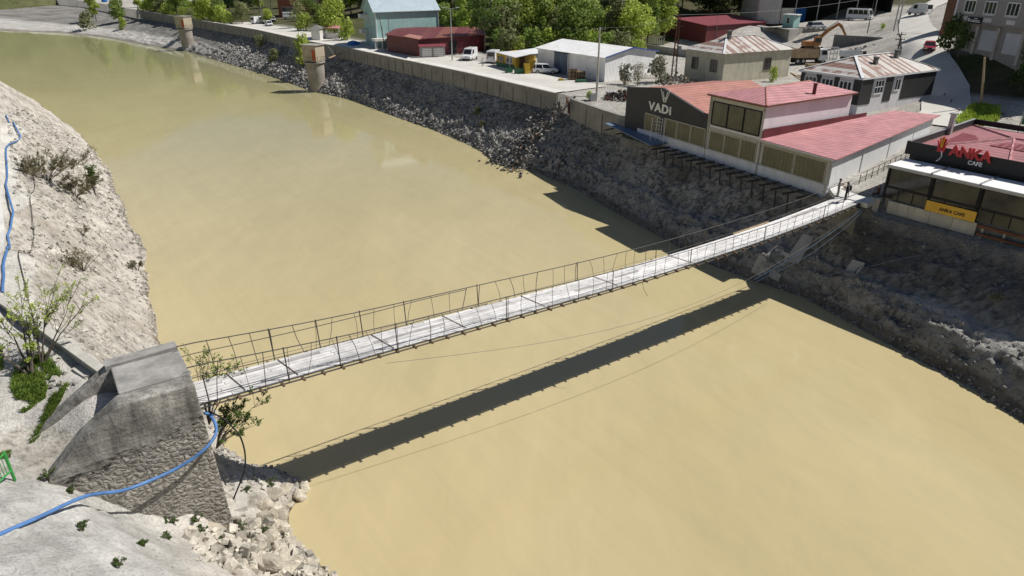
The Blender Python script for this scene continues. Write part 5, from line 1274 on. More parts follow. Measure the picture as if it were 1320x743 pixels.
LEAF = {
 'lime': leafmat('leaf_lime', (.36,.47,.08), (.52,.60,.14)),
 'green': leafmat('leaf_green', (.21,.31,.065), (.34,.43,.11)),
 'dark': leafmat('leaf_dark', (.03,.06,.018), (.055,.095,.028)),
 'olive': leafmat('leaf_olive', (.22,.25,.11), (.34,.36,.17)),
 'grey': leafmat('leaf_grey', (.24,.24,.17), (.35,.34,.25)),
 'bush': leafmat('leaf_bush', (.075,.13,.03), (.14,.21,.05)),
 'dry': leafmat('leaf_dry', (.15,.14,.07), (.25,.22,.12)),
 'pink': leafmat('leaf_pink', (.20,.15,.10), (.26,.20,.13)),
}
MT['bark'] = paint('bark', (.14,.115,.09), .9, .3, 3, dirt=.3, bmp=.5)
PROTO = {}
def tree_meshes(key, w, h, n, size, z0=.22, nb=11, tr=.16, seed=1, flat=.65):
    rnd = random.Random(seed); bl = crown_blobs(rnd, w, h*(1-z0), h*z0, nb)
    PROTO[key] = (leaf_cloud(rnd, bl, n, size, flat), trunk_mesh(rnd, h, tr, bl))
for i in range(4): tree_meshes('broad%d'%i, 7.5, 9.5, 2300, .62, .18, 13, .2, 10+i)
for i in range(3): tree_meshes('tall%d'%i, 5.2, 12.5, 2300, .60, .14, 14, .2, 20+i)
for i in range(2): tree_meshes('sparse%d'%i, 6.0, 9.0, 900, .5, .2, 13, .14, 30+i)
for i in range(3): tree_meshes('shrub%d'%i, 2.6, 2.4, 520, .32, .02, 9, .05, 40+i)
tree_meshes('pine', 8.5, 11.5, 2000, .55, .45, 9, .24, 51, .45)
_mesh = {}
def tree(kind, leaf, loc, sc, rz, label, group=None, name='tree', cat='tree', squash=1.0):
    t = thing(name, label, cat, loc, 0, group)
    for part, mb_, mt in (('crown',PROTO[kind][0],LEAF[leaf]),('trunk',PROTO[kind][1],MT['bark'])):
        k = (kind,part,leaf if part=='crown' else '')
        if k not in _mesh:
            o = mb_.build(part, mt, None); _mesh[k] = o.data; o.parent = t
        else:
            o = bpy.data.objects.new(part, _mesh[k]); COL.objects.link(o); o.parent = t
        o.scale = (sc,sc,sc*squash); o.rotation_euler = (0,0,rz)
    return t
rt = random.Random(99)
def X(px, y, z=9.0):
    """x of a sight line px at distance y (survey helper for the far woods)"""
    c,s = math.cos(R(25)), math.sin(R(25)); zc = y*c-(z-24.4)*s
    return (px-660)/880*zc
# woods behind the halls
n_t = 0
for y, step, pxs in ((151,20,(575,850)),(160,17,(560,905)),(171,17,(555,960)),(184,18,(540,990)),(200,19,(540,1000)),(220,21,(530,1010)),(243,22,(400,1010))):
    px = pxs[0]+rt.uniform(0,10)
    while px < pxs[1]:
        yy = y+rt.uniform(-4,4); x = X(px,yy); u,v = UV(x,yy)
        z = gz(x,yy)
        blocked = (36 < x < 62 and 152 < yy < 184) or (-28 < x < -3 and yy < 174) or (2 < x < 30 and yy < 150) or (x < -12 and yy < 200) or (px > 955 and yy < 195) or (px > 840 and yy < 158)
        if not blocked:
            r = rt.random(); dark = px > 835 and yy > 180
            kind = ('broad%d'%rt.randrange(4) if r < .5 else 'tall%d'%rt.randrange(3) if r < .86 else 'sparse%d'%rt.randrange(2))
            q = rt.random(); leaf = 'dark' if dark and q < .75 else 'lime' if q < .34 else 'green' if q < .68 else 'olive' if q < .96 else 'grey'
            lab = {'dark':'very dark green tree in the shaded wood behind the red warehouse','lime':'fresh yellow-green tree in the wood behind the white hall','green':'mid green tree in the wood behind the white hall','olive':'dull olive tree in the wood behind the white hall','grey':'greyish half-leaved tree in the wood behind the white hall'}[leaf]
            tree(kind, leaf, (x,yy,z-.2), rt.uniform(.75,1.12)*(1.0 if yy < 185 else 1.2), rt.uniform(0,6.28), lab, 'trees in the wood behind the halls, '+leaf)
            n_t += 1
        px += step*rt.uniform(.75,1.25)
# undergrowth along the wood's edge
px = 562
while px < 900:
    yy = rt.uniform(146.5,150.5) if px < 760 else rt.uniform(137,148)
    if 632 < px < 835:
        x = X(px,yy); q = rt.random(); leaf = 'lime' if q < .4 else 'green' if q < .8 else 'olive'
        tree('shrub%d'%rt.randrange(3), leaf, (x,yy,gz(x,yy)), rt.uniform(1.3,2.2), rt.uniform(0,6.28), {'lime':'yellow-green bush at the edge of the wood behind the hall','green':'mid green bush at the edge of the wood behind the hall','olive':'dull olive bush at the edge of the wood behind the hall'}[leaf], 'bushes at the edge of the wood, '+leaf, 'shrub','shrub')
    px += rt.uniform(9,16)
# scrub right behind the river wall at upper left
u_ = -330
while u_ < -212:
    v_ = itp(WALL,u_)+rt.uniform(1.8,7); p = P(u_,v_); q = rt.random(); leaf = 'lime' if q < .45 else 'green' if q < .8 else 'olive'
    tree('shrub%d'%rt.randrange(3) if q < .7 else 'broad%d'%rt.randrange(4), leaf, (p[0],p[1],gz(p[0],p[1])-.1), rt.uniform(1.3,2.2) if q < .7 else rt.uniform(.5,.8), rt.uniform(0,6.28), {'lime':'yellow-green scrub just behind the river wall at upper left','green':'mid green scrub just behind the river wall at upper left','olive':'olive scrub just behind the river wall at upper left'}[leaf], 'scrub behind the upper-left river wall, '+leaf, 'shrub','shrub')
    u_ += rt.uniform(2.5,5)
# trees along the road at upper left
for px, y, kind, leaf, sc, lab in [
    (262,250,'broad0','lime',.95,'bright yellow-green tree behind the river wall right of the farther tower'),
    (246,258,'sparse0','olive',.7,'thin brownish tree left of the bright tree by the farther tower'),
    (285,262,'shrub0','lime',2.2,'low yellow-green bush beside the bright tree at the wall'),
    (346,236,'broad1','lime',.48,'small yellow-green tree among the parked white vehicles'),
    (384,214,'sparse1','olive',.85,'light feathery tree in front of the brick house'),
    (392,205,'shrub1','lime',2.0,'pale green bush at the foot of the feathery tree'),
    (432,186,'broad2','lime',.95,'large fresh green tree left of the teal house'),
    (446,178,'shrub2','lime',2.1,'green bush at the foot of the tree left of the teal house'),
    (418,205,'broad3','green',.7,'mid green tree behind the red canopy stall'),
    (552,186,'broad0','lime',.75,'yellow-green tree right of the teal house'),
    (575,182,'broad1','green',.8,'mid green tree behind the red workshop'),
    (598,178,'tall0','lime',.8,'tall light green tree behind the red workshop roof'),
    (535,192,'shrub0','green',2.4,'green bush against the right side of the teal house')]:
    x = X(px,y); tree(kind, leaf, (x,y,gz(x,y)-.1), sc, rt.uniform(0,6.28), lab)
x = X(625,150); tree('pine','bush',(x,150,gz(x,150)),.9,1.0,'dark spreading pine with bare trunk behind the white vans',name='pine_tree')
for px, y in [(120,330),(150,318),(178,322),(205,312),(228,300),(195,345),(240,330),(270,310),(296,290),(318,282),(335,275),(300,310),(350,295),(275,340),(330,320),(440,250),(430,235),(405,262),(470,260),(505,250),(455,290),(380,290)]:
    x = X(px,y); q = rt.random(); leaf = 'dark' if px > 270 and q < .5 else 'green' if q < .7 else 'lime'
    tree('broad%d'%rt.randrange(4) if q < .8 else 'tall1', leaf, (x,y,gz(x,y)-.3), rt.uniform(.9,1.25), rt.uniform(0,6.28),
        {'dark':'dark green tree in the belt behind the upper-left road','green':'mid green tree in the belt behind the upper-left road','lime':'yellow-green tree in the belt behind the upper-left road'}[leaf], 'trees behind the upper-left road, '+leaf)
# shrubs on the far bank
def farbank_z(u, t):
    zc = 6.35 if u < -31.2 else 7.55; return zc*t
def bankspot(u, t): 
    vw, vc = itp(FAR_W,u), itp(CREST,u); p = P(u,vw+(vc-vw)*t); return (p[0],p[1],far_z(p[0],p[1])-.1)
for u,t,kind,leaf,sc,sq,lab in [(-329,.3,'shrub0','olive',2.9,1.0,'large grey-green bush on the pale gravel shore at the upper left'),(-306,.45,'shrub1','lime',1.5,1.3,'yellow-green bush on the bank between the gravel shore and the farther tower'),
    (-352,.9,'shrub2','olive',.9,.7,'low green scrub at the top of the bank where the river wall begins'),(-141,.6,'shrub0','lime',2.1,1.3,'bright green bush on the stony bank left of the nearer tower'),(-160,.45,'shrub1','olive',1.5,.9,'dull green bush low on the stony bank between the towers'),
    (-178,.75,'shrub2','olive',1.2,1.1,'small green bush under the river wall between the towers'),(-66,.55,'shrub1','olive',.55,1.0,'small green weed tuft midway down the stony bank'),(-62,.35,'shrub2','dry',.5,.8,'dry brown weed tuft on the stony bank'),
    (12.5,.62,'shrub0','grey',.35,.7,'pale dry plant on the dark bank below the cafe')]:
    tree(kind,leaf,bankspot(u,t),sc,rt.uniform(0,6.28),lab,name='shrub',cat='shrub',squash=sq)
for p,kind,leaf,sc,sq,lab in [((18.84,105.51,8.5),'sparse0','grey',.42,.9,'silvery olive tree between the white hall and the charcoal gable'),((22.7,108.58,8.5),'shrub1','grey',1.5,1.1,'silvery bush right of the olive tree'),((17.21,107.03,8.5),'shrub2','grey',1.0,1.2,'small silvery bush at the corner of the white hall'),
    ((59.52,95.66,14.0),'sparse1','bush',.5,.9,'grey-green tree in front of the grey building'),((61.51,101.42,14.0),'shrub0','bush',1.3,1.4,'bush left of the tree before the grey building'),((60.48,83.47,12.0),'shrub1','bush',1.5,1.3,'grey-green bush at the right edge below the grey building'),
    ((73.96,145.52,13.6),'shrub2','lime',.45,1,'tiny green tree on the depot yard'),((10.45,94.08,8.6),'shrub0','lime',.42,1,'small yellow-green bush behind the short river wall'),((39.81,108.11,8.8),'shrub1','lime',.6,1.6,'green weeds against the front of the cream house'),((80.47,115.92,14.4),'shrub2','olive',1.3,.8,'climbing green plants before the roller shutters')]:
    tree(kind,leaf,p,sc,rt.uniform(0,6.28),lab,name='tree' if 'tree' in lab else 'shrub',cat='tree' if 'tree' in lab else 'shrub',squash=sq)

# ------------------------------------------------------------------ near plants
def branchy(name, label, cat, base, stems, nleaf, lsize, leaf, seed, spread=.35, twig=3, leafz=.35, rbase=.06):
    """bare branching stems with leaves only near the tips; stems: list of tip offsets"""
    rnd = random.Random(seed); t = thing(name, label, cat, base); w_ = MB(); lf = MB(); b = Vector(base)
    tips = []
    for tip in stems:
        e = b+Vector(tip); mid = b.lerp(e,.45)+Vector((rnd.uniform(-.12,.12),rnd.uniform(-.12,.12),.1)); L = (e-b).length
        w_.tube([b-Vector((0,0,.15)),b.lerp(mid,.5),mid,mid.lerp(e,.5)+Vector((rnd.uniform(-.1,.1),rnd.uniform(-.1,.1),.05)),e],[rbase,rbase*.8,rbase*.55,rbase*.3,.008],6)
        for k in range(twig):
            f = rnd.uniform(.35,.95); s = mid.lerp(e,max(0,(f-.45)/.55)) if f > .45 else b.lerp(mid,f/.45)
            d = (e-b).normalized()+Vector((rnd.uniform(-1,1),rnd.uniform(-1,1),rnd.uniform(-.2,.8)))*.8
            q = s+d.normalized()*L*rnd.uniform(.2,.42); m2 = s.lerp(q,.5)+Vector((0,0,-.04)); w_.tube([s,m2,q],[rbase*.3,rbase*.2,.006],4); tips += [(m2,q)]
            for _ in range(2):
                s2 = s.lerp(q,rnd.uniform(.4,.9)); q2 = s2+(d.normalized()+Vector((rnd.uniform(-1,1),rnd.uniform(-1,1),rnd.uniform(-.3,.7)))).normalized()*L*rnd.uniform(.08,.2)
                w_.tube([s2,q2],[rbase*.14,.005],3); tips.append((s2,q2))
    w_.build('trunk' if cat=='tree' else 'stems', MT['bark'], t)
    for _ in range(int(nleaf*2.4)):
        a,q = rnd.choice(tips); p = a.lerp(q,rnd.uniform(.45,1.08))+Vector([rnd.gauss(0,lsize*.5) for _ in range(3)])
        nn = Vector((rnd.gauss(0,.6),rnd.gauss(0,.6),1)).normalized(); tt = nn.cross(Vector((rnd.gauss(0,1),rnd.gauss(0,1),.1))).normalized(); bb = nn.cross(tt); s = lsize*1.25*rnd.uniform(.6,1.3)
        lf.add([p-tt*s*.5,p+bb*s*.28,p+tt*s*.5,p-bb*s*.28],[(0,1,2,3)])
    lf.build('leaves' if cat!='tree' else 'crown', LEAF[leaf], t); return t
p = (-21.18,25.67,8.1); p = (p[0],p[1],left_z(p[0],p[1]))
branchy('young_tree','leaning thin tree with sparse fresh leaves on the grass left of the abutment','tree',p,[(-1.6,1.3,1.9),(-1.9,.5,1.5),(-.55,1.5,2.4),(.2,.5,1.2),(-1.1,2.2,2.6)],430,.10,'lime',5,twig=6,rbase=.075)
p = (-21.05,26.19,8.1); p = (p[0],p[1],left_z(p[0],p[1]))
branchy('young_tree','slender upright tree with small yellow-green leaves beside the parapet','tree',p,[(.1,.4,2.6),(.7,.6,2.7),(1.5,1.0,2.9),(-.3,.9,3.0),(.5,1.4,3.2),(2.1,1.1,2.7)],560,.095,'lime',8,twig=7,rbase=.045)
branchy('sapling','leafy sapling growing behind the deck end at the abutment','sapling',P(-1.25,-49.3,5.6),[(.0,.3,2.7),(.35,.4,2.9),(.7,.2,2.7),(.2,.6,2.3),(-.2,.5,3.1),(.9,.6,2.6),(1.3,.3,2.5),(1.6,.5,2.3)],620,.085,'green',9,twig=5,rbase=.035)
branchy('sapling','leafy sapling hanging out below the deck beside the abutment','sapling',P(.75,-49.45,5.6),[(.6,.4,1.5),(.9,.6,1.7),(1.3,.8,1.6),(.8,.1,1.3),(1.4,.5,1.0),(.6,.9,1.1),(1.8,.9,1.6),(1.6,.3,.8),(1.1,.2,.5),(1.0,.8,1.3)],900,.085,'bush',12,twig=5,rbase=.035)
def onL(p): return (p[0],p[1],left_z(p[0],p[1]))
def bushy(label, p, w, h, n, size, leaf, seed, stems=9, name='shrub'):
    rnd = random.Random(seed)
    branchy(name, label, 'shrub', p, [(rnd.uniform(-w,w)*.5,rnd.uniform(-w,w)*.5,h*rnd.uniform(.5,1)) for _ in range(stems)], n, size, leaf, seed, twig=6, rbase=.025)
bushy('wide dry brown-green shrub high on the pale left bank', onL((-44.07,63.05,6.18)), 6.4, 2.0, 3800, .11, 'dry', 21, 30)
bushy('right-hand end of the dry shrub clump on the pale left bank', onL((-42.51,64.02,4.19)), 4.2, 1.6, 2000, .105, 'dry', 22, 22)
bushy('bare twiggy grey shrub in the middle of the pale left bank', onL((-32.37,47.26,3.88)), 3.2, 1.5, 320, .12, 'dry', 23, 18)
bushy('small bare shrub above the twiggy one on the left bank', onL((-35.64,53.3,4.28)), 1.2, .7, 80, .1, 'dry', 24, 7)
bushy('tiny dry bush at the water edge of the left bank', onL((-32.52,54.36,0.5)), 1.4, .6, 160, .12, 'dry', 27, 8)
branchy('upright_plant','narrow upright green plant near the water on the left bank','plant',onL((-45.06,71.17,2.28)),[(-.1,.2,2.3),(.1,.1,2.6),(0,-.1,2.0),(.25,.15,2.2),(-.2,0,1.7),(.3,-.1,2.5),(-.3,.1,2.3)],700,.17,'bush',25,twig=4,rbase=.03)
branchy('bare_sapling','tall bare grey sapling left of the upright green plant','sapling',onL((-48.09,75.2,2.58)),[(-.1,.5,3.6),(.05,.3,3.2),(-.3,.4,2.9)],10,.08,'dry',26,twig=3,rbase=.03)
for i,(p,w,h,lab) in enumerate([((-14.12,17.0,7.6),.42,.28,'round green tuft on the grey rock below the hose'),((-12.6,17.43,6.4),.3,.2,'small green tuft on the grey rock near the bottom'),((-11.97,15.28,7.6),.3,.2,'green tuft at the bottom edge of the photo'),
    ((-17.2,19.96,7.3),.42,.45,'green weed at the left toe of the abutment'),((-13.31,19.87,4.6),.4,.26,'green weed under the middle of the stone face'),((-12.99,21.66,2.9),.45,.3,'leafy weed below the right corner of the abutment'),((-12.1,21.54,2.5),.4,.28,'green weed among the rocks right of the abutment corner'),
    ((-11.57,22.36,1.9),.6,.5,'leafy green plant on the broken rocks by the water'),((-11.9,26.56,1.4),.6,.4,'green plant on top of the rock ledge at the bridge shadow'),((-12.62,25.33,1.9),.4,.3,'dark green weed beside the pale concrete apron'),((-14.08,21.62,3.8),.5,.25,'weed strip at the foot of the stone wall'),((-13.32,21.99,3.1),.4,.22,'small weed at the right foot of the stone wall'),((-10.97,23.08,1.4),.4,.25,'pale green plant right of the leafy plant on the rocks'),((-16.38,19.82,7.6),.35,.3,'tuft of weeds at the broken masonry toe')]):
    bushy(lab, onL(p), w*.95, h*.75, 120, .05, 'bush', 60+i, 7, 'weed_tuft')
def grass(name, label, poly, n, h, mat, seed, zf):
    rnd = random.Random(seed); m = MB(); xs=[q[0] for q in poly]; ys=[q[1] for q in poly]
    def inside(x,y):
        c=False; j=len(poly)-1
        for i in range(len(poly)):
            if (poly[i][1]>y)!=(poly[j][1]>y) and x < (poly[j][0]-poly[i][0])*(y-poly[i][1])/(poly[j][1]-poly[i][1])+poly[i][0]: c=not c
            j=i
        return c
    pts=[]
    while len(pts)<n:
        x,y=rnd.uniform(min(xs),max(xs)),rnd.uniform(min(ys),max(ys))
        if inside(x,y) and noise.noise(Vector((x*1.3,y*1.3,seed)))>-.22: pts.append((x,y))
    zz=zf(pts)
    for (x,y),z in zip(pts,zz):
        a=rnd.uniform(0,6.28); l=rnd.uniform(.3,1)*h; dx,dy=math.cos(a)*l*.5,math.sin(a)*l*.5; w_=.018*h/.25
        px_,py_=-math.sin(a)*w_,math.cos(a)*w_
        m.add([(x-px_,y-py_,z-.03),(x+px_,y+py_,z-.03),(x+dx*.5+px_*.7,y+dy*.5+py_*.7,z+l*.7),(x+dx,y+dy,z+l*.85)],[(0,1,2,3)])
    return tag(m.build(name, mat), label, 'grass', None, 'stuff')
MT['grasslime'] = leafmat('lime_grass_blades', (.34,.47,.06), (.48,.60,.11))
MT['grass'] = leafmat('grass_blades', (.14,.22,.04), (.24,.33,.065))
lz = lambda pts: [left_z(x,y) for x,y in pts]
grass('grass','patch of green grass around the young trees left of the abutment',[(-22.27,26.19,8.1)[:2],(-21.42,27.06,8.1)[:2],(-19.66,25.42,8.1)[:2],(-19.42,23.93,8.1)[:2],(-19.98,23.1,8.1)[:2],(-21.56,24.81,8.1)[:2]],5200,.28,MT['grass'],1,lz)
grass('grass','narrow strip of green grass along the back anchor wall',[(-18.78,24.51,8.1)[:2],(-18.67,23.65,8.1)[:2],(-18.87,21.95,8.1)[:2],(-18.99,21.76,8.1)[:2],(-19.14,23.37,8.1)[:2],(-19.18,24.51,8.1)[:2]],1500,.25,MT['grass'],2,lz)
grass('grass','grass at the left edge of the photo beside the path',[(-25.54,28.87,8.1)[:2],(-24.13,28.12,8.1)[:2],(-22.67,26.06,8.1)[:2],(-23.57,26.06,8.1)[:2]],800,.25,MT['grass'],3,lz)
grass('grass','small grass patch at the lower left path edge',[(-19.83,21.19,8.2)[:2],(-19.4,21.33,8.2)[:2],(-18.89,20.58,8.2)[:2],(-19.2,20.27,8.2)[:2]],500,.2,MT['grass'],4,lz)
tz_ = lambda pts: [far_z(x,y) for x,y in pts]
g = grass('grass','bright green grass mound by the wooden pole at the right',[(48.21,74.98,10.0)[:2],(53.08,79.96,10.1)[:2],(54.61,78.12,10.0)[:2],(52.46,74.3,9.8)[:2],(49.44,72.84,9.6)[:2],(47.87,73.56,9.7)[:2]],4200,.75,MT['grasslime'],5,tz_)
# ------------------------------------------------------------------ loose stones on the banks (uncountable)
def stone(m, p, s, rnd, col):
    vs=[]; q=[(1,0,0),(-1,0,0),(0,1,0),(0,-1,0),(0,0,1),(0,0,-1)]
    ax=Vector((s*rnd.uniform(.7,1.3),s*rnd.uniform(.7,1.3),s*rnd.uniform(.5,.9))); rot=Matrix.Rotation(rnd.uniform(0,6.28),3,Vector((rnd.gauss(0,1),rnd.gauss(0,1),rnd.gauss(0,1))).normalized())
    c8=[(sx*.62,sy*.62,sz*.62) for sx in(-1,1) for sy in(-1,1) for sz in(-1,1)]
    vs=[Vector(p)+rot@Vector((v[0]*ax.x,v[1]*ax.y,v[2]*ax.z))*rnd.uniform(.82,1.12) for v in c8]
    m.add(vs,[(0,1,3,2),(4,6,7,5),(0,4,5,1),(2,3,7,6),(0,2,6,4),(1,5,7,3)],col)
def far_stones():
    rnd=random.Random(5); m=MB()
    for _ in range(9500):
        r=rnd.random()
        u=-36-rnd.random()**.9*170 if r<.72 else rnd.uniform(-36,20)
        t=rnd.random()**1.25*.86 if u<-36 else rnd.random()**1.6
        if u>-30 and t>.35 and rnd.random()<.8: continue
        if u<-36 and t>.6+.2*noise.noise(Vector((u*.1,0,0))) and rnd.random()<.7: continue
        vw,vc=itp(FAR_W,u),itp(CREST,u); v=vw+(vc-vw)*t; x,y,_=P(u,v)
        s=rnd.uniform(.08,.24)*(1 if u>-70 else 1.35 if u>-120 else 1.8); 
        zl=far_z(x,y)
        g=rnd.uniform(.20,.42) if u<-30 else rnd.uniform(.2,.42)
        if u<-36 and rnd.random()<.3: g=rnd.uniform(.4,.56)
        stone(m,(x,y,zl+s*.15),s*(1 if u<-30 else .75),rnd,(g,g*.965,g*.92))
    return tag(m.build('bank_stones',MT['stone']),'loose grey riprap stones strewn over the far river bank','stones',None,'stuff')
far_stones()
def shore_stones():
    rnd=random.Random(16); m=MB(); k=0
    while k<1700:
        u=-rnd.random()**1.2*95+6; v=rnd.uniform(-50,-44.8); x,y,_=P(u,v); z=left_z(x,y)
        if not(.0<z<.4) or (-2.6<u<2.4 and v<-49.2): k+=.02; continue
        s=.03+.17*rnd.random()**2.5; g=rnd.uniform(.30,.62); stone(m,(x,y,z+s*.1),s*(1 if u>-30 else 1.5),rnd,(g,g*.93,g*.82)); k+=1
    tag(m.build('shore_stones',MT['stone']),'stones and grit lying along the waterline of the near bank','stones',None,'stuff')
shore_stones()
def boulder(p, r, seed, label, group):
    rnd=random.Random(seed); bm=bmesh.new(); bmesh.ops.create_icosphere(bm,subdivisions=3,radius=1)
    off=Vector((seed*3.1,seed*1.7,0)); sc=Vector((r*rnd.uniform(.8,1.4),r*rnd.uniform(.7,1.1),r*rnd.uniform(.5,.8))); planes=[(Vector((rnd.gauss(0,1),rnd.gauss(0,1),rnd.gauss(0,.8))).normalized(),rnd.uniform(.55,.8)) for _ in range(9)]
    for v in bm.verts:
        c=v.co.copy()
        for n,d in planes:
            q=c.dot(n)
            if q>d: c-=n*(q-d)*.92
        c*=1+.10*noise.fractal(c*1.6+off,.8,2.0,4)
        v.co=Vector((c.x*sc.x,c.y*sc.y,c.z*sc.z))
    me=bpy.data.meshes.new('boulder'); bm.to_mesh(me); bm.free(); g=rnd.uniform(.55,.78); at_=me.color_attributes.new('Col','FLOAT_COLOR','POINT')
    at_.data.foreach_set('color',[c for _ in me.vertices for c in (g*1.06,g*.96,g*.78,1)]); me.materials.append(MT['pale'])
    o=bpy.data.objects.new('boulder',me); COL.objects.link(o); o.location=p; o.rotation_euler=(0,0,rnd.uniform(0,6.28)); tag(o,label,'boulder',group); return o
rb=random.Random(77); nb_=0
for i,p in enumerate([onL((-10.87,27.05,0.08)),
    onL((-11.12,26.16,0.12)),
    onL((-10.76,27.67,0.13)),
    onL((-11.14,24.95,0.62)),
    onL((-10.68,25.4,0.0)),
    onL((-10.79,24.26,0.23)),
    onL((-10.8,22.94,1.08)),
    onL((-10.26,23.63,0.14)),
    onL((-11.36,25.25,0.97)),
    onL((-11.5,24.31,1.23)),
    onL((-11.45,26.97,0.55)),
    onL((-11.7,25.99,1.03)),
    onL((-10.58,26.68,0.0)),
    onL((-10.23,22.4,0.94)),
    onL((-9.69,22.49,0.52)),
    onL((-8.98,22.07,0.36)),
    onL((-9.63,21.39,1.1)),
    onL((-10.09,20.7,2.07)),
    onL((-10.75,21.63,1.88)),
    onL((-11.38,22.87,1.61)),
    onL((-11.06,24.25,0.62)),
    onL((-11.7,24.87,1.56)),
    onL((-10.19,24.49,0.0))]):
    r=rb.uniform(.30,.62); boulder((p[0],p[1],p[2]+r*.12),r,200+i,'pale cream boulder in the broken rock ledge at the water below the abutment','boulders at the foot of the near abutment')
def near_stones():
    rnd=random.Random(6); m=MB()
    pts=[]
    for _ in range(6500):
        r=rnd.random()
        if r<.16: u=rnd.uniform(1.5,6.5); v=rnd.uniform(-51.5,-45.2)
        else: u=-rnd.random()**1.3*95; v=rnd.uniform(-55.3,-47.2)
        pts.append(P(u,v)[:2])
    zz=[left_z(x,y) for x,y in pts]
    for (x,y),z in zip(pts,zz):
        u,v=UV(x,y)
        if z<-.05 or (-2.6<u<2.4 and v<-49.2): continue
        s=(.03+.16*rnd.random()**2.5)*(1 if u>-30 else 1.4); s=s if u<1 else .03+.3*rnd.random()**2.2; g=rnd.uniform(.40,.66)
        if rnd.random()<.2: g*=.6
        stone(m,(x,y,z+s*.2),s,rnd,(g,g*.95,g*.85) if u<1 else (g*1.12,g*1.04,g*.88))
    return tag(m.build('bank_stones',MT['stone']),'loose pale stones scattered on the near bank','stones',None,'stuff')
near_stones()
# ------------------------------------------------------------------ rubble slide beside the river wall
def slide():
    rnd=random.Random(8); m=MB()
    for _ in range(330):
        t=rnd.random(); u=-47.5+rnd.gauss(0,1.0+1.4*(1-t)); v=-2.6+t*9.5+rnd.gauss(0,.4); 
        x,y,_=P(u,v); z=.1+7.6*max(0,(v+1.6)/9.2)**1.0
        g=rnd.choice((.05,.08,.12,.2,.42)); c=(g,g*.95,g*.88) if rnd.random()<.95 else (.30,.20,.13); stone(m,(x,y,max(.05,z)+rnd.uniform(-.05,.2)),rnd.uniform(.08,.28),rnd,c)
    tag(m.build('rubble_slide',MT['stone']),'slide of broken rubble and driftwood running down to the water','rubble',None,'stuff')
    for i,(p,q,r,mt,lab) in enumerate([((6.17,94.76,6.2),(8.61,94.74,8.9),.14,'conc','broken grey concrete post at the head of the rubble slide'),((5.29,96.46,6.3),(8.05,96.12,7.0),.09,'woodlt','reddish timber lying across the head of the rubble slide'),((4.44,93.32,4.6),(6.05,96.5,6.4),.13,'conc_lt','pale pipe running down the middle of the rubble slide'),((7.49,91.67,7.2),(7.41,94.11,8.8),.16,'rustbrown','rusty broken column at the gap in the river wall')]):
        m=MB(); m.tube([p,((p[0]+q[0])/2+.1,(p[1]+q[1])/2,(p[2]+q[2])/2+.05),q],r,7); tag(m.build('debris_beam',MT[mt]),lab,'debris')
slide()
def heap(name,label,cat,p,n,rad,hgt,cols,smin,smax,seed,zf=None):
    rnd=random.Random(seed); m=MB()
    for _ in range(n):
        r=rad*math.sqrt(rnd.random()); a=rnd.uniform(0,6.28); x,y=p[0]+r*math.cos(a)*1.3,p[1]+r*math.sin(a); z=p[2]+hgt*max(0,1-r/rad)*rnd.random()
        c=rnd.choice(cols)
        if rnd.random()<.4:
            d=Vector((rnd.gauss(0,1),rnd.gauss(0,1),rnd.gauss(0,.3))).normalized()*rnd.uniform(.5,1.4)*smax*2; m.beam((x,y,z+.1),(x+d.x,y+d.y,max(p[2]+.05,z+.1+d.z)),.09,.09,c)
        else: stone(m,(x,y,z+.1),rnd.uniform(smin,smax),rnd,c)
    return tag(m.build(name,MT['stone']),label,cat)
heap('scrap_heap','heap of dark scrap and machine parts behind the short river wall','heap',(14.72,94.7,8.6),140,1.9,1.5,[(.03,.03,.035),(.08,.07,.07),(.2,.19,.18),(.12,.06,.04)],.12,.34,31)
heap('timber_heap','untidy heap of boards and roots between the white hall and the cream house','heap',(25.17,107.9,8.6),150,2.6,1.6,[(.2,.15,.1),(.3,.26,.2),(.12,.09,.07),(.36,.34,.3)],.12,.3,32)
heap('firewood_heap','low heap of grey firewood behind the cafe','heap',(53.85,75.64,9.2),160,2.2,1.0,[(.2,.18,.16),(.26,.23,.2),(.13,.11,.1)],.1,.22,33)
heap('earth_heap','brown heap of rubble right of the excavator bucket','heap',(64.81,130.33,10.5),160,3.6,1.8,[(.2,.16,.12),(.28,.24,.2),(.13,.1,.08)],.15,.4,34)
heap('white_debris','pale debris lying on the ground left of the charcoal gable','heap',(14.63,97.87,8.6),40,1.2,.5,[(.7,.7,.7),(.5,.5,.5)],.1,.25,35)

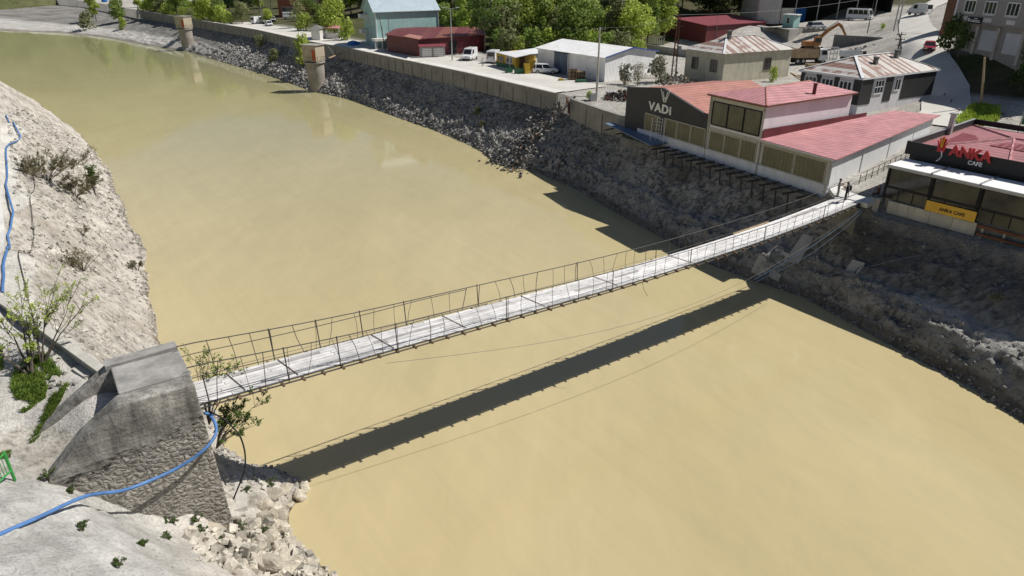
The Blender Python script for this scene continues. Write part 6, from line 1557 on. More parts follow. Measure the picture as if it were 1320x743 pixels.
# ------------------------------------------------------------------ near-bank wall, kerb, hoses
def parapet():
    w_=thing('parapet_wall','grey concrete parapet wall between the path and the pale bank at left','parapet wall',(-22.55,29.07,8.5))
    pts=[P(-2.2,-52.6),P(-8.2,-54.5),P(-13.8,-56.4),P(-18,-57.7),P(-30,-58.2),P(-45,-58.2)]
    m=MB(); k=MB()
    for a,b in zip(pts,pts[1:]):
        za,zb=left_z(a[0],a[1]),left_z(b[0],b[1]); m.beam((a[0],a[1],8.1),(b[0],b[1],8.1),.32,1.5); k.beam((a[0],a[1],8.88),(b[0],b[1],8.88),.40,.07)
    m.build('wall_body',MT['conc'],w_); k.build('coping',MT['conc_lt'],w_)
    k2=MB(); q=[P(-18.5,-57.0),P(-24,-56.75),P(-37,-56.5),P(-52,-56.5),P(-69,-56.3),P(-85,-56.8)]
    fine=[]
    for a,b in zip(q,q[1:]):
        for i in range(8): t=i/8; fine.append((a[0]+(b[0]-a[0])*t,a[1]+(b[1]-a[1])*t))
    fine.append(q[-1][:2]); zz=[left_z(*f) for f in fine]
    for (a,za),(b,zb) in zip(zip(fine,zz),zip(fine[1:],zz[1:])): k2.beam((a[0],a[1],za+.08),(b[0],b[1],zb+.08),.75,.3)
    kb=thing('concrete_kerb','white concrete kerb strip along the top of the pale left bank','kerb',(fine[0][0],fine[0][1],8)); k2.build('kerb_body',MT['terrace'],kb)
    bl=thing('stone_bench','short concrete slab bench in the shade of the parapet','bench',(-19.16,26.03,8.2)); m=MB(); p,q_=(-19.25,25.88,8.45),(-18.21,25.12,8.45); m.beam(p,q_,.42,.12); m.build('seat',MT['conc_lt'],bl)
    for t in (.15,.85):
        m=MB(); x,y=p[0]+(q_[0]-p[0])*t,p[1]+(q_[1]-p[1])*t; z=left_z(x,y); m.box((x,y,(z+8.39)/2),(.12,.36,8.39-z+.1),0.6); m.build('leg',MT['conc'],bl)
parapet()
hose('garden_hose',laid([onleft((-27.34,33.13,8.65)),onleft((-29.95,36.98,8.49)),onleft((-31.16,39.17,8.59)),onleft((-36.15,45.93,7.07)),onleft((-37.06,47.95,7.22)),onleft((-37.56,48.99,7.47)),onleft((-38.56,50.37,8.12)),onleft((-40.98,53.63,8.51)),onleft((-45.75,60.84,8.55)),onleft((-51.63,69.72,8.02)),onleft((-54.41,75.58,7.51)),onleft((-56.05,77.49,8.22)),onleft((-68.69,93.88,6.37))],.09,.6),.075,MT['bluehose'],'long blue hose winding along the kerb on the left bank')
hose('cable',laid([onleft((-26.62,33.73,8.04)),onleft((-30.39,38.94,8.43)),onleft((-34.55,45.8,6.22)),onleft((-35.99,48.37,6.46)),onleft((-37.55,50.98,7.42)),onleft((-42.3,58.68,7.02)),onleft((-50.36,70.45,6.87))],.04),.025,MT['blackrub'],'thin black cable curving down the pale left bank','cable',5)
hose('cable',[P(1.0,-49.4,7.5),P(1.1,-48.9,6.9),P(1.5,-48.5,6.0),P(1.6,-48.6,4.6),P(1.4,-49.3,3.0)],.035,MT['blackrub'],'black cable looping under the near end of the footbridge','cable',6)
gt=thing('green_gate','bright green metal gate of thin bars at the left edge','gate',(-18.07,19.61,8.2))
g0,g1=(-17.53,17.79,8.4),(-17.71,19.15,8.2); z0=8.15
m=MB(); m.tube([(g1[0],g1[1],7.9),(g1[0],g1[1],9.15)],.05,8); m.build('post',MT['green'],gt)
for z in (9.1,8.35):
    m=MB(); m.tube([(g0[0],g0[1],z+.2),(g1[0],g1[1],z)],.035,6); m.build('rail',MT['green'],gt)
for i in range(9):
    t=(i+.5)/9; x,y=g0[0]+(g1[0]-g0[0])*t,g0[1]+(g1[1]-g0[1])*t; m=MB(); m.tube([(x,y,8.35+.2*(1-t)),(x,y,9.1+.2*(1-t))],.014,5); m.build('bar',MT['green'],gt)
wf=thing('wire_fence','faint white wire mesh fence between the green gate and the abutment','fence',(-17.62,20.27,8.2))
a,b=(-17.91,19.48,8.1),(-17.21,21.48,8.05)
for i in range(15):
    t=i/14; x,y=a[0]+(b[0]-a[0])*t,a[1]+(b[1]-a[1])*t; m=MB(); m.tube([(x,y,7.95),(x,y,8.85)],.005,4); m.build('bar',MT['conc_lt'],wf)
for z in (8.15,8.8):
    m=MB(); m.tube([(a[0],a[1],z),(b[0],b[1],z)],.005,4); m.build('rail',MT['conc_lt'],wf)

# ------------------------------------------------------------------ vehicles
MT['cwhite']=carpaint('white_car_paint',(.78,.79,.80)); MT['csilver']=carpaint('silver_car_paint',(.42,.44,.46)); MT['cred']=carpaint('red_car_paint',(.32,.012,.03)); MT['corange']=paint('orange_machine_paint',(.42,.17,.04),.5,.2,1,dirt=.4); MT['cdark']=carpaint('dark_car_paint',(.04,.045,.055))
MT['lampw']=glassy('lamp_glass',(.7,.7,.68),.1,.1); MT['lampr']=glassy('tail_lamp',(.35,.01,.01),.15,.2); MT['rim']=paint('alloy_rim',(.4,.4,.41),.35,.1,4,metal=.5)
def vehicle(name,label,loc,rz,kind,paintm,group=None):
    """x forward; hull lofted from side stations, greenhouse with its own glass"""
    K={'suv':dict(L=4.3,W=1.75,H=1.6,belt=.93,hood=1.05,nose=.75,ws=(1.05,.45),rear=(-2.0,-1.85),gc=.28),
       'hatch':dict(L=3.7,W=1.55,H=1.35,belt=.8,hood=.9,nose=.65,ws=(1.0,.3),rear=(-1.75,-1.45),gc=.2),
       'van':dict(L=4.6,W=1.85,H=2.25,belt=1.2,hood=1.25,nose=.95,ws=(1.75,1.0),rear=(-2.28,-2.2),gc=.3),
       'minibus':dict(L=5.6,W=2.0,H=2.5,belt=1.25,hood=1.3,nose=1.0,ws=(2.6,2.15),rear=(-2.75,-2.7),gc=.3)}[kind]
    v=thing(name,label,'van' if kind=='van' else 'minibus' if kind=='minibus' else 'car',(0,0,0),0,group)
    L,W,H,b,gc=K['L'],K['W'],K['H'],K['belt'],K['gc']; hw=W/2
    # hull cross-sections
    st=[(-L/2,gc+.15,b-.06,.86),(-L/2+.12,gc,b,.97),(-L/2+.9,gc,b,1),(0,gc,b,1),(K['ws'][0],gc,b,1),(L/2-.45,gc,(b+K['nose'])/2+.03,.98),(L/2-.08,gc+.05,K['nose'],.9),(L/2,gc+.15,K['nose']-.12,.8)]
    m=MB(); rings=[]
    for x,z0,z1,k in st:
        w_=hw*k; zm=(z0+z1)/2; rings.append([(x,-w_*.9,z0),(x,-w_,zm-.12),(x,-w_,zm+.1),(x,-w_*.94,z1),(x,w_*.94,z1),(x,w_,zm+.1),(x,w_,zm-.12),(x,w_*.9,z0)])
    vs=[p for r in rings for p in r]; n=8; fs=[(i*n+k,(i+1)*n+k,(i+1)*n+(k+1)%n,i*n+(k+1)%n) for i in range(len(rings)-1) for k in range(n)]+[tuple(range(n)),tuple(reversed(range((len(rings)-1)*n,len(rings)*n)))]
    m.add(vs,fs); bd=m.build('body',paintm,v,smooth=False,world=False)
    bv=bd.modifiers.new('bevel','BEVEL'); bv.width=.05; bv.segments=2; bv.limit_method='ANGLE'
    (wx0,wx1),(rx0,rx1)=K['ws'],K['rear']
    def gh(z0,z1,k0,k1,a0,a1,c0,c1,inset=0):
        return [(a0,-hw*k0,z0),(c0,-hw*k0,z0),(c0,hw*k0,z0),(a0,hw*k0,z0),(a1,-hw*k1,z1),(c1,-hw*k1,z1),(c1,hw*k1,z1),(a1,hw*k1,z1)]
    bx=[(3,2,1,0),(4,5,6,7),(0,1,5,4),(1,2,6,5),(2,3,7,6),(3,0,4,7)]
    m=MB(); m.add(gh(b-.01,H-.07,.9,.74 if kind in('suv','hatch') else .86,rx0+.02,rx1+.05,wx0,wx1),bx); cabm=m.build('cabin',paintm if kind in('van','minibus') else MT['glasscar'],v,world=False)
    m=MB(); kt=.75 if kind in('suv','hatch') else .87; m.add(gh(H-.09,H,kt+.01,kt-.06,rx1+.0,rx1+.08,wx1+.1,wx1-.05),bx); m.build('roof',paintm,v,world=False)
    if kind in('suv','hatch'):
        for sx in(-1,1):
            for x0,x1 in((wx0-.02,wx1),((wx0+rx0)/2+.1,(wx1+rx1)/2+.1),(rx0+.35,rx1+.3)):
                m=MB(); m.beam((x0,sx*hw*.905,b-.02),(x1,sx*hw*.755,H-.06),.09,.05); m.build('pillar',paintm,v,world=False)
        for kk in range(0): pass
    else:
        m=MB(); k1=.862; e=.012
        def lerpx(f): return wx0+(wx1-wx0)*f
        z0,z1=b+.08,H-.25; f0,f1=(z0-b)/(H-.07-b),(z1-b)/(H-.07-b)
        m.quad((lerpx(f0)+e,-hw*.82,z0),(lerpx(f0)+e,hw*.82,z0),(lerpx(f1)+e,hw*.78,z1),(lerpx(f1)+e,-hw*.78,z1)); m.build('windscreen',MT['glasscar'],v,world=False)
        ends=[(wx0-.55,wx0-.2)] if False else None
        spans=[(wx1-1.0,wx1-.12)] if kind=='van' else [(wx1-1.05,wx1-.15),(wx1-2.2,wx1-1.15),(wx1-3.4,wx1-2.3),(wx1-4.5,wx1-3.5)]
        for sx in(-1,1):
            for x0,x1 in spans:
                m=MB(); ya,yb=hw*(.9-.04*f0)+.012,hw*(.9-.04*f1)+.012; m.quad((x0,sx*ya,z0),(x1+.1,sx*ya,z0),(x1-.1,sx*yb,z1),(x0,sx*yb,z1)); m.build('side_window',MT['glasscar'],v,world=False)
        m=MB(); m.quad((rx0+.005,-hw*.75,z0),(rx0+.005,hw*.75,z0),(rx1-.0,hw*.72,z1),(rx1-.0,-hw*.72,z1)); m.build('rear_window',MT['glasscar'],v,world=False)
    r=.33 if kind!='hatch' else .29
    for sx in(-1,1):
        for x in(L/2-.85,-L/2+.85):
            m=MB(); y=sx*(hw-.09); m.tube([(x,y-.1,r),(x,y+.1,r)],r,14); wl=m.build('wheel',MT['blackrub'],v,world=False)
            m=MB(); m.tube([(x,y+sx*.08,r),(x,y+sx*.115,r)],r*.62,10); m.build('rim',MT['rim'],wl,world=False)
        m=MB(); m.box((L/2-.03,sx*hw*.62,K['nose']-.12),(.14,.32,.16)); m.build('headlight',MT['lampw'],v,world=False)
        m=MB(); m.box((-L/2+.03,sx*hw*.72,b-.18),(.12,.2,.26)); m.build('tail_light',MT['lampr'],v,world=False)
        m=MB(); m.box((wx0-.15,sx*(hw+.08),b+.08),(.1,.16,.12)); m.build('mirror',MT['black'],v,world=False)
    m=MB(); m.box((L/2-.01,0,gc+.12),(.12,W*.8,.16)); m.build('front_bumper',MT['black'],v,world=False)
    m=MB(); m.box((L/2-.015,0,K['nose']-.13),(.1,.62,.12)); m.build('grille',MT['black'],v,world=False)
    v.location=loc; v.rotation_euler=(0,0,rz); return v
def gp(p): return (p[0],p[1],gz(p[0],p[1])+.02)
vehicle('parked_car','white estate car parked beside the storage hall',gp((5.59,118.86,8.63)),-.06,'suv',MT['cwhite'])
vehicle('parked_van','white van facing the river in front of the red workshop',gp((-8.02,136.96,8.66)),R(-105),'van',MT['cwhite'])
vehicle('parked_van','white van with dark rear windows left of the yellow kiosk',gp((-3.33,133.39,8.66)),R(75),'van',MT['cwhite'])
vehicle('parked_van','white box van leftmost of the vehicles behind the river wall',gp((-82.07,236.29,8.51)),R(60),'van',MT['cwhite'])
vehicle('parked_car','silver white car right of the leftmost van behind the river wall',gp((-75.3,226.17,8.52)),R(-60),'suv',MT['cwhite'])
vehicle('parked_car','white car half hidden by the small tree behind the river wall',gp((-79.25,242.56,8.81)),R(-70),'suv',MT['csilver'])
vehicle('parked_van','white van in front of the brick house',gp((-75.13,247.99,9.2)),R(10),'van',MT['cwhite'])
vehicle('parked_car','small red car far up the riverside road at upper left',gp((-147.31,316.88,8.4)),R(-20),'hatch',MT['cred'])
vehicle('parked_car','dark red car in the shade on the hill road',gp((61.35,105.86,13.54)),R(-118),'hatch',MT['cred'])
vehicle('parked_van','white minivan climbing the hill road at the top right',gp((82.73,149.37,15.98)),R(112),'van',MT['cwhite'])
vehicle('minibus','white minibus with its front showing inside the open depot',gp((79.03,166.74,13.85)),R(-50),'minibus',MT['cwhite'])
vehicle('parked_car','grey car under a glossy cover on the loading platform',(lambda p:(p[0],p[1],12.78))((65.29,156.3,12.8)),R(20),'suv',MT['csilver'])
def truck(label,p,rz,bedm,cabm,scl=1.0):
    v=thing('tipper_truck',label,'truck',(0,0,0))
    m=MB(); m.box((0,0,.75),(6.0,1.0,.3)); m.build('chassis',MT['black'],v,world=False)
    m=MB(); m.slab([(-3,-1.05,1.15),(1.4,-1.05,1.15),(1.4,1.05,1.15),(-3,1.05,1.15)],.15)
    for y in(-1.05,1.05): m.box((-.8,y,1.75),(4.4,.1,1.3))
    m.box((-3,0,1.75),(.1,2.2,1.3)); m.box((1.4,0,1.95),(.1,2.2,1.7)); m.build('tipper_body',bedm,v,world=False)
    m=MB(); vs=[(1.6,-1.05,.6),(3.2,-1.05,.6),(3.2,1.05,.6),(1.6,1.05,.6),(1.6,-1.0,2.4),(2.85,-1.0,2.4),(2.85,1.0,2.4),(1.6,1.0,2.4)]; m.add(vs,[(3,2,1,0),(4,5,6,7),(0,1,5,4),(1,2,6,5),(2,3,7,6),(3,0,4,7)]); m.build('cab',cabm,v,world=False)
    m=MB(); m.quad((3.09,-.85,1.5),(3.09,.85,1.5),(2.93,.82,2.25),(2.93,-.82,2.25)); m.build('windscreen',MT['glasscar'],v,world=False)
    for s in(-1,1):
        m=MB(); m.quad((1.9,s*1.05,1.5),(2.9,s*1.05,1.5),(2.75,s*1.03,2.2),(1.9,s*1.03,2.2)); m.build('side_window',MT['glasscar'],v,world=False)
        for x in(2.3,-1.2,-2.2):
            m=MB(); m.tube([(x,s*.9-.14,.5),(x,s*.9+.14,.5)],.5,14); w_=m.build('wheel',MT['blackrub'],v,world=False); m=MB(); m.tube([(x,s*1.02,.5),(x,s*1.06,.5)],.26,10); m.build('rim',MT['rim'],w_,world=False)
        m=MB(); m.box((3.2,s*.75,.85),(.1,.3,.2)); m.build('headlight',MT['lampw'],v,world=False)
    v.location=p; v.rotation_euler=(0,0,rz); v.scale=(scl,scl,scl)
truck('tipper truck with a tan load body seen side on between the two rusty roofs',gp((51.91,125.66,9.44)),R(4),MT['woodlt'],MT['white'])
truck('white flatbed truck parked behind the black and white house',gp((58.16,122.38,10.34)),R(8),MT['white'],MT['white'],.68)
def excavator():
    e=thing('excavator','orange excavator with its boom arched over the yard','excavator',gp((60.0,144.05,9.63))); b=Vector(e.location)
    q=lambda x,z,y=0:(b.x+x,b.y+y,b.z+z)
    for y in(-1.0,1.0):
        m=MB(); pts=[(-1.6,.1),(1.6,.1),(1.95,.45),(1.6,.8),(-1.6,.8),(-1.95,.45)]; vs=[q(x,z,y-.25) for x,z in pts]+[q(x,z,y+.25) for x,z in pts]; n=6
        m.add(vs,[tuple(range(n)),tuple(range(2*n-1,n-1,-1))]+[(i,n+i,n+(i+1)%n,(i+1)%n) for i in range(n)]); m.build('track',MT['blackrub'],e)
    m=MB(); m.box(q(-.5,1.35),(2.8,2.0,.9)); m.build('engine_house',MT['corange'],e)
    m=MB(); m.box(q(.6,1.9,-.6),(1.2,.85,1.5)); c=m.build('cab',MT['corange'],e); m=MB(); m.box(q(.65,2.05,-.6),(1.24,.89,.8)); m.build('cab_window',MT['glass'],c)
    def limb(p0,p1,p2,w0,w1,name):
        m=MB(); m.beam(p0,p1,.42,w0); m.beam(p1,p2,.4,w1); m.build(name,MT['corange'],e)
    limb(q(.6,1.7,.3),q(2.6,3.7,.3),q(4.6,5.0,.3),.6,.5,'boom'); limb(q(4.5,5.05,.3),q(5.4,4.3,.3),q(7.0,1.9,.3),.45,.32,'arm')
    m=MB(); m.tube([q(2.4,4.1,.3),q(4.5,5.6,.3)],.09,6); m.tube([q(5.2,5.0,.3),q(6.6,2.8,.3)],.08,6); m.build('hydraulic_ram',MT['galv'],e)
    m=MB(); pts=[(6.7,1.9),(7.6,1.9),(8.0,1.2),(7.3,.6),(6.4,.9)]; vs=[q(x,z,-.3) for x,z in pts]+[q(x,z,.9) for x,z in pts]; n=5; m.add(vs,[tuple(range(n)),tuple(range(2*n-1,n-1,-1))]+[(i,n+i,n+(i+1)%n,(i+1)%n) for i in range(n)]); m.build('bucket',MT['conc_lt'],e)
excavator()

# ------------------------------------------------------------------ poles, lamps and wires
def pole(label,p,h,r,mat,arms=0,lamp=0,lean=0.0,name='utility_pole',cat='pole',rz=0.0):
    t=thing(name,label,cat,p); m=MB(); m.tube([(p[0],p[1],p[2]-.3),(p[0]+lean*.5,p[1],p[2]+h*.5),(p[0]+lean,p[1],p[2]+h)],[r,r*.85,r*.65],8); m.build('shaft',mat,t)
    for i in range(arms):
        z=p[2]+h-.35-i*.7; dx,dy=math.cos(rz)*.75,math.sin(rz)*.75; m=MB(); m.beam((p[0]+lean-dx,p[1]-dy,z),(p[0]+lean+dx,p[1]+dy,z),.09,.1); a=m.build('crossarm',MT['steel'],t)
        for s in(-.9,-.35,.35,.9):
            m=MB(); x,y=p[0]+lean+dx*s,p[1]+dy*s; m.tube([(x,y,z+.04),(x,y,z+.22)],.04,5); m.build('insulator',MT['white'],a)
    for i in range(lamp):
        s=1 if i==0 else -1; dx,dy=math.cos(rz)*1.1*s,math.sin(rz)*1.1*s; m=MB(); z=p[2]+h-.15; m.tube([(p[0]+lean,p[1],z),(p[0]+lean+dx,p[1]+dy,z+.25)],.04,5); m.build('lamp_arm',MT['galv'],t)
        m=MB(); m.box((p[0]+lean+dx*1.2,p[1]+dy*1.2,z+.27),(.6,.25,.12),rz); m.build('lamp_head',MT['white'],t)
    return (p[0]+lean,p[1],p[2]+h)
w1=pole('leaning brown wooden pole beside the green grass mound',(53.52,79.33,10.3),5.3,.15,MT['woodlt'],0,0,-1.15)
w2=pole('short dark pole with crossarms behind the black and white house',gp((61.05,113.82,12.73)),2.9,.13,MT['wood'],2)
w3=pole('tall grey pole left of the hill road at the top',gp((73.62,140.3,13.71)),9,.15,MT['galv'])
w4=pole('second grey pole right behind the tall one at the top',gp((76.39,144.29,14.41)),9,.15,MT['galv'])
w5=pole('tall concrete lamp pole in front of the storage hall',gp((11.72,96.98,8.53)),8.9,.16,MT['conc_lt'],1,0)
w6=pole('twin-headed street lamp in front of the red workshop',gp((-11.37,136.04,8.63)),9.3,.12,MT['galv'],0,2,0,'street_lamp','street lamp')
w7=pole('thin pole leaning against the teal house wall',gp((-27.06,153.85,8.62)),7.0,.1,MT['wood'],0,0,-.8)
w8=pole('thin upright pole right of the leaning one at the teal house',gp((-26.96,159.43,8.7)),6.3,.08,MT['wood'])
w9=pole('slim pole behind the river wall right of the bright tree',gp((-109.65,277.37,8.76)),9,.12,MT['galv'])
w10=pole('slim pole among the white vehicles behind the river wall',gp((-86.99,255.13,9.01)),9,.12,MT['galv'])
pole('thin mast on the excavator yard edge',gp((71.83,146.87,12.77)),6.0,.1,MT['steel'])
def lattice():
    p=gp((26.06,114.31,8.63)); t=thing('lattice_pole','rusty lattice steel pole between the storage hall and the cream house','pole',p); h=9.5
    for sx in(-1,1):
        for sy in(-1,1):
            m=MB(); m.beam((p[0]+sx*.35,p[1]+sy*.35,p[2]-.3),(p[0]+sx*.14,p[1]+sy*.14,p[2]+h),.09,.09); m.build('leg',MT['rustbrown'],t)
    m=MB()
    for i in range(13):
        z0,z1=p[2]+i*h/13,p[2]+(i+1)*h/13; k0,k1=.35-.21*i/13,.35-.21*(i+1)/13
        s=1 if i%2 else -1
        m.beam((p[0]-s*k0,p[1]-k0,z0),(p[0]+s*k1,p[1]-k1,z1),.05,.05); m.beam((p[0]-k0,p[1]-s*k0,z0),(p[0]-k1,p[1]+s*k1,z1),.05,.05); m.beam((p[0]+k0,p[1]-s*k0,z0),(p[0]+k1,p[1]+s*k1,z1),.05,.05)
    m.build('bracing',MT['rustbrown'],t)
    for z in(h-.2,h-1.0,h-1.8):
        m=MB(); m.beam((p[0]-.9,p[1]+.2,p[2]+z),(p[0]+.9,p[1]-.2,p[2]+z),.08,.1); m.build('crossarm',MT['steel'],t)
    m=MB(); m.box((p[0]+.5,p[1]-.3,p[2]+4.3),(.5,.4,1.0)); m.build('switch_box',MT['galv'],t)
    return (p[0],p[1],p[2]+h-.1)
w11=lattice()
def wire(a,b,sag,label,r=.018):
    m=MB(); a,b=Vector(a),Vector(b); m.tube([a.lerp(b,t)-Vector((0,0,sag*4*t*(1-t))) for t in np.linspace(0,1,14)],r,4); return tag(m.build('overhead_wire',MT['wire']),label,'wire')
wire(w11,w5,.6,'overhead wire from the lattice pole to the lamp pole at the hall')
wire(w11,(w3[0],w3[1],w3[2]-2),1.0,'overhead wire from the lattice pole to the grey pole at the top')
wire((w5[0],w5[1],w5[2]-.2),(w6[0],w6[1],w6[2]-.3),.8,'overhead wire from the lamp pole to the twin street lamp')
wire(w2,(w2[0]+22,w2[1]-12,w2[2]+.6),.5,'upper overhead wire crossing in front of the grey building')
wire((w2[0],w2[1],w2[2]-.7),(w2[0]+22,w2[1]-12,w2[2]-.4),.5,'lower overhead wire crossing in front of the grey building')
def onfar(p): return (p[0],p[1],far_z(p[0],p[1])+.12)
hose('water_line',[onfar(P(6.5,-.9)),onfar(P(5.0,-1.6)),onfar(P(3.4,-2.3)),onfar(P(1.5,-3.2)),onfar(P(-1.5,-4.2))],.014,MT['palehose'],'thin pale line crossing the dark bank below the cafe','line',4)

# ------------------------------------------------------------------ yard clutter
def crate_stack(name,label,p,rz,nx,nz,sz,mat,cat='pallets'):
    t=thing(name,label,cat,p,rz); 
    return t
rp=random.Random(4)
def pallet(p,rz,label,mat,group):
    t=thing('pallet',label,'pallet',p,rz,group); c,s=math.cos(rz),math.sin(rz)
    L_=lambda x,y,z:(p[0]+x*c-y*s,p[1]+x*s+y*c,p[2]+z)
    m=MB()
    for i in range(5): m.beam(L_(-.6,-.45+i*.225,.14),L_(.6,-.45+i*.225,.14),.12,.03)
    m.build('top_boards',mat,t); m=MB()
    for x in(-.52,0,.52): m.beam(L_(x,-.5,.07),L_(x,.5,.07),.12,.1)
    m.build('bearers',mat,t); return t
base=gp((9.5,110.93,8.63))
for col_,n,lab in ((0,10,'wooden pallet in the left stack beside the storage hall door'),(1,8,'wooden pallet in the right stack beside the storage hall door')):
    for i in range(n): pallet((base[0]+col_*1.35,base[1]+.1*col_,base[2]+i*.175),.15+rp.uniform(-.05,.05),lab,MT['woodlt'] if (i+col_)%3 else MT['wood'],'pallets stacked beside the hall, '+('left' if col_==0 else 'right'))
def crate(p,sz,rz,label,mat,name='crate',cat='crate'):
    t=thing(name,label,cat,p,rz); c,s=math.cos(rz),math.sin(rz); L_=lambda x,y,z:(p[0]+x*c-y*s,p[1]+x*s+y*c,p[2]+z)
    a,b,h=sz; m=MB()
    for x,y,w_,d in((-a/2,0,.05,b),(a/2,0,.05,b),(0,-b/2,a-.05,.05),(0,b/2,a-.05,.05)): m.box(L_(x,y,h/2),(w_,d,h),rz)
    m.box(L_(0,0,.03),(a,b,.05),rz); m.build('sides',mat,t); m=MB()
    for z in(.12,.5,.88): m.box(L_(0,0,h*z),(a+.06,b+.06,.05),rz)
    m.build('ribs',mat,t)
crate(gp((2.45,118.08,8.61)),(.8,.8,1.7),.3,'tall yellow stack of crates left of the white estate car',MT['yellow'])
crate(gp((3.43,120.81,8.63)),(.9,.8,1.9),.2,'tallest yellow crate stack behind the white estate car',MT['yellow'])
crate(gp((5.2,125.64,8.65)),(1.6,.7,.9),.1,'low yellow crate behind the roof of the white estate car',MT['yellow'])
crate(gp((10.62,108.52,8.62)),(1.6,1.0,.45),.2,'dark green crate at the foot of the pallet stacks',MT['grnpaint'])
crate(gp((7.63,110.17,8.62)),(.6,.6,.4),.2,'small yellow box left of the pallet stacks',MT['yellow'])
crate(gp((-0.52,119.17,8.59)),(1.1,.7,.9),.3,'dark green counter box before the yellow kiosk',MT['grnpaint'])
crate(gp((1.16,118.16,8.6)),(1.4,.7,.9),.3,'dark green counter box right of the other at the kiosk',MT['grnpaint'])
crate(gp((10.83,93.66,8.47)),(.9,.7,.9),.3,'grey wire crate behind the short river wall',MT['galv'])
tp=thing('tarp_bundle','blue tarpaulin bundle on the river wall pavement left of the teal house','tarpaulin',gp((-36.24,165.14,8.65))); m=MB(); rnd=random.Random(3); q=Vector(tp.location)
vs=[]; n=10
for j,(r,z) in enumerate(((1.3,-.05),(1.4,.35),(1.15,.8),(.6,1.0))):
    for k in range(n): a=6.283*k/n; rr=r*rnd.uniform(.85,1.12); vs.append((q.x+rr*math.cos(a),q.y+rr*.7*math.sin(a),q.z+z+rnd.uniform(-.08,.08)))
m.add(vs,[(j*n+k,j*n+(k+1)%n,(j+1)*n+(k+1)%n,(j+1)*n+k) for j in range(3) for k in range(n)]+[tuple(range(3*n,4*n))]); m.build('sheet',MT['tarp'],tp)
bt=thing('blue_tub','blue water tub on the road at the very top left','tub',gp((-221.46,402.13,8.4))); q=bt.location; m=MB(); m.lathe((q.x,q.y,q.z),[(1.2,0),(1.5,.3),(1.5,1.5),(1.3,1.6)],14); m.build('tub_body',MT['tarp'],bt)
for i,(p,q,lab) in enumerate([((51.26,115.05,9.5),(47.74,115.05,9.5),'stack of long timber beams right of the cream house')]):
    for k in range(9):
        m=MB(); dz_=(k//3)*.32; dy=(k%3)*.45; m.beam((p[0],p[1]+dy,p[2]+.3+dz_),(q[0],q[1]+dy,q[2]+.3+dz_),.34,.26); tag(m.build('timber_beam',MT['wood'] if k%2 else MT['woodlt']),'long sawn timber beam in the stack right of the cream house','timber','timber beams stacked right of the cream house')
m=MB(); m.beam((45.92,117.01,9.0),(45.61,111.51,8.9),.2,.16); tag(m.build('plank',MT['woodlt']),'pale plank propped at the right corner of the cream house','plank')
pr=thing('storage_rack','white frame of an upturned pallet rack behind the rusty roofed house','rack',gp((56.36,125.77,9.95))); b=Vector(pr.location); m=MB()
for x in(-.6,0,.6): m.beam((b.x+x,b.y,b.z),(b.x+x,b.y,b.z+2.2),.18,.12)
for z in(.2,1.1,2.1): m.beam((b.x-.7,b.y-.08,b.z+z),(b.x+.7,b.y-.08,b.z+z),.1,.2)
m.build('rack_bars',MT['white'],pr)
gb=thing('green_flag','green hanging banner at the right edge behind the cafe','flag',(52.54,71.07,9.0)); p=(51.54,69.78,9.2)
m=MB(); m.tube([(p[0],p[1],8.5),(p[0],p[1],12.2)],.05,6); m.build('pole',MT['galv'],gb)
m=MB(); m.beam((p[0]+.1,p[1],11.1),(p[0]+1.6,p[1]-.6,11.1),.05,1.8); m.build('cloth',MT['grnpaint'],gb)
for i,(p,h,lab) in enumerate([((54.01,90.49,9.4),1.2,'short fence stake nearest the black and white house'),((53.67,87.07,9.4),1.1,'second fence stake in the dusty yard'),((52.45,83.41,9.3),1.1,'third fence stake in the dusty yard'),((50.35,78.24,9.2),1.0,'fence stake beside the grass mound'),((65.13,108.34,11.5),1.5,'white post at the bend of the hill road')]):
    t=thing('fence_stake',lab,'stake',p); m=MB(); m.tube([(p[0],p[1],p[2]-.6),(p[0]+.08,p[1],p[2]+h)],.07,6); m.build('stake_shaft',MT['wood'],t); m=MB(); m.box((p[0]+.08,p[1],p[2]+h+.02),(.18,.18,.05)); m.build('cap',MT['galv'],t)

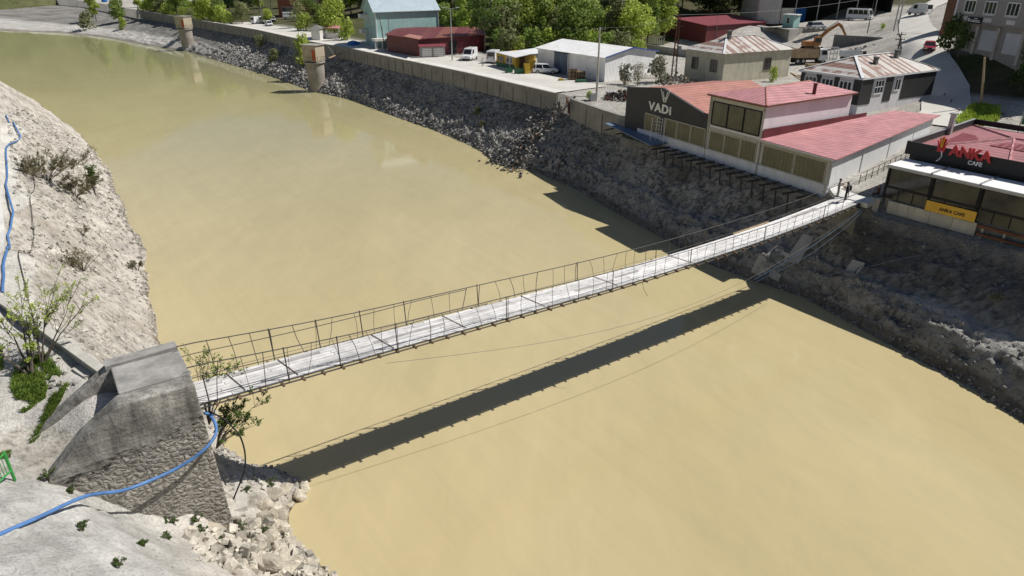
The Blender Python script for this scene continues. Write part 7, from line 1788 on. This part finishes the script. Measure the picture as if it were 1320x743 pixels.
# ------------------------------------------------------------------ people
MT['skin']=paint('skin',(.45,.27,.19),.6,.05,5,dirt=0); MT['clothblk']=paint('black_cloth',(.012,.012,.014),.85,.2,8,dirt=0); MT['clothgrey']=paint('grey_cloth',(.22,.21,.20),.85,.15,8,dirt=0); MT['clothbrown']=paint('dark_red_cloth',(.09,.03,.03),.85,.15,8,dirt=0); MT['hair']=paint('dark_hair',(.015,.011,.009),.6,.2,10,dirt=0); MT['clothwhite']=paint('white_cloth',(.62,.62,.60),.85,.08,8,dirt=0); MT['jean']=paint('blue_denim',(.05,.065,.10),.85,.15,8,dirt=0); MT['pack']=paint('backpack_cloth',(.02,.022,.03),.8,.2,8,dirt=0)
def person(label,loc,rz,H,top,legs,pose='stand',pack=False,scarf=False):
    """one skinned body; materials by region; H standing height"""
    s=H/1.75
    sit=pose=='sit'
    hipz=.93 if not sit else .45
    J={}
    J['pel']=(0,0,hipz); J['bel']=(.0,0,hipz+.16); J['che']=(.0,0,hipz+.38); J['nek']=(.01,0,hipz+.55); J['hd0']=(.03,0,hipz+.63); J['hd1']=(.04,0,hipz+.74); J['hd2']=(.03,0,hipz+.81)
    E=[('pel','bel'),('bel','che'),('che','nek'),('nek','hd0'),('hd0','hd1'),('hd1','hd2')]; Rr={'pel':.15,'bel':.135,'che':.155,'nek':.06,'hd0':.085,'hd1':.102,'hd2':.07}
    for sd,n in((1,'l'),(-1,'r')):
        y=sd
        sh=(0,.185*y,hipz+.50)
        if pose=='hold': el=(.08,.27*y,hipz+.24); wr=(.30,.14*y,hipz+.34)
        elif sit: el=(.06,.26*y,hipz+.24); wr=(.30,.17*y,hipz+.14)
        else: el=(-.02,.25*y,hipz+.22); wr=(.06,.27*y,hipz-.04)
        J['sh'+n]=sh; J['el'+n]=el; J['wr'+n]=wr; Rr['sh'+n]=.068; Rr['el'+n]=.046; Rr['wr'+n]=.032
        E+=[('che','sh'+n),('sh'+n,'el'+n),('el'+n,'wr'+n)]
        d=Vector(wr)-Vector(el); d.normalize(); pm=Vector(wr)+d*.06; J['pm'+n]=tuple(pm); Rr['pm'+n]=.03; E.append(('wr'+n,'pm'+n))
        sidev=Vector((0,0,1)).cross(d); sidev=sidev.normalized() if sidev.length>.1 else Vector((1,0,0))
        for k,l in enumerate((.06,.075,.07,.055)):
            f=pm+sidev*(k-1.5)*.02+d*l*.6; f2=f+d*l*.5+Vector((0,0,-.015)); J['f%d%s'%(k,n)]=tuple(f); J['g%d%s'%(k,n)]=tuple(f2); Rr['f%d%s'%(k,n)]=.009; Rr['g%d%s'%(k,n)]=.008; E+=[('pm'+n,'f%d%s'%(k,n)),('f%d%s'%(k,n),'g%d%s'%(k,n))]
        th=Vector(wr)+d*.03+sidev*.04*y; J['th'+n]=tuple(th+d*.03); Rr['th'+n]=.010; E.append(('wr'+n,'th'+n))
        hp=(0,.095*y,hipz-.04); J['hp'+n]=hp; Rr['hp'+n]=.10; E.append(('pel','hp'+n))
        if sit: kn=(.44,.12*y,hipz); an=(.46,.12*y,.09); 
        else: kn=(.03+.05*y*.6,.11*y,.50); an=(-.02+.08*y*.6,.12*y,.09)
        J['kn'+n]=kn; J['an'+n]=an; J['to'+n]=(an[0]+.17,an[1]+.02*y,.045); J['he'+n]=(an[0]-.05,an[1],.05); Rr['kn'+n]=.065; Rr['an'+n]=.045; Rr['to'+n]=.04; Rr['he'+n]=.045
        E+=[('hp'+n,'kn'+n),('kn'+n,'an'+n),('an'+n,'to'+n),('an'+n,'he'+n)]
    names=list(J); idx={n:i for i,n in enumerate(names)}
    me=bpy.data.meshes.new('body'); me.from_pydata([tuple(c*s for c in J[n]) for n in names],[(idx[a],idx[b]) for a,b in E],[])
    o=bpy.data.objects.new('body',me); COL.objects.link(o)
    sk_=o.modifiers.new('skin','SKIN'); sk_.use_smooth_shade=True
    for i,n in enumerate(names):
        v=me.skin_vertices[0].data[i]; v.radius=(Rr[n]*s,Rr[n]*s*(1.0 if n not in('che','bel','pel') else .8)); v.use_root=(n=='pel')
    ss=o.modifiers.new('sub','SUBSURF'); ss.levels=1; ss.render_levels=1
    dg=bpy.context.evaluated_depsgraph_get(); me2=bpy.data.meshes.new_from_object(o.evaluated_get(dg)); bpy.data.objects.remove(o)
    for m_ in(MT['skin'],top,legs,MT['blackrub']): me2.materials.append(m_)
    for p in me2.polygons:
        c=p.center/s; z=c.z
        head=z>hipz+.56
        hand=any((c-Vector(J['pm'+n])).length<.10 for n in 'lr') and not(z<.3)
        foot=z<.085 or any((c-Vector(J['to'+n])).length<.12 for n in 'lr')
        leg=z<hipz+.03 and not((abs(c.y)>.19) and z>hipz-.2 and not sit)
        if sit: leg=c.x>.12 and z<hipz+.13 and abs(c.y)<.22 and z<hipz+.10 or z<hipz-.02
        p.material_index=3 if foot else 0 if head or hand else 2 if leg else 1
        p.use_smooth=True
    t=thing('person',label,'person',loc,rz); b=bpy.data.objects.new('body',me2); COL.objects.link(b); b.parent=t; me2.name='body'
    # face: nose, eyes, ears; hair cap
    hx,hzc=.04*s,(hipz+.72)*s
    m=MB(); m.beam((hx+.085*s,0,hzc+.01*s),(hx+.118*s,0,hzc-.02*s),.025*s,.03*s); m.build('nose',MT['skin'],b,world=False)
    for y in(-1,1):
        m=MB(); m.box((hx+.092*s,y*.033*s,hzc+.025*s),(.014*s,.022*s,.012*s)); m.build('eye',MT['black'],b,world=False)
        m=MB(); m.box((hx-.005*s,y*.10*s,hzc),(.03*s,.02*s,.055*s)); m.build('ear',MT['skin'],b,world=False)
    m=MB(); m.box((hx+.095*s,0,hzc-.05*s),(.012*s,.045*s,.008*s)); m.build('mouth',MT['clothbrown'],b,world=False)
    m=MB(); n=12; vs=[]; prof=[(.112,-.055 if not scarf else -.14),(.118,.02),(.105,.075),(.06,.115),(.012,.125)]
    for r,z in prof:
        for k in range(n): a=6.283*k/n; fx=math.cos(a)*r; vs.append((hx-.018*s+fx*s*(.92 if fx>0 and z<.06 else 1.05)-(.03*s if fx>.05 and z<.04 else 0),math.sin(a)*r*s,hzc+z*s+(.05*s if fx>.05 and z<.03 else 0)))
    m.add(vs,[(j*n+k,j*n+(k+1)%n,(j+1)*n+(k+1)%n,(j+1)*n+k) for j in range(4) for k in range(n)]+[tuple(range(4*n,5*n))]); m.build('hair' if not scarf else 'headscarf',MT['hair'],t,smooth=True,world=False)
    if pack:
        m=MB(); m.box((-.25*s,0,(hipz+.32)*s),(.20*s,.32*s,.44*s)); k=m.build('backpack',MT['pack'],t,world=False); bv=k.modifiers.new('bevel','BEVEL'); bv.width=.06*s; bv.segments=3
    return t
dk0=dz(48.3)+.03
person('person in grey standing at the far end of the footbridge',P(-.75,-1.0,7.83),R(-30),1.52,MT['clothgrey'],MT['clothgrey'],'hold')
person('person in black with a backpack standing at the far bridge end',P(.1,-1.25,7.8),R(150),1.5,MT['clothblk'],MT['clothblk'],'hold',True)
person('child in pale clothes between the two adults on the bridge end',P(-.35,-.25,7.85),R(-60),1.0,MT['clothwhite'],MT['jean'],'stand')
person('person in dark red sitting on the ledge beside the cafe corner',(lambda p:(p[0],p[1],7.85))(P(1.15,1.5)),R(190),1.45,MT['clothbrown'],MT['clothblk'],'sit',False,True)
person('person in a white shirt standing near the vans in the yard',gp((-5.26,127.16,8.6)),R(-60),1.5,MT['clothwhite'],MT['jean'],'stand')

# ------------------------------------------------------------------ broken slabs under the far bridge end, downpipes, small fittings
for u,v,a_,b_,lab in [(-2.2,-2.6,.55,.9,'pale broken concrete slab high under the far bridge end'),(-3.4,-3.7,.8,.6,'large pale concrete slab low under the far bridge end'),(-4.6,-4.2,.45,.3,'small pale concrete slab at the water under the far bridge end'),(2.6,-3.0,.6,.9,'tilted grey concrete slab on the bank downstream of the bridge')]:
    q=[P(u+du,v+dv) for du,dv in ((-a_,-b_),(a_*1.1,-b_*.8),(a_,b_),(-a_*.8,b_*1.1))]; zc=[far_z(x,y) for x,y,_ in q]; m=MB(); m.slab([(x,y,z+.16) for (x,y,_),z in zip(q,zc)],.25)
    tag(m.build('concrete_slab',MT['conc_lt']),lab,'slab')
for s_ in (8.05,):
    m=MB(); m.tube([VW(s_-.25,-.16,6.9),VW(s_-.25,-.16,10.3)],.06,6); m.build('downpipe',MT['galv'],va)
m=MB(); m.beam(VW(7.8,-.42,10.30),VW(-.4,-.42,10.24),.14,.12); m.build('gutter',MT['galv'],va)
m=MB(); m.beam(VW(14.9,-.45,13.32),VW(7.6,-.45,13.32),.12,.1); m.build('gutter',MT['rustbrown'],va)
for y in (6.0,12.0,18.0):
    m=MB(); x=.275/.962*y; m.tube([VW(x-.06,y-.02,7.9),VW(x-.06,y-.02,10.4)],.05,6); m.build('downpipe',MT['white'],va)
